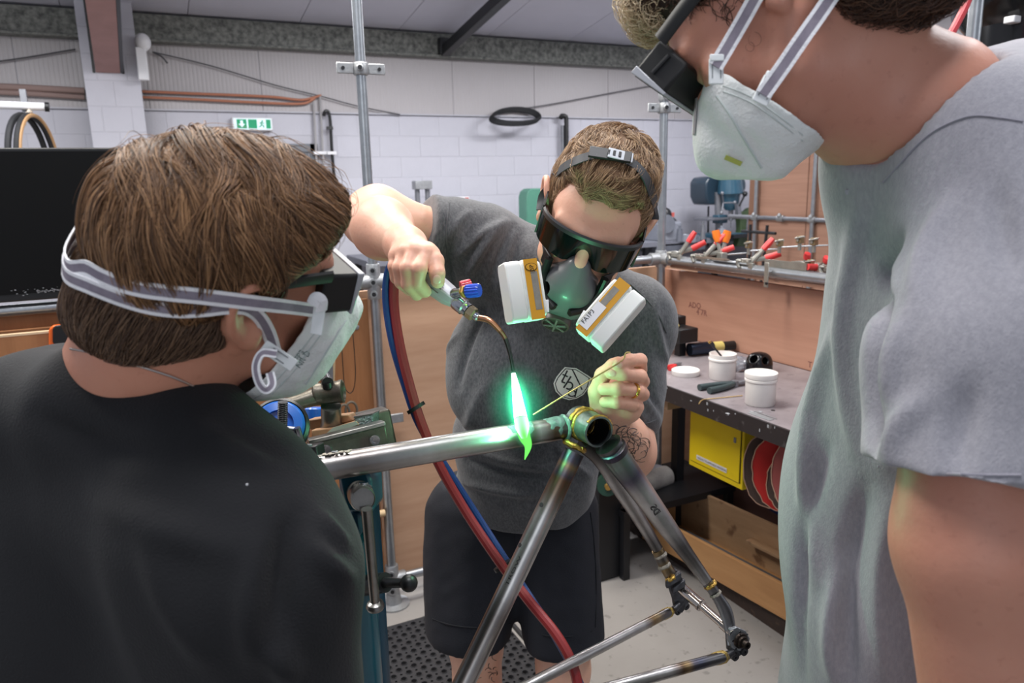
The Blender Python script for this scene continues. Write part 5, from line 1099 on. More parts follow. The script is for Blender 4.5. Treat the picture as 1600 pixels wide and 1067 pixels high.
MB().prism([W(x, y, 1.13) for x, y in ((553, 652), (583, 647), (583, 664), (558, 667))], CF*.05).build('knurled_face', mat('knurled', (150, 158, 156), .5, .6, var=(220, .9, (86, 104, 108)), bump=(300, .8)), bv, bevel=.001)
MB().prism([W(x, y, 1.132) for x, y in ((558, 666), (583, 663), (583, 672), (560, 675))], CF*.05).build('rear_jaw', m_teal, bv, bevel=.002); MB().prism([W(x, y, 1.13) for x, y in ((552, 651), (582, 646), (583, 650), (555, 655))], CF*.06).build('face_top', m_polw, bv)
MB().box(W(562, 676, 1.20), (.10, .06, .06), (dj, uj, fj)).build('slide', m_castg, bv, bevel=.004); MB().tube([W(556, 690, 1.17), V((*W(556, 690, 1.17)[:2], .5))], .03, 20).tube([V((*W(556, 690, 1.17)[:2], .5)), V((*W(556, 690, 1.17)[:2], .0))], .04, 20).build('pedestal', m_teald, bv)
# wooden soft blocks and the mandrel standing on them
wbk = thing('wooden_block', 'pair of scuffed wooden jaw blocks under the steel mandrel', 'block')
m_oak = mat('worn_oak', (176, 134, 96), .6, var=(8, .8, (140, 104, 74)), stretch=(1, 4, 4), bump=(50, .2)); m_oakp = mat('oak_paint', (176, 182, 166), .6, var=(20, .7, (140, 150, 132)))
prz('front_block', [(486, 672), (520, 668), (556, 658), (560, 662), (562, 675), (505, 688), (488, 692)], 1.125, .03, m_oak, wbk, .002)
prz('rear_block', [(480, 656), (545, 647), (552, 658), (486, 672), (480, 668)], 1.15, .04, m_oak, wbk, .002)
MB().prism([W(x, y, 1.1235) for x, y in ((520, 668), (556, 658), (560, 663), (500, 686))], CF*.0015).build('painted_corner', m_oakp, wbk)
MB().box(W(478, 676, 1.12), (.004, .03, .02), (dj, uj, fj)).build('metal_plate', m_steelg, wbk)
md_ = thing('tube_mandrel', 'old steel T-shaped mandrel with a tapered horn above the wooden block', 'mandrel')
MB().lathe(W(518, 664, 1.15), W(517, 630, 1.13)-W(518, 664, 1.15), [(.0175, -.002), (.0155, .006), (.0150, .036)], 32).build('post', m_polw, md_)
ha, hb = W(494, 616, 1.13), W(537, 611, 1.13); MB().lathe(ha, hb-ha, [(.014, -.003), (.0175, 0), (.0175, .004), (.0168, .005), (.0168, .034), (.0178, .036), (.0178, .041), (.014, .042), (.012, .038)], 36).build('head_barrel', m_castg, md_)
MB().tube([W(496, 619, 1.13), W(470, 627, 1.115), W(440, 634, 1.10)], [.0145, .0115, .009], 28).build('horn', m_castg, md_)
MB().tube([W(511, 597, 1.115), W(513, 606, 1.118)], .0075, 20).tube([W(508, 590, 1.14), W(512, 598, 1.112)], .0085, 20).build('grub_bolt', m_black, md_)
# blue jig cup with threaded screw
jg = thing('screw_clamp', 'chrome framed screw clamp with a blue round cup and black threaded screw', 'clamp'); m_jb = mat('jig_blue', (40, 104, 196), .3, coat=.3); m_jbl = mat('jig_chrome', (120, 120, 128), .2, .95)
jc = W(436, 664, 1.02); nj = unit(-CF+CU*.35+CR*.2); MB().lathe(jc-nj*.02, nj, [(.040, 0), (.040, .014), (.036, .018), (.036, .010), (.032, .010)], 40).build('rubber_ring', m_black, jg)
MB().lathe(jc-nj*.018, nj, [(.034, 0), (.0345, .016), (.031, .022), (.020, .024), (.0195, .018), (.001, .016)], 40).build('blue_cup', m_jb, jg)
s0_, s1_ = W(442, 628, .985), W(441, 676, .995); ds = unit(s1_-s0_); prof = []
Ls = np.linalg.norm(s1_-s0_); nn_ = 16
for k in range(nn_): prof += [(.0068, Ls*k/nn_), (.0054, Ls*(k+.5)/nn_)]
MB().lathe(s0_, ds, prof, 20).build('threaded_screw', m_black, jg, smooth=0)
for a, b in (((422, 668), (464, 672)), ((424, 690), (470, 697)), ((464, 668), (474, 704)), ((422, 668), (426, 692))): MB().tube([W(*a, .99), W(*b, 1.0)], .0045, 12).build('frame_bar', m_jbl, jg)
MB().prism([W(x, y, 1.0) for x, y in ((432, 677), (458, 676), (464, 688), (438, 690))], CF*.01).build('blue_pad', m_jb, jg, bevel=.001)
prz('end_block', [(472, 700), (494, 696), (497, 714), (500, 728), (480, 728)], .985, .04, m_black, jg, .002); MB().cyl(W(482, 697, .99), W(482, 694, .99), .005).build('block_screw', m_steelg, jg)
cr_ = thing('rubber_rings', 'two rubber rings hanging on the orange board behind the mandrel', 'ring')
for (x, y, rx) in ((549, 641, 9), (538, 645, 8)): MB().tube([on(x+rx*math.cos(a), y+13*math.sin(a), 'Y', YB-.02) for a in [2*math.pi*i/24 for i in range(25)]], .0045, 8, cap=False).build('rubber_ring', mat('ring_brown', (92, 84, 72), .6), cr_)
cp_ = tag(MB().lathe(W(492, 655, 1.25), CU, [(.016, 0), (.0165, .003), (.0165, .018), (.014, .020), (.001, .020)], 28).build('blue_cap', m_jb), 'small blue cap standing behind the wooden block', 'cap')
pcl = thing('steel_bracket', 'grey steel plate clipped on the orange board behind the white mask', 'plate')
MB().prism([on(x, y, 'Y', YB-.005) for x, y in ((506, 556), (520, 555), (521, 600), (508, 600))], (0, .015, 0)).build('plate', m_steelg, pcl, bevel=.001)
MB().prism([on(x, y, 'Y', YB+.010) for x, y in ((500, 548), (516, 540), (524, 565), (523, 610), (503, 610))], (0, .009, 0)).build('wood_backing', mat('pale_timber', (206, 178, 138), .6), pcl, bevel=.001)
# ------------------------------------------------------------------ people
from mathutils.bvhtree import BVHTree
def cw(a, b, c): return CR*a+CU*b+CF*c
def skin_mat(name, c1, c2, tat=None): 
    m = mat(name, c1, .48, var=(7, .5, c2), bump=(160, .10), sss=.12, grit=(120, .25, tuple(int(v*.9) for v in c2))); return m
m_skin = skin_mat('skin_fair', (226, 176, 150), (216, 152, 128)); m_skin2 = skin_mat('skin_warm', (206, 146, 120), (192, 124, 100)); m_skin3 = skin_mat('skin_tan', (196, 140, 118), (184, 120, 100))
def hair_mat(name, c1, c2, c3):
    m = bpy.data.materials.new(name); m.use_nodes = True; nt = m.node_tree; b = nt.nodes['Principled BSDF']; b.inputs['Roughness'].default_value = .45; b.inputs['Specular IOR Level'].default_value = .45
    hi = nt.nodes.new('ShaderNodeHairInfo'); cr = nt.nodes.new('ShaderNodeValToRGB'); cr.color_ramp.elements[0].color = (*lin(c1), 1); cr.color_ramp.elements[1].color = (*lin(c3), 1)
    e = cr.color_ramp.elements.new(.5); e.color = (*lin(c2), 1); nt.links.new(hi.outputs['Random'], cr.inputs[0]); nt.links.new(cr.outputs[0], b.inputs['Base Color']); return m
def fabric(name, c, c2, mel=.55, sc=420): return mat(name, c, .92, var=(sc, mel, c2), stretch=(1, 1, .45), bump=(700, .25), sheen=.25)
class Head:
    """L = the person's left, F = face, U = crown, as fractions of a metre from the mid-point between the ears"""
    def __init__(s, hc, fwd, up, left, k=1.0):
        s.c = V(hc); s.F = unit(fwd); s.U = unit(up-s.F*np.dot(up, s.F)); s.L = unit(left-s.F*np.dot(left, s.F)-s.U*np.dot(left, s.U)); s.k = k; s.ax = np.array([s.L, s.F, s.U])
    def p(s, l, f, u): return s.c+(s.L*l+s.F*f+s.U*u)*s.k
    def sculpt(s, f, neck, ears=True, stub=None):
        k = s.k; E = lambda l, fw, u, r, kk=.015, sub=False, p=2: f.ell(s.p(l, fw, u), V(r)*k, s.ax, kk, sub, p)
        C = lambda a, b, r1, r2, kk=.01, sub=False: f.cone(s.p(*a), s.p(*b), r1*k, r2*k, kk, sub)
        E(0, -.012, .045, (.076, .097, .086)); E(0, .045, .03, (.064, .052, .062), .02)
        E(0, .045, -.03, (.056, .052, .060), .025); E(0, .062, -.075, (.030, .026, .022), .02)      # face, chin
        for q in (-1, 1):
            C((q*.058, .0, -.03), (q*.046, .03, -.062), .018, .017, .02); C((q*.046, .03, -.062), (q*.015, .075, -.082), .017, .014, .02)
            E(q*.042, .070, -.008, (.022, .018, .016), .018); C((q*.048, .078, .030), (q*.012, .094, .028), .009, .009, .014)
            E(q*.032, .093, .012, (.017, .012, .012), .008, True); E(q*.032, .079, .012, (.0135, .0125, .0125), .003)
            C((q*.018, .0905, .0165), (q*.046, .082, .015), .0035, .003, .004); C((q*.020, .0895, .005), (q*.044, .082, .007), .003, .0025, .004)
            C((q*.012, .098, -.020), (q*.010, .090, -.022), .0085, .007, .006)
        C((0, .092, .026), (0, .112, -.012), .008, .0105, .010); E(0, .112, -.014, (.0105, .011, .010), .006)
        C((-.020, .086, -.043), (.020, .086, -.043), .006, .006, .008); E(0, .094, -.041, (.020, .006, .005), .005); E(0, .091, -.052, (.018, .007, .0065), .005); E(0, .100, -.0462, (.022, .006, .0016), .002, True)
        if ears:
            for q in (-1, 1):
                X = q*.079; pts = [(X-q*.006, .004, .006), (X+q*.004, .005, .022), (X+q*.010, -.004, .034), (X+q*.014, -.018, .037), (X+q*.016, -.029, .028), (X+q*.014, -.031, .010), (X+q*.009, -.024, -.008), (X+q*.004, -.012, -.020), (X+q*.001, -.004, -.026)]
                P_ = spl([s.p(*a) for a in pts], 3); f.chain(P_, [.0042*k+.0022*k*(i > len(P_)*.85) for i in range(len(P_))], .004)
                E(q*.082, -.014, .008, (.005, .017, .026), .006); C((X+q*.002, .001, -.018), (X+q*.002, -.002, -.028), .0065, .0060, .006)
                P_ = [s.p(X+q*.006, -.004, .024), s.p(X+q*.009, -.018, .024), s.p(X+q*.009, -.022, .008), s.p(X+q*.006, -.014, -.006)]; f.chain(P_, [.003*k]*4, .004)
                E(X+q*.008, -.007, .004, (.007, .0085, .011), .004, True); C((X, -.001, .004), (X-q*.004, .004, -.004), .004, .004, .004)
        f.chain(neck[0], neck[1], .03)
def smoothmesh(o): return o
def bvh_of(o):
    me = o.data; n = len(me.vertices); a = np.empty(n*3); me.vertices.foreach_get('co', a); return BVHTree.FromPolygons([tuple(v) for v in a.reshape(-1, 3)], [tuple(p.vertices) for p in me.polygons])
def hit(b, x, y, off=.0, miss=None):
    d = ray(x, y); r = b.ray_cast(Vector(CC), Vector(d), 5.0)
    if r[0] is None:
        z = miss or 1.0; r = b.find_nearest(Vector(W(x, y, z)))
    n = V(r[1]); 
    if np.dot(n, V(r[0])-CC) > 0 and miss is None: n = -n
    return V(r[0])+n*off, n
def ribbon(name, pts, ups, width, mats, parent, thick=.0012, pattern=(0, 0, 1, 1, 1, 0, 0), xs=(-.5, -.47, -.27, -.25, .25, .27, .47, .5)):
    """elastic band: ups point across the band; the middle columns take the second material"""
    A = [V(p) for p in pts]; n = len(A); mb = MB()
    for j in range(7):
        rows = [[A[i]+unit(ups[i])*width*xs[j+e] for i in range(n)] for e in (0, 1)]
        mb.sheet(rows, thick*(1.35 if pattern[j] == 0 else 1.0), m=pattern[j])
    return mb.build(name, mats, parent, smooth=50)
def flow(bv, roots, dirs, n, seg, lift, jit, rng, curl=0.0, clumps=0, stop=None):
    """comb strands along a surface: start at roots, step along dirs(p) kept just above the surface"""
    out = []
    if clumps:
        cen = roots[rng.choice(len(roots), clumps)]; cwv = rng.randn(clumps, 3)*jit; clf = rng.uniform(.1, 1.3, clumps); who = np.array([np.argmin(((cen-r)**2).sum(1)) for r in roots])
    for ri, r in enumerate(roots):
        p = V(r); c = []; lf = lift*rng.uniform(.2, 1.3); w = rng.randn(3)*jit
        if clumps: k_ = who[ri]; w = cwv[k_]+w*.18+(cen[k_]-V(r))*14; lf = lift*clf[k_]*rng.uniform(.6, 1.1)
        ph = rng.rand()*6.28; L_ = seg*rng.uniform(.75, 1.2)
        for i in range(n):
            nr = bv.find_nearest(Vector(p)); q = V(nr[0]); nn = V(nr[1])
            if np.dot(nn, p-q) < 0 and np.linalg.norm(p-q) > 1e-5: pass
            h_ = lf*min(1, i/3+.2); q2 = q+nn*h_; c.append(q2)
            if stop is not None and stop(q): L_ = .0004
            d = dirs(q)+w+rng.randn(3)*jit*(.06 if clumps else .3)
            if curl: d = d+np.cross(nn, unit(d))*math.sin(ph+i*1.1)*curl
            d = d-nn*np.dot(d, nn); p = q2+unit(d)*L_
        out.append(c)
    return np.array(out)
def surf_pts(P, Q, n, rng, cond=None):
    N = normals(P, Q); idx = np.arange(len(P)) if cond is None else np.where(cond(P, N))[0]; return P[rng.choice(idx, n)]+rng.randn(n, 3)*.0012
def folds(P, N, Q, items):
    """creases: (x1, y1, x2, y2, width, height) laid on the surface"""
    bv = BVHTree.FromPolygons([tuple(v) for v in P], [tuple(v) for v in Q]); d = np.zeros(len(P))
    for (x1, y1, x2, y2, w, h_) in items:
        L_ = []
        for t in np.linspace(0, 1, 7):
            bow = 4*t*(1-t)*.06; r_ = bv.ray_cast(Vector(CC), Vector(ray(x1+(x2-x1)*t-(y2-y1)*bow, y1+(y2-y1)*t+(x2-x1)*bow)), 5.0)
            if r_[0] is not None: L_.append(V(r_[0]))
        if len(L_) < 3: continue
        best = np.full(len(P), 9.); tt = np.zeros(len(P)); lo_ = np.min(L_, axis=0)-4*w; hi_ = np.max(L_, axis=0)+4*w; m = np.all((P > lo_) & (P < hi_), axis=1); Pm = P[m]; bm_ = best[m]; tm = tt[m]
        for i in range(len(L_)-1):
            a_, ab = L_[i], L_[i+1]-L_[i]; t = np.clip(((Pm-a_)@ab)/(ab@ab+1e-12), 0, 1); q = np.linalg.norm(Pm-a_-t[:, None]*ab, axis=1); k = q < bm_; bm_[k] = q[k]; tm[k] = (i+t[k])/(len(L_)-1)
        d[m] += 1.7*h_*np.exp(-(bm_/(w*.85))**2)*(np.sin(np.pi*np.clip(tm*.9+.05, 0, 1))**.7)
    return P+N*d[:, None]
def joined(name, parts, m, parent):
    P = []; Q = []; o = 0
    for p, q in parts: P.append(p); Q.append(q+o); o += len(p)
    return qmesh(name, np.concatenate(P), np.concatenate(Q), m, parent)
def finger(f, pts, r0, r1, k=.0035):
    P_ = [W(*p) for p in pts]; n = len(P_); f.chain(P_, [r0+(r1-r0)*i/(n-1) for i in range(n)], k)
m_nail = mat('nail', (228, 178, 160), .3)
def nail(parent, p, n, along, w, l):
    n = unit(n); a = unit(V(along)-n*np.dot(along, n)); s = np.cross(n, a); return MB().ball(V(p), (w, l, .0012), 12, (s, a, n)).build('fingernail', m_nail, parent)

# ============================================================ the welder
wk = thing('person', 'crouching man in a dark grey T-shirt and navy shorts holding torch and filler rod', 'person')
tl = math.radians(40)
hc = W(925, 347, 1.19); wL = cw(.94, -.34, .02); wU = cw(.34*math.cos(tl), .94*math.cos(tl), -math.sin(tl)); wF = cw(-.34*math.sin(tl), -.94*math.sin(tl), -math.cos(tl))
WH = Head(hc, wF, wU, wL, .985)
f = Field(hc-.17, hc+.17, .0028)
neckb = W(893, 440, 1.42)
WH.sculpt(f, ([WH.p(0, -.03, -.02), WH.p(0, -.045, -.07), neckb], [.058, .056, .062]))
hp_, hq_ = f.mesh(2)
# right arm (raised) and hand
f = Field(np.minimum(W(555, 470, 1.02), W(560, 270, 1.48)), np.maximum(W(800, 280, 1.52), W(700, 300, 1.0)), .0026)
sh_r = W(765, 385, 1.46); el_r = W(578, 343, 1.33); wr_r = W(636, 385, 1.155)
f.cone(sh_r, el_r*.8+sh_r*.2, .056, .045, .02); f.cone(el_r*.8+sh_r*.2, el_r, .045, .044, .03); f.ell(W(590, 322, 1.36), (.04, .04, .04), k=.03)
f.cone(el_r, el_r*.62+wr_r*.38, .044, .047, .03); f.cone(el_r*.62+wr_r*.38, wr_r, .047, .028, .03)
ra_p, ra_q = f.mesh(2)
f = Field(np.minimum(W(595, 485, 1.02), W(600, 370, 1.22)), np.maximum(W(715, 350, 1.22), W(700, 380, 1.0)), .0017)
f.cone(el_r*.3+wr_r*.7, wr_r, .036, .028, .01); f.cone(wr_r, W(643, 396, 1.125), .028, .026, .02)
KN = {'index': (664, 396, 1.085), 'middle': (647, 392, 1.085), 'ring': (632, 394, 1.095), 'pinky': (620, 401, 1.112)}
for kx in KN.values(): f.cone(W(641, 394, 1.135), W(*kx), .0165, .0125, .014)
f.cone(W(646, 404, 1.13), W(640, 418, 1.115), .022, .016, .014)
finger(f, [KN['index'], (655, 420, 1.066), (652, 441, 1.078), (664, 455, 1.10)], .0120, .0098)
finger(f, [KN['middle'], (637, 419, 1.070), (638, 444, 1.080), (651, 460, 1.105)], .0118, .0095)
finger(f, [KN['ring'], (624, 418, 1.085), (627, 441, 1.095), (640, 453, 1.115)], .0112, .009)
finger(f, [KN['pinky'], (616, 416, 1.105), (619, 434, 1.115), (631, 444, 1.13)], .010, .008)
f.cone(W(655, 396, 1.125), W(674, 398, 1.10), .018, .0135, .012)
finger(f, [(668, 392, 1.105), (680, 408, 1.088), (683, 427, 1.076), (684, 440, 1.079)], .0142, .0100)
rh_p, rh_q = f.mesh(1)
# left arm with tattoo and fist
sh_l = W(1000, 498, 1.43); el_l = W(980, 706, 1.34); wr_l = W(955, 654, 1.185)
f = Field(np.minimum(W(880, 760, 1.0), W(900, 470, 1.5))-.02, np.maximum(W(1060, 440, 1.5), W(1040, 600, 1.0))+.02, .0028)
f.cone(sh_l, el_l, .052, .042, .02); f.ell(el_l, (.044, .044, .044), k=.02); f.cone(el_l, el_l*.6+wr_l*.4, .043, .041, .03); f.cone(el_l*.6+wr_l*.4, wr_l, .041, .027, .03)
la_p, la_q = f.mesh(2)
f = Field(np.minimum(W(915, 680, 1.260), W(920, 650, 1.060))-.01, np.maximum(W(1020, 540, 1.260), W(1020, 560, 1.060))+.01, .0016)
f.cone(el_l*.2+wr_l*.8, wr_l, .031, .0275, .01); f.cone(wr_l, W(958, 640, 1.160), .0265, .028, .02)
f.ell(W(968, 612, 1.158), (.034, .026, .048), (CR, CF, CU), .02); f.ell(W(945, 640, 1.138), (.020, .018, .024), (CR, CF, CU), .018); f.ell(W(985, 640, 1.138), (.017, .018, .018), (CR, CF, CU), .016)
finger(f, [(1000, 578, 1.155), (1000, 563, 1.122), (984, 563, 1.096), (966, 569, 1.086)], .0112, .0090)
finger(f, [(1004, 596, 1.152), (1000, 588, 1.112), (975, 584, 1.090), (955, 583, 1.094)], .0112, .0092)
finger(f, [(1004, 616, 1.148), (997, 611, 1.112), (966, 607, 1.090), (943, 608, 1.100)], .0110, .0092)
finger(f, [(996, 636, 1.143), (988, 632, 1.112), (964, 629, 1.094), (945, 628, 1.106)], .0102, .0085)
finger(f, [(938, 646, 1.148), (933, 612, 1.130), (942, 586, 1.114), (958, 571, 1.106), (966, 566, 1.102)], .0150, .0088)
lh_p, lh_q = f.mesh(1)
# trunk and legs
hipc = W(808, 800, 1.75)
f = Field(np.minimum.reduce([W(650, 1100, 1.6), W(650, 300, 1.7), V((.2, .9, 0))]), np.maximum.reduce([W(1080, 360, 1.2), W(1100, 420, 1.7), V((1.5, 2.1, .5))]), .007)
ch = W(868, 545, 1.50); wa = W(825, 690, 1.66)
tax = (unit(cw(.95, -.28, 0)), unit(cw(.1, .45, -.88)), unit(cw(.25, .85, .40)))
f.ell(ch, (.135, .085, .135), tax, .03); f.ell(wa, (.120, .082, .13), tax, .05); f.ell(hipc, (.135, .09, .10), (CR, CF, V((0, 0, 1))), .05)
f.cone(W(800, 430, 1.47), W(965, 490, 1.47), .06, .06, .05); f.cone(neckb, W(880, 480, 1.46), .06, .08, .03)
legs = {}
for nm, hx, hz, fx, fy in (('R', 742, 1.74, .74, 1.66), ('L', 882, 1.74, 1.08, 1.62)):
    hp = W(hx, 830, hz); an = V((fx, fy, .09)); kn = hp*.52+an*.48+cw(0, 0, -.03); kn[2] = .50; legs[nm] = (hp, kn, an)
legs['R'] = (W(742, 830, 1.75), W(744, 1010, 1.72), None); legs['L'] = (W(868, 830, 1.75), W(880, 1045, 1.70), None)
for nm in 'RL':
    hp, kn, _ = legs[nm]; an = V((kn[0]+.03, kn[1]+.05, .09)); legs[nm] = (hp, kn, an)
    f.cone(hp, kn, .082, .060, .03); f.cone(kn, kn*.6+an*.4+V((0, .012, 0)), .058, .060, .02); f.cone(kn*.6+an*.4+V((0, .012, 0)), an, .060, .037, .02)
tr_p, tr_q = f.mesh(1)
body = joined('body', [(hp_, hq_), (ra_p, ra_q), (rh_p, rh_q), (la_p, la_q), (lh_p, lh_q), (tr_p, tr_q)], m_skin, wk)
for nm in 'RL':
    an = legs[nm][2]; f = Field(an-V((.1, .16, .09)), an+V((.1, .22, .06)), .005); tdr = unit(V((-.15, -1, 0)))
    f.ell(an+tdr*.03-V((0, 0, .045)), (.045, .135, .045), (unit(np.cross(tdr, (0, 0, 1))), tdr, V((0, 0, 1))), .02); f.cone(an, an-V((0, 0, .03)), .045, .045, .02); f.cut((0, 0, .004), (0, 0, -1)); P_, Q_ = f.mesh(1)
    qmesh('shoe', P_, Q_, mat('shoe_black', (34, 34, 38), .6), wk)
# tattoos: ink drawn on the skin of the forearm and the calf
bb_ = bvh_of(body); m_tat = mat('tattoo_ink', (84, 78, 76), .6); m_tat2 = mat('tattoo_ink_dark', (54, 50, 50), .6)
def ink(name, paths, r, m, parent, bv=None, off=.0004, cyc=False):
    mb = MB()
    for pa in paths:
        pts = []
        for (x, y) in pa:
            rr_ = (bv or bb_).ray_cast(Vector(CC), Vector(ray(x, y)), 5.0)
            if rr_[0] is None: continue
            pts.append(V(rr_[0])+V(rr_[1])*off)
        if len(pts) > 1 and all(np.linalg.norm(pts[i+1]-pts[i]) < .03 for i in range(len(pts)-1)): mb.tube(pts, [(r, .0003)]*len(pts), 6)
    o = mb.build(name, m, parent) if mb.n else None
    if o is not None: o['kind'] = 'stuff'
    return o
rr = random.Random(12); paths = []
for k in range(80):
    x0, y0 = rr.uniform(958, 1006), rr.uniform(664, 722); a0 = rr.uniform(0, 6.28); R_ = rr.uniform(4, 15); paths.append([(x0+R_*math.cos(a0+t*.25), y0+R_*.9*math.sin(a0+t*.25)) for t in range(rr.randint(5, 11))])
ink('tattoo', paths, .0006, m_tat, wk)
rr = random.Random(15); paths = []
for k in range(20):
    x0, y0 = rr.uniform(752, 776), rr.uniform(990, 1060); a0 = rr.uniform(0, 6.28); R_ = rr.uniform(3, 9); paths.append([(x0+R_*math.cos(a0+t*.3), y0+R_*math.sin(a0+t*.3)) for t in range(8)])
ink('tattoo', paths, .0013, m_tat2, wk)
ink('tattoo', [[(717+i*3, 1052+3*math.sin(i)) for i in range(8)], [(718, 1060), (728, 1057), (740, 1062), (752, 1058)]], .0012, m_tat2, wk)
# nails and ring
for (x, y, z, w, l, al) in ((683, 437, 1.068, .0062, .0075, (.1, -1, 0)),):
    r_ = bb_.ray_cast(Vector(CC), Vector(ray(x, y)), 5); nail(wk, V(r_[0])-V(r_[1])*.0002, r_[1], cw(*al), w, l)
for (x, y) in ((967, 570), (957, 583)):
    r_ = bb_.ray_cast(Vector(CC), Vector(ray(x, y)), 5); nail(wk, V(r_[0])-V(r_[1])*.0002, r_[1], cw(-1, .1, 0), .0052, .006)
rc_ = W(990, 610, 1.106); rd = unit(W(968, 607, 1.09)-W(1000, 611, 1.115)); MB().lathe(rc_-rd*.0022, rd, [(.0112, 0), (.0119, .0004), (.0119, .0042), (.0112, .0046)], 32).build('wedding_ring', mat('gold', (222, 180, 92), .2, 1.0), wk)
# hair
f = Field(hc-.2, hc+.2, .0028)
E = lambda l, fw, u, r, kk=.015, sub=False, p=2: f.ell(WH.p(l, fw, u), r, WH.ax, kk, sub, p)
E(0, -.018, .052, (.0815, .103, .094)); E(0, .045, .108, (.055, .042, .030), .03); E(0, .0, .118, (.062, .07, .030), .02)
f.cut(WH.p(0, .080, .076), WH.F*.90-WH.U*.45, .012); 
E(0, .092, .012, (.072, .042, .048), .006, True)
for q in (-1, 1): f.ell(WH.p(q*.058, .074, .052), (.026, .030, .040), WH.ax, .010, True); f.ell(WH.p(q*.085, -.01, -.002), (.022, .028, .034), WH.ax, .006, True)
f.cut(WH.p(0, -.06, -.05), -WH.U+WH.F*.3, .008)
P_, Q_ = f.mesh(2); N2 = normals(P_, Q_); P_ = P_+N2*(vnoise(P_@WH.ax.T*V((1, 1, 1)), 70, 4)*.0018)[:, None]
WHP, WHQ = P_, Q_
m_hw = mat('hair_base_brown', (118, 88, 62), .8, var=(60, .7, (88, 66, 48))); hair = qmesh('hair', P_, Q_, m_hw, wk)
rng = np.random.RandomState(3); bvh = bvh_of(hair)
def wdir(q):
    l = np.dot(q-WH.c, WH.L); fw = np.dot(q-WH.c, WH.F); u = np.dot(q-WH.c, WH.U)
    return WH.F*(1.0 if u > .05 else .3)-WH.U*(.3 if u > .06 else .9)+WH.L*(l*6)+WH.L*.35*math.sin(fw*60+u*50)
roots = surf_pts(P_, Q_, 9000, rng); S_ = flow(bvh, roots, wdir, 7, .0045, .0055, .35, rng, .15, clumps=220)
strands('hair_strands', S_, hair_mat('hair_sandy', (104, 80, 58), (150, 120, 90), (196, 162, 122)), hair, .00042, .00012)
# eyebrows hidden by goggles; head harness of the respirator
m_strap = mat('strap_charcoal', (52, 54, 58), .6, var=(200, .5, (40, 42, 46))); m_gog = mat('goggle_black', (12, 12, 14), .45)
def arc(h_, f0, a0, a1, rl, ru, u0, n=26, lean=0.0): return [h_.p(rl*math.sin(a), f0+lean*math.cos(a), u0+ru*math.cos(a)) for a in np.linspace(a0, a1, n)]
rsp = thing('respirator', 'grey half-face respirator with two white cartridges on the crouching welder', 'respirator')
BVHH = BVHTree.FromPolygons([tuple(v) for v in np.concatenate([WHP, hp_])], [tuple(v) for v in np.concatenate([WHQ, hq_+len(WHP)])])
pp = []
for (x, y) in [(846, 330), (850, 308), (860, 286), (878, 268), (902, 254), (930, 246), (960, 247), (985, 257), (1003, 275), (1014, 298), (1020, 325), (1021, 345)]:
    r_ = BVHH.ray_cast(Vector(CC), Vector(ray(x, y)), 5.0)
    if r_[0] is None: r_ = BVHH.find_nearest(Vector(W(x, y, 1.17)))
    pp.append((V(r_[0])+V(r_[1])*.0045, V(r_[1])))
sp_ = spl([p for p, n in pp], 4); sn_ = spl([n for p, n in pp], 4); tn_ = [unit(sp_[min(i+1, len(sp_)-1)]-sp_[max(i-1, 0)]) for i in range(len(sp_))]
MB().sheet([[sp_[i]+unit(np.cross(unit(sn_[i]), tn_[i]))*e for i in range(len(sp_))] for e in (-.0075, -.003, .003, .0075)], .0022).build('head_strap', m_strap, rsp)
def on_strap(x, y, L_, w_, th, m, nm, off, ang=0.0, dx=0.0):
    k = min(range(len(sp_)), key=lambda i: np.linalg.norm(sp_[i]-W(x, y, (sp_[i]-CC)@CF))); n_ = unit(sn_[k]); t_ = unit(tn_[k]-n_*np.dot(tn_[k], n_))
    return MB().box(sp_[k]+n_*off+t_*dx, (L_, w_, th), (t_, np.cross(n_, t_), n_)).build(nm, m, rsp, bevel=.001)
on_strap(950, 247, .060, .018, .004, m_gog, 'buckle', .002); on_strap(965, 248, .036, .016, .002, mat('buckle_white', (214, 218, 224), .4), 'buckle_plate', .0052)
for q in (-.010, -.002, .006): on_strap(962, 248, .004, .009, .001, m_gog, 'buckle_slot', .0066, 0, q)
on_strap(932, 246, .012, .012, .002, mat('buckle_white', (214, 218, 224), .4), 'buckle_tab', .0052)
# goggles: wrap-round dark green shield
gg = thing('goggles', 'wrap-round dark green welding goggles on the crouching welder', 'goggles')
m_lens = mat('green_lens', (5, 16, 14), .10, spec=.5)
def gcur(a, e=0.0): return (.081+e)*math.sin(a), .044+(.069+e)*max(math.cos(a), 0)**.75
rows = []
for v in np.linspace(0, 1, 9):
    row = []
    for a in np.linspace(-1.30, 1.30, 41):
        nz = math.exp(-(a/.20)**2); ub = -.024+.006*abs(a)+.026*nz; ut = .036; u = ut+(ub-ut)*v; l_, f_ = gcur(a); row.append(WH.p(l_, f_+.004*(1-v)-.010*v, u))
    rows.append(row)
MB().sheet(rows, .0024).build('lens', m_lens, gg)
rows = [[WH.p(gcur(a, e)[0], gcur(a, e)[1]+.003, u_) for a in np.linspace(-1.30, 1.30, 41)] for e, u_ in ((-.003, .037), (.0, .0385), (.0014, .037), (.0012, .031))]
MB().sheet(rows, .0022).build('brow_frame', mat('goggle_grey', (30, 31, 35), .4), gg)
for q in (-1, 1):
    MB().sheet([[WH.p(q*(.0805+.003*t), .062-.070*t, u_*(1-t*.55)+.012*t) for t in np.linspace(0, 1, 8)] for u_ in (-.016, .0, .018, .035)], .0025).build('side_shield', m_gog, gg)
    MB().tube(spl([WH.p(q*.084, .005, .018), WH.p(q*.087, -.02, .024), WH.p(q*.086, -.045, .016), WH.p(q*.083, -.055, .0)], 5), [(.0022, .004)]*16, 8).build('temple', m_gog, gg)
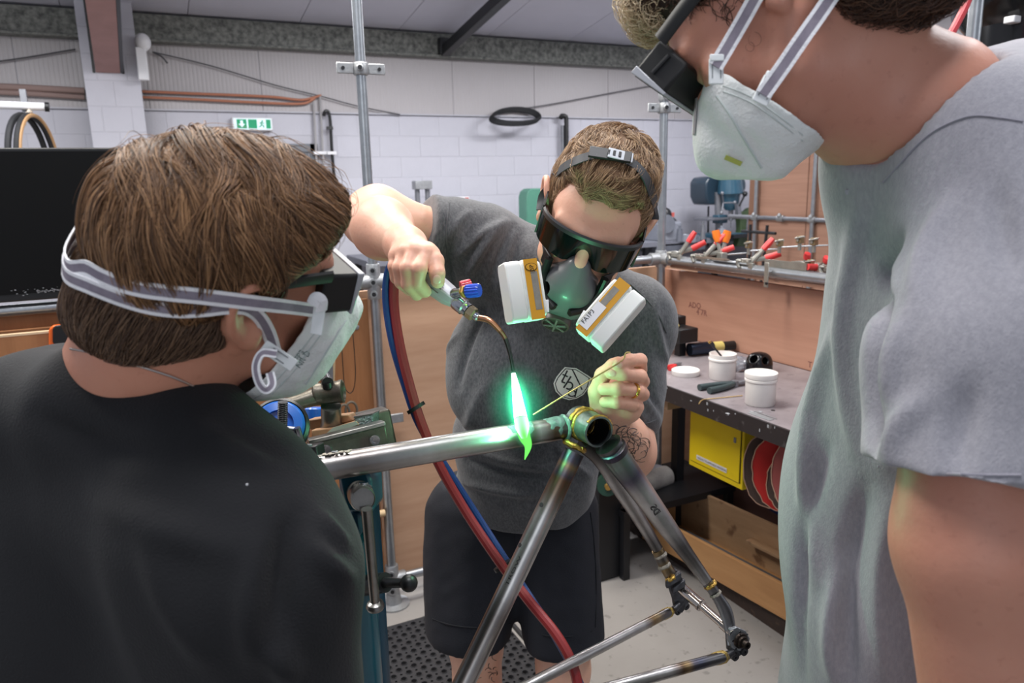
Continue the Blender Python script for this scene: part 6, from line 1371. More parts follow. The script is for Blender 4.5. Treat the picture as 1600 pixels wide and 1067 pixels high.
# respirator face piece
f = Field(WH.p(0, .10, -.06)-.11, WH.p(0, .10, -.06)+.11, .0022)
E = lambda l, fw, u, r, kk=.012, sub=False, p=2: f.ell(WH.p(l, fw, u), r, WH.ax, kk, sub, p)
E(0, .080, -.078, (.043, .046, .044), .02, p=3.0); f.cone(WH.p(0, .107, -.020), WH.p(0, .112, -.060), .0185, .024, .03); E(0, .102, -.082, (.030, .024, .034), .015)
E(0, .118, -.082, (.018, .012, .014), .01); f.cut(WH.p(0, .058, 0), -WH.F, .004)
P_, Q_ = f.mesh(2); qmesh('face_piece', P_, Q_, mat('silicone_grey', (92, 94, 98), .42, coat=.2), rsp)
fr_ = MB()
for q in (-1, 1): fr_.tube(spl([WH.p(q*.012, .138, -.085), WH.p(q*.032, .122, -.078), WH.p(q*.044, .105, -.055), WH.p(q*.046, .10, -.028)], 5), [(.008, .006)]*16, 10)
fr_.build('yoke', m_gog, rsp)
vc_ = WH.p(0, .116, -.126); vn = unit(WH.F*.92-WH.U*.40)
MB().lathe(vc_, vn, [(.023, -.012), (.024, .002), (.023, .007), (.020, .008), (.019, .005), (.001, .005)], 36, sc=(1, .9)).build('valve_ring', mat('valve_brown', (74, 64, 60), .4), rsp)
vg = MB()
for a in range(6):
    x, y, z = basis(vn); vg.tube([vc_+vn*.009, vc_+vn*.008+(x*math.cos(a*1.047)+y*math.sin(a*1.047))*.019], .0018, 6)
vg.build('valve_spokes', mat('valve_grey', (110, 108, 104), .4), rsp)
for q, (lx_, ly_) in ((-1, (855, 478)), (1, (905, 497))):
    MB().tube(spl([WH.p(q*.040, .100, -.050), WH.p(q*.062, .060, -.030), WH.p(q*.080, .010, -.005), WH.p(q*.088, -.03, .01)], 5), [(.002, .010)]*16, 8, sq=WH.L).build('side_strap', m_strap, rsp)
    c = WH.p(q*.050, .088, -.038); MB().box(c, (.005, .022, .026), (WH.L, unit(WH.F*.8+WH.L*q*-.5), WH.U)).build('strap_buckle', m_gog, rsp, bevel=.002)
for (x, y, a) in ((853, 478, .05), (911, 495, -.55)):
    MB().box(W(x, y, 1.022), (.008, .017, .0015), (unit(cw(math.cos(a), math.sin(a), 0)), unit(cw(-math.sin(a), math.cos(a), 0)), CF)).build('white_tab', m_white, rsp, bevel=.0005)
# cartridges
m_cart = mat('cartridge_white', (226, 228, 224), .45, sss=.05); m_must = mat('label_mustard', (204, 148, 34), .5); m_sil = mat('label_silver', (150, 146, 138), .4, .3, var=(60, .5, (110, 108, 100)))
def cartridge(lab, cx, cy, z, long_, th_, Lc, Tc, Dc, flip):
    a = unit(cw(*long_, 0)); b = unit(cw(*th_, 0)+CF*(-.25)); b = unit(b-a*np.dot(a, b)); d = unit(np.cross(a, b)); d = d if np.dot(d, CF) < 0 else -d
    c = W(cx, cy, z); root = None
    # outer shell with rounded ends (towards +b the outer pad, towards -b the plug side)
    def slab(nm, t0, t1, s, m, bev=.006):
        return MB().prism([c+a*Lc*.5*s*u+d*Dc*.5*s*v+b*t0 for u, v in ((-.80, -1), (.80, -1), (.96, -.85), (1, -.6), (1, .6), (.96, .85), (.80, 1), (-.80, 1), (-.96, .85), (-1, .6), (-1, -.6), (-.96, -.85))], b*(t1-t0)).build(nm, m, rsp, bevel=.0022)
    o = slab('cartridge', -Tc*.50, -Tc*.02, 1.0, m_cart); o['label'] = lab
    slab('filter_pad', Tc*.02, Tc*.50, .99, m_cart); slab('cartridge_gap', -Tc*.05, Tc*.05, .93, m_cart); slab('cartridge_collar', -Tc*.60, -Tc*.50, .9, m_cart)
    fc = c+d*(Dc*.5+.0003)
    lb_ = MB().box(fc-b*Tc*.27, (Lc*.98, Tc*.42, .0006), (a, b, d)).build('label', m_must, o)
    MB().box(fc-b*Tc*.33+a*Lc*.03*flip+d*.0003, (Lc*.62, Tc*.20, .0006), (a, b, d)).build('label_panel', m_sil, o)
    return o, c, a, b, d, fc
o, c, a, b, d, fc = cartridge('white cartridge on the side nearest the torch, with an oval brand mark', 814, 456, 1.03, (.15, -.99), (-.99, -.15), .084, .046, .048, 1)
ov = fc+(-b)*.046*.27-a*.030+d*.0007; MB().lathe(ov, d, [(.0085, 0), (.0085, .0006), (.0001, .0006)], 28, sc=(1, .62)).build('brand_oval', m_black, o); MB().lathe(ov+d*.0004, d, [(.0076, 0), (.0076, .0006), (.0001, .0006)], 28, sc=(1, .62)).build('brand_field', m_must, o)
tx = unit(-a); text_mesh('brand_letters', 'JSP', ov+d*.0012+a*.0066-np.cross(d, -a)*.0028, -a, np.cross(d, -a), .0078, m_black, o, .0001)
o, c, a, b, d, fc = cartridge('white cartridge nearest the fist with the filler rod, printed with a filter code', 955, 494, 1.02, (-.655, -.755), (.755, -.655), .092, .046, .048, -1)
MB().box(fc-b*.046*.33+a*.018+d*.0008, (.040, .014, .0006), (a, b, d)).build('white_label', m_white, o)
text_mesh('filter_code', 'FA1P3', fc-b*.046*.36+a*.034+d*.0014, -a, np.cross(d, -a), .0085, m_black, o, .0001)

# ---- T-shirt
m_ts = fabric('melange_charcoal', (92, 93, 96), (50, 52, 56), .8, 260)
lo = np.minimum.reduce([W(620, 800, 1.85), W(620, 280, 1.55), W(1080, 800, 1.2)]); hi = np.maximum.reduce([W(1080, 290, 1.75), W(620, 280, 1.2), W(1080, 800, 1.9)])
f = Field(lo-.02, hi+.02, .0052)
f.ell(ch+cw(.0, .0, -.0), (.172, .112, .165), tax, .03); f.ell(wa, (.168, .106, .17), tax, .06); f.ell(W(790, 555, 1.52), (.118, .085, .18), tax, .05); f.ell(W(818, 765, 1.70), (.158, .112, .11), (CR, CF, V((0, 0, 1))), .06)
f.cone(W(770, 410, 1.45), W(985, 500, 1.42), .080, .082, .06); f.cone(W(880, 420, 1.42), W(900, 470, 1.42), .08, .09, .05)
f.cone(sh_r+cw(0, -.012, 0), W(672, 364, 1.385), .082, .072, .05); f.cone(W(765, 376, 1.43), W(700, 362, 1.40), .055, .05, .04)
f.cone(sh_l+cw(-.012, 0, 0), W(985, 640, 1.365), .072, .062, .04)
f.cut(W(662, 360, 1.38), unit(W(640, 352, 1.37)-W(765, 385, 1.44)), .004)
f.real(); X, Y, Z = f.ax[0][:, None, None], f.ax[1][None, :, None], f.ax[2][None, None, :]
hem = W(812, 788, 1.72); hn = unit(V((0, 0, -1))+cw(.0, 0, .1)); f.cut(hem, hn, .004)
sl_p = W(990, 676, 1.35); sl_n = unit(sl_p-sh_l)
# sleeve hem: cut only near the sleeve
dd = (X-sl_p[0])*sl_n[0]+(Y-sl_p[1])*sl_n[1]+(Z-sl_p[2])*sl_n[2]; near = (np.sqrt((X-sl_p[0])**2+(Y-sl_p[1])**2+(Z-sl_p[2])**2) < .15) & (((X-sl_p[0])*CR[0]+(Y-sl_p[1])*CR[1]+(Z-sl_p[2])*CR[2]) > -.085)
f.v = np.where(near, np.maximum(f.v, dd), f.v).astype(np.float32)
P_, Q_ = f.mesh(3); N2 = normals(P_, Q_); uv = np.stack([P_@CR, P_@CU, P_@CF], 1)
dvec = unit(cw(.45, -.89, 0)); 
P_ = P_+N2*(vnoise(np.stack([P_@np.cross(dvec, CF)*26, P_@dvec*5, P_@CF*8], 1), 1, 5)*.0040+vnoise(np.stack([P_@np.cross(dvec, CF)*55, P_@dvec*12, P_@CF*18], 1), 1, 6)*.0016)[:, None]
P_ = folds(P_, N2, Q_, [(790, 345, 728, 438, .010, .009), (803, 352, 768, 455, .009, -.008), (778, 350, 712, 405, .009, .007), (815, 362, 800, 450, .010, -.007), (745, 440, 700, 545, .012, .008), (768, 465, 716, 605, .011, -.008), (702, 385, 716, 460, .009, -.006), (735, 330, 700, 372, .008, .004),
    (1022, 470, 1042, 565, .011, .006), (955, 560, 1022, 640, .010, .007), (1000, 535, 1036, 650, .010, -.007), (985, 590, 1005, 655, .008, .006), (716, 690, 865, 735, .010, .008), (730, 718, 905, 742, .009, -.008), (697, 740, 850, 772, .010, .007), (870, 700, 925, 745, .009, .006), (840, 520, 800, 640, .02, -.006), (760, 600, 730, 690, .014, .006)])
tshirt = qmesh('t_shirt', P_, Q_, m_ts, wk); bts = bvh_of(tshirt)
# seams
def seam(name, pts, r, m, parent, bv, off=.0006):
    pp = []
    for (x, y) in pts:
        r_ = bv.ray_cast(Vector(CC), Vector(ray(x, y)), 5.0)
        if r_[0] is not None: pp.append(V(r_[0])+V(r_[1])*off)
    if len(pp) < 3: print('SEAM MISS', name, pts[0]); return None
    return MB().tube(spl(pp, 3), r, 6).build(name, m, parent)
m_seam = mat('seam_charcoal', (84, 85, 88), .9)
seam('sleeve_seam', [(702, 318), (699, 340), (697, 370), (700, 400), (706, 440)], .0014, m_seam, tshirt, bts); 
seam('sleeve_seam', [(985, 445), (1010, 468), (1030, 495), (1041, 520)], .0014, m_seam, tshirt, bts); seam('sleeve_hem', [(975, 655), (990, 660), (1010, 661), (1024, 656)], .0012, m_seam, tshirt, bts)
# chest emblem, laid on the cloth
def decal(name, poly, m, parent, bv, off=.0010, n=2):
    """triangulated flat shape laid on a surface: rows between left and right outline"""
    from mathutils.geometry import tessellate_polygon
    pts = []
    for i in range(len(poly)):
        a_, b_ = V(poly[i]), V(poly[(i+1) % len(poly)])
        for k in range(n): pts.append(a_+(b_-a_)*k/n)
    mnx, mxx = min(p[0] for p in pts), max(p[0] for p in pts); mny, mxy = min(p[1] for p in pts), max(p[1] for p in pts)
    bm = bmesh.new(); vs = [bm.verts.new((p[0], p[1], 0)) for p in pts]; bm.faces.new(vs)
    st = 4.0
    for k in range(1, int((mxx-mnx)/st)+1): bmesh.ops.bisect_plane(bm, geom=bm.verts[:]+bm.edges[:]+bm.faces[:], plane_co=(mnx+k*st, 0, 0), plane_no=(1, 0, 0))
    for k in range(1, int((mxy-mny)/st)+1): bmesh.ops.bisect_plane(bm, geom=bm.verts[:]+bm.edges[:]+bm.faces[:], plane_co=(0, mny+k*st, 0), plane_no=(0, 1, 0))
    bmesh.ops.triangulate(bm, faces=bm.faces[:])
    for v in bm.verts:
        r_ = bv.ray_cast(Vector(CC), Vector(ray(v.co.x, v.co.y)), 5.0)
        if r_[0] is not None: v.co = r_[0]+r_[1]*off
    bmesh.ops.recalc_face_normals(bm, faces=bm.faces[:])
    me = bpy.data.meshes.new(name); bm.to_mesh(me); bm.free(); me.shade_smooth(); me.materials.append(m); return link(name, me, parent)
m_print = mat('print_pale', (246, 248, 244), .8); m_pd = mat('print_dark', (52, 54, 58), .9)
def shield(s):
    cx, cy = 893.5, 599; pts = [(882, 573.5), (900, 575), (925, 590), (921, 605), (912, 616), (901, 622), (889, 624.5), (878, 621), (868, 611), (864.5, 599), (869, 589), (876, 580)]
    return [(cx+(x-cx)*s, cy+(y-cy)*s) for x, y in pts]
decal('emblem', shield(1.0), m_print, tshirt, bts, .0022); decal('emblem_ring', shield(.92), m_pd, tshirt, bts, .0032); decal('emblem_field', shield(.87), m_print, tshirt, bts, .0042)
def bar(x0, y0, x1, y1, w=1.7):
    d = unit((x1-x0, y1-y0, 0)); n_ = V((-d[1], d[0], 0))*w/2; return [(x0+n_[0], y0+n_[1]), (x1+n_[0], y1+n_[1]), (x1-n_[0], y1-n_[1]), (x0-n_[0], y0-n_[1])]
for nm, poly in (('emblem_bar', bar(893, 577, 909, 608, 2.2)), ('letter_t', bar(885.5, 579, 877, 596, 2.4)), ('letter_t', bar(878, 585, 886, 588.5, 2.2)), ('letter_t', bar(877, 596, 882, 598, 2.2)), ('letter_b', bar(891, 588, 880, 605, 2.4)), ('letter_a', bar(900.5, 606, 897, 619, 2.4))):
    decal(nm, poly, m_pd, tshirt, bts, .0052)
for cx, cy, rx, ry, a0, a1 in ((888, 602, 5.6, 5.2, -1.9, 2.4), (892.5, 613.5, 5.5, 4.6, -5.6, .2)):
    pts = [(cx+rx*math.cos(a0+(a1-a0)*i/14), cy+ry*math.sin(a0+(a1-a0)*i/14)) for i in range(15)]
    out = [(cx+(x-cx)*1.22, cy+(y-cy)*1.22) for x, y in pts]+[(cx+(x-cx)*.80, cy+(y-cy)*.80) for x, y in reversed(pts)]; decal('letter_bowl', out, m_pd, tshirt, bts, .0052, 1)
# ---- shorts
m_sh = mat('navy_cotton', (23, 25, 34), .88, var=(40, .4, (19, 21, 29)), bump=(400, .2))
f = Field(np.minimum(W(630, 1080, 1.9), W(650, 700, 1.95))-.03, np.maximum(W(980, 690, 1.95), W(980, 1060, 1.5))+.03, .006)
f.ell(W(808, 790, 1.745), (.158, .118, .12), (CR, CF, V((0, 0, 1))), .05); f.cone(W(750, 800, 1.74), W(737, 985, 1.72), .108, .094, .05); f.cone(W(862, 800, 1.74), W(882, 1000, 1.70), .108, .094, .03)
f.cone(W(715, 800, 1.75), W(708, 970, 1.74), .07, .06, .05)
f.cut(W(808, 745, 1.74), (0, 0, 1), .004)
f.real(); X, Y, Z = f.ax[0][:, None, None], f.ax[1][None, :, None], f.ax[2][None, None, :]
side = (X*CR[0]+Y*CR[1]+Z*CR[2]) < (W(808, 900, 1.72)@CR)
for (x, y, z, msk) in ((737, 992, 1.72, side), (884, 1008, 1.68, ~side)):
    p_ = W(x, y, z); n_ = unit(V((0, 0, -1))); dd = (X-p_[0])*n_[0]+(Y-p_[1])*n_[1]+(Z-p_[2])*n_[2]; f.v = np.where(msk, np.maximum(f.v, dd), f.v).astype(np.float32)
P_, Q_ = f.mesh(2); N2 = normals(P_, Q_); P_ = P_+N2*(vnoise(np.stack([P_@CR*20, P_@CU*6, P_@CF*14], 1), 1, 8)*.005+vnoise(P_, 40, 9)*.0012)[:, None]
shorts = qmesh('shorts', P_, Q_, m_sh, wk); bsh = bvh_of(shorts)
m_shs = mat('navy_seam', (17, 19, 26), .9)
seam('hem_seam', [(676, 966), (700, 975), (735, 980), (770, 980), (797, 974)], .0016, m_shs, shorts, bsh, .001); seam('hem_seam', [(818, 978), (850, 992), (890, 994), (925, 985)], .0016, m_shs, shorts, bsh, .001)
seam('side_seam', [(922, 800), (928, 850), (931, 910), (930, 980)], .0012, m_shs, shorts, bsh, .001); seam('fly_seam', [(800, 800), (802, 830), (806, 860)], .0012, m_shs, shorts, bsh, .001)
# ============================================================ the watcher in black, seen from behind
b_ = thing('person', 'young watcher with swept brown hair in a black T-shirt, back to the camera', 'person')
BF = cw(.71, .10, .69); BU = cw(.29, .847, -.42); BL = np.cross(BU, BF)
hcb = W(345, 430, .665); BH = Head(hcb, BF, BU, BL, .93)
nb = W(205, 650, .77)
f = Field(hcb-.20, hcb+.17, .0030)
BH.sculpt(f, ([BH.p(0, -.035, -.02), W(262, 530, .675), W(232, 590, .712), nb], [.060, .064, .068, .072]))
bhp, bhq = f.mesh(2)
f = Field(np.minimum.reduce([W(-150, 1300, .6), W(-150, 500, .95), W(600, 1300, .95)])-.05, np.maximum.reduce([W(-150, 520, .6), W(650, 520, .95), W(650, 1300, .6)])+.05, .009)
spb = W(190, 720, .74); f.ell(W(190, 1000, .82), (.13, .09, .22), (CR, CF, CU), .05); f.cone(nb, spb, .062, .06, .04); f.cone(W(60, 720, .84), W(430, 830, .68), .045, .035, .03); f.ell(W(200, 1500, .95), (.16, .12, .25), (CR, CF, CU), .05)
f.cone(W(450, 850, .66), W(480, 1150, .68), .036, .036, .03); f.cone(W(-30, 800, .89), W(-70, 1120, .95), .04, .042, .03); f.cone(W(-70, 1120, .95), W(40, 1380, .88), .042, .028, .03)
p2, q2 = f.mesh(2)
f = Field(np.minimum.reduce([W(380, 1800, .6), V((-.6, .1, 0))]), np.maximum.reduce([W(700, 1000, .9), V((.6, 1.1, .9))]), .012)
hb1 = V((W(200, 1500, .95)[0], W(200, 1500, .95)[1], .88))
f.cone(W(500, 1150, .66), W(470, 1500, .80)+CF*.08, .042, .03, .02)
for q in (-1, 1):
    h_ = hb1+V((q*.09, 0, 0)); f.cone(h_, V((h_[0], h_[1]+.02, .48)), .085, .055, .03); f.cone(V((h_[0], h_[1]+.02, .48)), V((h_[0], h_[1], .08)), .055, .038, .02)
p3, q3 = f.mesh(1)
joined('body', [(bhp, bhq), (p2, q2), (p3, q3)], m_skin2, b_)
m_trs = mat('dark_trousers', (36, 38, 44), .9)
f = Field(hb1-V((.3, .25, .85)), hb1+V((.3, .25, .2)), .010)
f.ell(hb1+V((0, 0, .0)), (.18, .13, .14), k=.05)
for q in (-1, 1): h_ = hb1+V((q*.09, 0, 0)); f.cone(h_, V((h_[0], h_[1]+.02, .48)), .098, .075, .03); f.cone(V((h_[0], h_[1]+.02, .48)), V((h_[0], h_[1], .09)), .075, .065, .02)
f.cut(hb1-V((0, 0, .80)), (0, 0, -1)); P_, Q_ = f.mesh(1); qmesh('trousers', P_, Q_, m_trs, b_)
for q in (-1, 1):
    a_ = V((hb1[0]+q*.09, hb1[1]+.05, .045)); f = Field(a_-V((.08, .18, .05)), a_+V((.08, .18, .08)), .006); f.ell(a_, (.045, .135, .042), k=.01); f.cone(a_-V((0, .05, -.01)), a_+V((0, -.05, .05)), .045, .045, .02); f.cut((0, 0, .004), (0, 0, -1)); P_, Q_ = f.mesh(1); qmesh('shoe', P_, Q_, mat('shoe_black', (34, 34, 38), .6), b_)
# black T-shirt
m_bk = mat('black_cotton', (17, 18, 22), .92, var=(6, .35, (14, 15, 18)), bump=(500, .3), sheen=.05)
f = Field(np.minimum.reduce([W(-220, 1350, .55), W(-250, 500, 1.0), W(640, 1350, 1.0)])-.03, np.maximum.reduce([W(-200, 520, .55), W(640, 520, 1.0), W(640, 1300, .55)])+.03, .0055)
f.ell(W(170, 960, .80), (.185, .13, .25), (CR, CF, CU), .05, p=2.3); f.ell(W(180, 1300, .88), (.185, .135, .26), (CR, CF, CU), .06)
f.cone(W(-30, 725, .88), W(40, 695, .82), .075, .085, .06); f.cone(W(40, 695, .82), W(230, 690, .74), .085, .08, .06); f.cone(W(120, 650, .78), W(290, 745, .70), .070, .074, .05); f.cone(W(230, 750, .74), W(382, 838, .68), .090, .072, .06)
f.cone(W(382, 842, .67), W(436, 895, .64), .072, .062, .05); f.cone(W(436, 895, .635), W(462, 1150, .66), .062, .056, .04)
f.cone(W(330, 820, .68), W(400, 1250, .74), .08, .09, .08); f.cone(W(-30, 740, .88), W(-70, 1080, .95), .072, .066, .04)
# neck opening
f.cone(W(40, 645, .72), W(150, 642, .69), .058, .058, .03); f.cone(W(150, 642, .69), W(290, 674, .66), .058, .056, .03); f.cone(W(285, 420, .66), W(258, 476, .67), .060, .060, .006, sub=True)
P_, Q_ = f.mesh(3); N2 = normals(P_, Q_)
P_ = P_+N2*(vnoise(np.stack([P_@CR*9, P_@CU*5, P_@CF*8], 1), 1, 11)*.006+vnoise(np.stack([P_@CR*24, P_@CU*10, P_@CF*20], 1), 1, 12)*.002)[:, None]
P_ = folds(P_, N2, Q_, [(462, 800, 436, 985, .013, -.012), (485, 850, 550, 905, .010, .006), (430, 1000, 462, 1066, .012, .008), (300, 660, 425, 730, .012, .005), (60, 650, 265, 715, .014, -.005), (150, 770, 390, 860, .016, .005), (410, 860, 400, 1040, .014, .007), (230, 820, 330, 1040, .02, .005), (500, 800, 545, 850, .009, .004)])
bts_ = qmesh('t_shirt', P_, Q_, m_bk, b_)
r_ = bvh_of(bts_).ray_cast(Vector(CC), Vector(ray(386, 757)), 5); MB().ball(V(r_[0]), (.0012, .0012, .0012), 6).build('lint_fleck', m_white, bts_)
# silver neck chain
bbd = BVHTree.FromPolygons([tuple(v) for v in bhp], [tuple(v) for v in bhq])
pp = []
for (x, y) in [(112, 545), (150, 552), (200, 566), (240, 578), (275, 590), (310, 606)]:
    r_ = bbd.ray_cast(Vector(CC), Vector(ray(x, y)), 5)
    if r_[0] is not None: pp.append(V(r_[0])+V(r_[1])*.0012)
if len(pp) > 2:
    ck = MB().tube(spl(pp, 6), .0009, 6).build('necklace', mat('silver_chain', (190, 182, 176), .3, .9)); tag(ck, 'fine silver chain round the neck above the black T-shirt', 'necklace')
# ---- hair: solid volume + combed strands
f = Field(hcb-.24, hcb+.24, .0032)
E = lambda l, fw, u, r, kk=.015, sub=False, p=2: f.ell(BH.p(l, fw, u), V(r)*.90, BH.ax, kk, sub, p)
E(0, -.008, .040, (.087, .098, .086)); E(-.01, -.005, .064, (.078, .088, .060), .04); E(-.01, -.062, .040, (.065, .036, .050), .04); E(-.005, .055, .062, (.060, .060, .038), .04); E(-.01, .098, .052, (.056, .044, .030), .03); E(-.02, .128, .034, (.050, .034, .024), .02)
E(.050, .030, .050, (.042, .075, .034), .03)
E(0, .108, -.026, (.085, .055, .050), .010, True); E(-.088, -.008, -.012, (.03, .034, .036), .008, True); E(.088, -.008, -.012, (.03, .034, .036), .008, True)
_cn = unit(np.cross(W(505, 452, .62)-W(150, 432, .68), BH.L)); _cn = _cn if np.dot(_cn, CU) < 0 else -_cn
f.cut(W(330, 445, .62), _cn, .010)
f2_ = lambda: None
P_, Q_ = f.mesh(2)
m_hb_ = mat('hair_base_dark', (74, 54, 40), .8, var=(50, .7, (54, 40, 30))); 
# nape hair, cut short
g = Field(hcb-.22, hcb+.16, .0032)
g.ell(BH.p(0, -.012, .006), (.076, .082, .068), BH.ax, .02); g.cone(BH.p(0, -.060, -.02), W(212, 492, .685), .062, .058, .03)
g.cut(W(200, 556, .62), unit(np.cross(W(380, 545, .62)-W(95, 545, .62), BH.L))*(-1 if np.dot(np.cross(W(380, 545, .62)-W(95, 545, .62), BH.L), CU) > 0 else 1), .010); g.cut(BH.p(0, .012, -.01), BH.F*.8-BH.U*.62, .010)
g.ell(BH.p(-.088, -.006, .0), (.028, .030, .040), BH.ax, .006, True); g.ell(BH.p(.088, -.006, .0), (.028, .030, .040), BH.ax, .006, True)
g.ell(BH.p(0, .08, -.03), (.09, .05, .10), BH.ax, .006, True)
Pn, Qn = g.mesh(2)
N2 = normals(P_, Q_); P_ = P_+N2*(vnoise(np.stack([P_@BH.F*45, P_@BH.L*30, P_@BH.U*10], 1), 1, 14)*.0015)[:, None]
P_top, Q_top = P_, Q_; hb_ = joined('hair', [(P_, Q_), (Pn, Qn)], m_hb_, b_)
bvh = BVHTree.FromPolygons([tuple(v) for v in P_], [tuple(v) for v in Q_]); rng = np.random.RandomState(7)
m_hs = hair_mat('hair_brown', (64, 44, 30), (120, 86, 57), (180, 138, 98))
_cp = W(330, 450, .62)
def bdir(q):
    l = np.dot(q-BH.c, BH.L); fw = np.dot(q-BH.c, BH.F); u = np.dot(q-BH.c, BH.U)
    t = min(max((fw+.05)/.12, 0), 1); base = BH.U*(-1.0+.25*t)+BH.F*(.15+.95*t)+BH.L*(-.25)
    if u > .10: base = BH.F*(.9*t+.05)-BH.L*(.75)+BH.U*-.2-BH.F*(.35*(1-t))
    return base+BH.F*.15*math.sin(l*90+u*40)
roots = surf_pts(P_, Q_, 25000, rng); S1 = flow(bvh, roots, bdir, 11, .0088, .0075, .22, rng, .0, clumps=420, stop=lambda q: np.dot(q-_cp, _cn) > -.001)
roots = surf_pts(P_, Q_, 160, rng, lambda P, N: ((P-BH.c)@BH.U > .09)); S3 = flow(bvh, roots, bdir, 10, .008, .012, .3, rng, .1)
strands('hair_strands', S1, m_hs, hb_, .00040, .00012); strands('stray_strands', S3, m_hs, hb_, .00028, .00008)
bvn = BVHTree.FromPolygons([tuple(v) for v in Pn], [tuple(v) for v in Qn]); roots = surf_pts(Pn, Qn, 9000, rng, lambda P, N: ((P-BH.c)@BH.U < .03)); S2 = flow(bvn, roots, lambda q: -BH.U*1.0-BH.F*.35+BH.L*.1, 7, .006, .0035, .12, rng)
strands('nape_strands', S2, hair_mat('hair_nape', (58, 42, 32), (94, 70, 54), (134, 106, 82)), hb_, .00045, .00012)
# ---- goggles
bg_ = thing('goggles', 'boxy black safety goggles on the brown-haired watcher', 'goggles')
m_gb = mat('goggle_matt', (14, 14, 16), .5); m_gedge = mat('goggle_edge', (170, 172, 178), .3)
X3, Y3, Z3 = BH.p(-.071, .112, .026), None, None
def gbox(nm, l0, l1, f0, f1, u0, u1, m, H_, par, bevel=.003, slant=0.0):
    pts = [H_.p(l, fw, u) for u in (u0, u1) for (l, fw) in ((l0, f0), (l1, f0), (l1, f1+slant*(u-u0)), (l0, f1+slant*(u-u0)))]
    return MB().raw(pts, [(3, 2, 1, 0), (4, 5, 6, 7), (0, 1, 5, 4), (1, 2, 6, 5), (2, 3, 7, 6), (3, 0, 4, 7)]).build(nm, m, par, bevel=bevel)
gbox('goggle_box', -.074, .074, .066, .103, -.008, .034, m_gb, BH, bg_, .003, .10); gbox('lens_rim', -.075, .075, .101, .104, -.010, .035, m_gedge, BH, bg_, .001, .10)
gbox('lens', -.070, .070, .1038, .1055, -.004, .031, m_lens, BH, bg_, .001, .10)
for q in (-1, 1): MB().tube(spl([BH.p(q*.076, .07, .034), BH.p(q*.086, .03, .036), BH.p(q*.090, -.005, .034), BH.p(q*.088, -.03, .02)], 5), [(.003, .006)]*16, 8, sq=BH.L).build('temple', m_gb, bg_)
for q in (-.03, .0, .03): MB().tube([BH.p(q, .085, .034), BH.p(q, .093, .044)], .004, 10).build('vent_peg', m_gedge, bg_)
# ---- dust mask on a head H_
m_mask = mat('mask_white', (240, 243, 241), .85, var=(9, .4, (216, 222, 220)), bump=(350, .35)); m_mband = mat('elastic_white', (238, 238, 241), .8, bump=(300, .3)); m_mgrey = mat('elastic_grey', (146, 138, 150), .85, var=(60, .6, (112, 104, 118)), stretch=(1, 1, 1)); m_clip = mat('clip_white', (228, 232, 232), .35)
def mask(H_, par, rL=.074, rF=.084, rU=.082, cF=.050, cU=-.052, nz=1.0, cf=.070, cn=(.855, .52)):
    f = Field(0, 0, .0019); k = H_.k
    f.ell(H_.p(0, cF, cU), V((rL, rF, rU))*k, H_.ax, .01, p=2.5); f.cone(H_.p(0, .115*nz, -.012), H_.p(0, .132*nz, -.045), .015, .022, .03); f.cone(H_.p(0, .132*nz, -.045), H_.p(0, .115*nz, -.085), .022, .018, .03)
    f.ell(H_.p(0, cF-.006, cU), V((rL-.005, rF-.004, rU-.0035))*k, H_.ax, .004, True, p=2.5); f.cone(H_.p(0, .105*nz, -.014), H_.p(0, .120*nz, -.045), .014, .019, .01, sub=True)
    f.cut(H_.p(0, cf, .0), -H_.F*cn[0]+H_.U*cn[1], .003); f.cut(H_.p(0, .09, .016), H_.U*.9+H_.F*-.35, .003)
    P_, Q_ = f.mesh(1); N2 = normals(P_, Q_); P_ = P_+N2*(vnoise(P_, 45, 21)*.0018+vnoise(P_, 110, 22)*.0006)[:, None]
    return qmesh('mask_shell', P_, Q_, m_mask, par)
bmk = thing('dust_mask', 'white folding dust mask on the brown-haired watcher', 'mask')
mo = mask(BH, bmk)
bmo = bvh_of(mo)
# rim of pressed dots
def rim(H_, par, sgn, sx=1.0):
    mb = MB()
    for j in range(2):
        for i in range(26):
            t = i/25; a = -1.0+2.3*t; p = H_.p(sgn*.0745*sx, .074+.006*j-.062*t, .000-.10*t); nr_ = bmo_.find_nearest(Vector(p)); n_ = V(nr_[1]); mb.box(V(nr_[0])+n_*.0002, (.0022, .0012, .0008), basis(n_))
    o = mb.build('pressed_dots', mat('mask_dots', (196, 204, 202), .8), par, smooth=0); o['kind'] = 'stuff'
bmo_ = bmo; pass
# straps round the head, resting on hair
bho = BVHTree.FromPolygons([tuple(v) for v in np.concatenate([P_, Pn, bhp])] if False else [tuple(v) for v in np.concatenate([Pn, bhp])], [tuple(v) for v in np.concatenate([Qn, bhq+len(Pn)])])
def lay(bv, pix, off, z0=.6):
    pts = []
    for (x, y) in pix:
        r_ = bv.ray_cast(Vector(CC), Vector(ray(x, y)), 2.0); pts.append(None if r_[0] is None else V(r_[0])+V(r_[1])*off)
    last = None
    for i in range(len(pts)):
        if pts[i] is None:
            ref = next((pts[j] for j in range(i, len(pts)) if pts[j] is not None), last); dep = (ref-CC)@CF; pts[i] = W(*pix[i], dep)
        last = pts[i]
    A = np.array(pts)
    for _ in range(2): A[1:-1] = A[1:-1]*.5+(A[:-2]+A[2:])*.25
    return list(A)
def zline(pix, z): return [W(x, y, zz) for (x, y), zz in zip(pix, z)]
BHALL = BVHTree.FromPolygons([tuple(v) for v in np.concatenate([P_top, Pn, bhp])], [tuple(v) for v in np.concatenate([Q_top, Qn+len(P_top), bhq+len(P_top)+len(Pn)])])
pix = [(150, 424), (165, 431), (200, 438), (235, 443), (270, 446), (310, 449), (350, 453), (390, 459), (425, 464), (458, 470), (492, 480)]
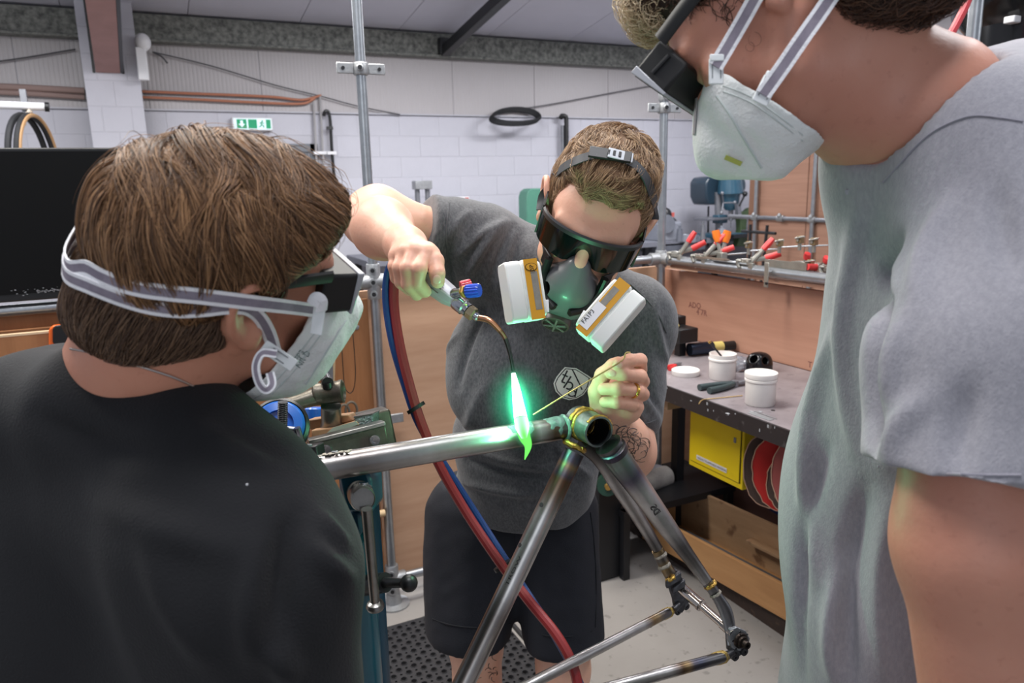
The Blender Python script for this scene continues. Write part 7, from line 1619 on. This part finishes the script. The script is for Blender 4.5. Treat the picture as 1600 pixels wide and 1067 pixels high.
def wrapped(P, off):
    pre = []; u0 = np.dot(P[0]-BH.c, BH.U)/BH.k
    for l, fw in ((.115, .03), (.11, -.04), (.075, -.10), (.035, -.13), (.0, -.14)):
        r_ = BHALL.find_nearest(Vector(BH.p(l, fw, u0))); q = V(r_[0]); n_ = unit(BH.p(l, fw, u0)-BH.p(0, 0, u0)); pre.append(q+n_*off)
    return pre+list(P)
s1 = spl(wrapped(lay(BHALL, pix, .0105), .0105), 4); ribbon('upper_strap', s1, [BH.U*.9+CU*.3]*len(s1), .0125, [m_mband, m_mgrey], bmk)
pix = [(152, 448), (168, 456), (200, 465), (240, 472), (280, 475), (320, 472), (355, 466), (385, 466), (402, 480), (412, 512), (421, 548)]
n0_ = len(spl(wrapped(lay(BHALL, pix, .0085), .0085), 4))-len(spl(lay(BHALL, pix, .0085), 4)); s2 = spl(wrapped(lay(BHALL, pix, .0085), .0085), 4)
upv = [unit(BH.U*.9+CU*.3) for _ in s2]
for i in range(len(s2)):
    t = (i-n0_)/(len(s2)-1-n0_)
    if t > .68: tt = min((t-.68)/.14, 1); upv[i] = unit(upv[i]*(1-tt)+cw(.96, .25, 0)*tt)
ribbon('lower_strap', s2, upv, .0120, [m_mband, m_mgrey], bmk)
# clips and loops at the mask edge
cA = W(497, 492, .640); MB().tube(spl([W(488, 476, .632), W(494, 466, .630), W(503, 472, .634), W(502, 486, .638)], 5), [(.0012, .0055)]*16, 8, sq=CF).build('strap_loop', m_mband, bmk)
MB().box(cA+cw(0, -.004, 0), (.010, .026, .002), (unit(cw(.97, -.2, .3)), unit(cw(.1, .97, .1)), CF)).build('strap_clip', m_clip, bmk, bevel=.0006)
cB = W(436, 556, .612); MB().box(cB, (.030, .011, .002), (unit(cw(.78, -.58, .3)), unit(cw(.6, .78, 0)), CF)).build('strap_clip', m_clip, bmk, bevel=.0006)
lpz = spl([W(432, 553, .603), W(410, 552, .599), W(400, 571, .597), (W(404, 596, .598)), W(415, 609, .600), W(425, 600, .602), W(422, 582, .604)], 6)
tg_ = [unit(lpz[min(i+1, len(lpz)-1)]-lpz[max(i-1, 0)]) for i in range(len(lpz))]
ribbon('strap_tail', lpz, [unit(np.cross(t_, CF)+CF*-.25) for t_ in tg_], .0068, [m_mband, m_mgrey], bmk)
for e in (-1, 1): MB().box(cB-CF*.0013+unit(cw(.6, .78, 0))*e*.003, (.014, .0009, .0004), (unit(cw(.78, -.58, .3)), unit(cw(.6, .78, 0)), CF)).build('clip_slot', mat('slot_grey', (120, 124, 126), .5), bmk, smooth=0)
def cast(bv, off): return lambda P: np.array([(lambda r_, q: V(r_[0])+V(r_[1])*off if r_[0] is not None else q)(bv.ray_cast(Vector(CC), Vector(q-CC), 3.0), q) for q in P])
for i, (tx_, x_, y_) in enumerate((('FFP3', 462, 570), ('NR D', 468, 576))): text_mesh('mask_print', tx_, W(x_, y_, .62), cw(.50, .72, 0), cw(-.82, .5, 0), .0068, mat('mask_ink', (120, 140, 138), .8), bmk, .0001, cast(bmo, .0006))
m_stitch = mat('mask_stitch', (198, 206, 204), .8)
seam('rim_stitch', [(495, 516), (480, 535), (462, 560), (440, 585), (415, 610), (398, 622)], .0007, m_stitch, bmk, bmo, .0002); seam('rim_stitch', [(503, 520), (488, 540), (470, 566), (448, 592), (424, 616)], .0007, m_stitch, bmk, bmo, .0002)
seam('pleat', [(540, 500), (522, 530), (500, 565), (478, 600), (455, 625)], .0011, m_stitch, bmk, bmo, .0001)

# ============================================================ the watcher in light grey, right
g_ = thing('person', 'watcher with curly dark blond hair in a light grey T-shirt, bending forward', 'person')
GF = cw(-.60, -.68, .42); GU = cw(-.55, .72, .38); GL = np.cross(GU, GF)
hcg = W(1224, 34, .685); GH = Head(hcg, GF, GU, GL, .93)
ngb = W(1435, 175, .70)
f = Field(hcg-.20, hcg+.20, .0030)
GH.sculpt(f, ([GH.p(0, -.025, -.01), W(1350, 125, .715), ngb], [.052, .058, .072])); f.cone(GH.p(0, .02, -.06), W(1355, 195, .72), .038, .045, .03)
P0, Q0 = f.mesh(2)
shg = W(1560, 330, .66)
lo = np.minimum.reduce([W(1150, 1500, .6), W(1250, 50, .7), W(1250, 1500, 1.1), W(1750, 1500, .6)]); hi = np.maximum.reduce([W(1800, 50, .6), W(1800, 50, 1.0), W(1800, 1500, 1.1), W(1300, 60, 1.0)])
f = Field(lo, hi, .009)
f.ell(W(1475, 520, .80), (.11, .10, .18), (CR, CF, CU), .05); f.ell(W(1440, 900, .90), (.11, .10, .20), (CR, CF, CU), .05); f.cone(ngb, W(1460, 260, .72), .068, .09, .04)
ela = W(1532, 1150, .66); f.cone(shg, W(1515, 700, .61), .045, .045, .03)
p2, q2 = f.mesh(1)
f = Field(np.minimum(W(1360, 1500, .5), W(1390, 700, .75))-.02, np.maximum(W(1700, 680, .5), W(1690, 720, .8))+.02, .005)
f.cone(W(1525, 640, .60), W(1520, 850, .590), .056, .053, .03); f.cone(W(1520, 850, .590), W(1545, 1180, .62), .053, .046, .03); f.cone(W(1545, 1180, .62), W(1500, 1500, .80), .044, .034, .03)
p4, q4 = f.mesh(2)
hg = W(1440, 1300, 1.05); hg = V((hg[0], hg[1], .92))
f = Field(hg-V((.3, .25, .92)), hg+V((.3, .25, .2)), .012)
f.ell(hg, (.13, .10, .14), k=.04)
for q in (-1, 1): h_ = hg+V((q*.09, 0, 0)); f.cone(h_, V((h_[0], h_[1]+.02, .48)), .085, .055, .03); f.cone(V((h_[0], h_[1]+.02, .48)), V((h_[0], h_[1], .08)), .055, .038, .02)
p3, q3 = f.mesh(1)
gbody = joined('body', [(P0, Q0), (p2, q2), (p4, q4), (p3, q3)], m_skin3, g_)
f = Field(hg-V((.3, .25, .87)), hg+V((.3, .25, .16)), .010); f.ell(hg, (.165, .13, .15), k=.05)
for q in (-1, 1): h_ = hg+V((q*.09, 0, 0)); f.cone(h_, V((h_[0], h_[1]+.02, .48)), .098, .075, .03); f.cone(V((h_[0], h_[1]+.02, .48)), V((h_[0], h_[1], .09)), .075, .065, .02)
f.cut(hg-V((0, 0, .84)), (0, 0, -1)); P_, Q_ = f.mesh(1); qmesh('trousers', P_, Q_, m_trs, g_)
for q in (-1, 1):
    a_ = V((hg[0]+q*.09, hg[1]+.05, .045)); f = Field(a_-V((.08, .18, .05)), a_+V((.08, .18, .08)), .006); f.ell(a_, (.045, .135, .042), k=.01); f.cone(a_-V((0, .05, -.01)), a_+V((0, -.05, .05)), .045, .045, .02); f.cut((0, 0, .004), (0, 0, -1)); P_, Q_ = f.mesh(1); qmesh('shoe', P_, Q_, mat('shoe_black', (34, 34, 38), .6), g_)
# grey T-shirt
m_gt = fabric('melange_grey', (152, 151, 158), (122, 122, 131), .5, 260)
lo = np.minimum.reduce([W(1180, 1300, .5), W(1200, 30, .6), W(1200, 1300, 1.1)]); hi = np.maximum.reduce([W(1800, 0, .55), W(1800, 0, 1.0), W(1700, 1300, 1.1), W(1200, 30, 1.0)])
f = Field(lo-.02, hi+.02, .0055)
f.ell(W(1500, 520, .78), (.128, .125, .24), (CR, CF, CU), .05); f.ell(W(1420, 850, .88), (.150, .13, .26), (CR, CF, CU), .08); f.ell(W(1405, 1150, .97), (.155, .13, .26), (CR, CF, CU), .08)
f.cone(W(1425, 240, .73), W(1600, 200, .74), .080, .085, .05); f.cone(W(1440, 320, .75), W(1500, 600, .80), .070, .10, .05); f.cone(W(1560, 240, .66), W(1640, 330, .64), .075, .075, .05)
f.cone(W(1580, 300, .64), W(1525, 560, .60), .072, .076, .05); f.cone(W(1525, 560, .60), W(1512, 775, .585), .076, .081, .03)
f.cone(W(1365, 120, .70), ngb, .066, .075, .006, sub=True)
f.real(); X, Y, Z = f.ax[0][:, None, None], f.ax[1][None, :, None], f.ax[2][None, None, :]
p_ = W(1500, 742, .56); n_ = unit(cw(-.02, -1, .06)); dd = (X-p_[0])*n_[0]+(Y-p_[1])*n_[1]+(Z-p_[2])*n_[2]
dep = (X-CC[0])*CF[0]+(Y-CC[1])*CF[1]+(Z-CC[2])*CF[2]; near = dep < .685+0*dd
f.v = np.where(near, np.maximum(f.v, dd), f.v).astype(np.float32)
P_, Q_ = f.mesh(3); N2 = normals(P_, Q_)
P_ = P_+N2*(vnoise(np.stack([P_@CR*18, P_@CU*3.5, P_@CF*10], 1), 1, 31)*.006+vnoise(np.stack([P_@CR*30, P_@CU*8, P_@CF*18], 1), 1, 32)*.0016)[:, None]
P_ = folds(P_, N2, Q_, [(1402, 380, 1366, 700, .013, -.012), (1345, 330, 1335, 700, .014, .007), (1302, 520, 1272, 900, .014, .009), (1352, 760, 1330, 1064, .014, -.010), (1292, 700, 1255, 1060, .012, -.008), (1395, 790, 1385, 1060, .013, .008), (1478, 320, 1430, 480, .012, .006), (1560, 290, 1592, 430, .012, -.005), (1440, 620, 1382, 725, .011, .006), (1520, 600, 1500, 738, .012, -.005), (1320, 880, 1300, 1060, .012, .008), (1410, 500, 1390, 640, .012, .006)])
gts = qmesh('t_shirt', P_, Q_, m_gt, g_); bgt = bvh_of(gts); m_gs = mat('seam_grey', (148, 146, 156), .9)
seam('shoulder_seam', [(1598, 190), (1560, 184), (1522, 181), (1490, 190), (1460, 205), (1435, 225), (1410, 252), (1380, 285)], .0010, m_gs, gts, bgt, .0006)
seam('sleeve_hem', [(1372, 728), (1420, 736), (1480, 740), (1540, 742), (1595, 742)], .0010, m_gs, gts, bgt, .0005)
seam('collar', [(1482, 76), (1440, 100), (1400, 150), (1370, 200), (1345, 250), (1325, 300)], .0028, mat('rib_grey', (156, 158, 166), .9), gts, bgt, .0005)
# hair: dark curls, lighter fringe
f = Field(hcg-.24, hcg+.24, .004)
E = lambda l, fw, u, r, kk=.015, sub=False, p=2: f.ell(GH.p(l, fw, u), V(r)*.93, GH.ax, kk, sub, p)
E(0, -.03, .060, (.088, .108, .098)); E(0, .03, .12, (.07, .06, .042), .03); E(0, -.075, .0, (.075, .055, .060), .03); E(0, -.085, -.030, (.062, .045, .05), .03)
E(0, .112, .044, (.085, .06, .076), .010, True); f.cut(GH.p(0, -.04, -.072), -GH.U*.95-GH.F*.25, .01)
for q in (-1, 1): E(q*.088, .006, -.006, (.03, .034, .044), .008, True)
f.ell(W(1385, -20, .645), (.060, .045, .034), (CR, CF, CU), .02)
P_, Q_ = f.mesh(2); N2 = normals(P_, Q_); P_ = P_+N2*(vnoise(P_, 55, 33)*.005)[:, None]
hg_ = qmesh('hair', P_, Q_, mat('hair_base_darkest', (48, 34, 28), .8), g_); bvh = bvh_of(hg_); rng = np.random.RandomState(17)
S1 = flow(bvh, surf_pts(P_, Q_, 7000, rng), lambda q: -GH.U*.6+GH.F*(.4 if np.dot(q-GH.c, GH.F) > .02 else -.6), 9, .006, .006, .35, rng, .8, stop=lambda q: np.dot(q-GH.c, GH.F) > .045 and np.dot(q-GH.c, GH.U) < .088)
strands('hair_strands', S1, hair_mat('hair_dark_curl', (34, 22, 17), (66, 44, 32), (104, 74, 54)), hg_, .0004, .0001)
S2 = flow(bvh, surf_pts(P_, Q_, 900, rng, lambda P, N: ((P-GH.c)@GH.F > .06) & ((P-GH.c)@GH.U > .055)), lambda q: GH.F*.9-GH.U*.7, 10, .005, .014, .8, rng, 1.3, stop=lambda q: np.dot(q-GH.c, GH.F) > .045 and np.dot(q-GH.c, GH.U) < .078)
strands('fringe_strands', S2, hair_mat('hair_blond_curl', (170, 144, 112), (206, 182, 148), (232, 214, 184)), hg_, .00032, .0001)
# side curl before the ear
bgd = BVHTree.FromPolygons([tuple(v) for v in P0], [tuple(v) for v in Q0]); S4 = []
for (cx, cy, r0_) in ((1180, 62, 12), (1172, 74, 8)):
    c_ = []
    for t in np.linspace(0, 1, 14):
        x, y = cx+r0_*math.cos(-1.5+t*5.4)*(1-.2*t), cy+r0_*math.sin(-1.5+t*5.4)*(1-.2*t); r_ = bgd.ray_cast(Vector(CC), Vector(ray(x, y)), 3); c_.append(V(r_[0])+V(r_[1])*.0015 if r_[0] is not None else W(x, y, .64))
    S4.append(c_)
strands('curl_strands', np.array(S4), hair_mat('hair_curl', (60, 42, 34), (84, 60, 48), (110, 80, 62)), hg_, .00016, .00008)
# goggles
gg2 = thing('goggles', 'boxy black safety goggles on the watcher in light grey', 'goggles')
gbox('goggle_box', -.070, .072, .084, .119, .012, .055, m_gb, GH, gg2, .003, .12); gbox('lens_rim', -.071, .073, .117, .1202, .010, .056, m_gedge, GH, gg2, .001, .12); gbox('lens', -.066, .068, .1198, .1215, .014, .053, m_lens, GH, gg2, .001, .12)
MB().tube([GH.p(.0725, .090, .034), GH.p(.0725, .112, .036)], .0022, 8).build('side_rib', mat('goggle_grey', (60, 62, 66), .35), gg2)
for q in (-1, 1): MB().tube(spl([GH.p(q*.077, .085, .050), GH.p(q*.083, .04, .048), GH.p(q*.089, -.005, .042), GH.p(q*.087, -.03, .025)], 5), [(.003, .008)]*16, 8, sq=GH.L).build('temple', m_gb, gg2)
# mask
gm = thing('dust_mask', 'white folding dust mask on the watcher in light grey, straps rising past the ear', 'mask'); mo2 = mask(GH, gm, .068, .070, .064, .050, -.048, .92, .072, (.985, .17)); bmo_ = bvh_of(mo2); pass
for nm, pix, z in (('front_strap', [(1118, 104), (1143, 62), (1166, 22), (1185, -12), (1215, -60)], (.630, .628, .622, .616, .612)), ('rear_strap', [(1192, 148), (1222, 106), (1252, 62), (1285, 15), (1325, -45)], (.606, .604, .603, .606, .615))):
    s_ = spl(zline(pix, z), 6); ribbon(nm, s_, [unit(cw(.84, -.54, 0))]*len(s_), .0130, [m_mband, m_mgrey], gm)
for (x0, y0, x1, y1, z, w) in ((1119, 92, 1119, 132, .632, .0125), (1206, 122, 1186, 162, .608, .0135)):
    a_, b2 = W(x0, y0, z), W(x1, y1, z); d_ = unit(b2-a_); s_ = unit(np.cross(d_, CF)); L_ = np.linalg.norm(b2-a_)
    MB().box((a_+b2)/2, (w, L_, .0022), (s_, d_, CF)).build('strap_clip', m_clip, gm, bevel=.0008)
    MB().box((a_+b2)/2-CF*.0013+s_*w*.28, (.0008, L_*.55, .0004), (s_, d_, CF)).box((a_+b2)/2-CF*.0013-s_*w*.28, (.0008, L_*.55, .0004), (s_, d_, CF)).build('clip_slot', mat('slot_grey', (120, 124, 126), .5), gm, smooth=0)
    MB().box(a_-CF*.002, (w*.95, .006, .003), (s_, d_, CF)).build('clip_bar', m_clip, gm, bevel=.0008)
sv, nn = hit(bmo_, 1088, 182, .0012); MB().box(sv, (.034, .0055, .0012), (unit(cw(.82, .52, 0)-nn*np.dot(cw(.82, .52, 0), nn)), unit(np.cross(nn, cw(.82, .52, 0))), nn)).build('nose_strip', mat('nose_foil', (176, 172, 170), .3, .6), gm, bevel=.0004)
sv, nn = hit(bmo_, 1146, 250, .0008); MB().box(sv, (.016, .005, .0008), (unit(cw(.96, -.2, 0)-nn*np.dot(cw(.96, -.2, 0), nn)), unit(np.cross(nn, cw(.96, -.2, 0))), nn)).build('printed_mark', mat('mask_yellow', (186, 190, 96), .7), gm)

for off_ in (0, 9): seam('rim_stitch', [(1130, 134+off_), (1150, 141+off_), (1175, 152+off_), (1200, 169+off_), (1228, 190+off_), (1254, 211+off_)], .0007, m_stitch, gm, bmo_, .0002)
seam('pleat', [(1120, 150), (1140, 178), (1160, 212), (1180, 245), (1190, 262)], .0012, m_stitch, gm, bmo_, .0001)
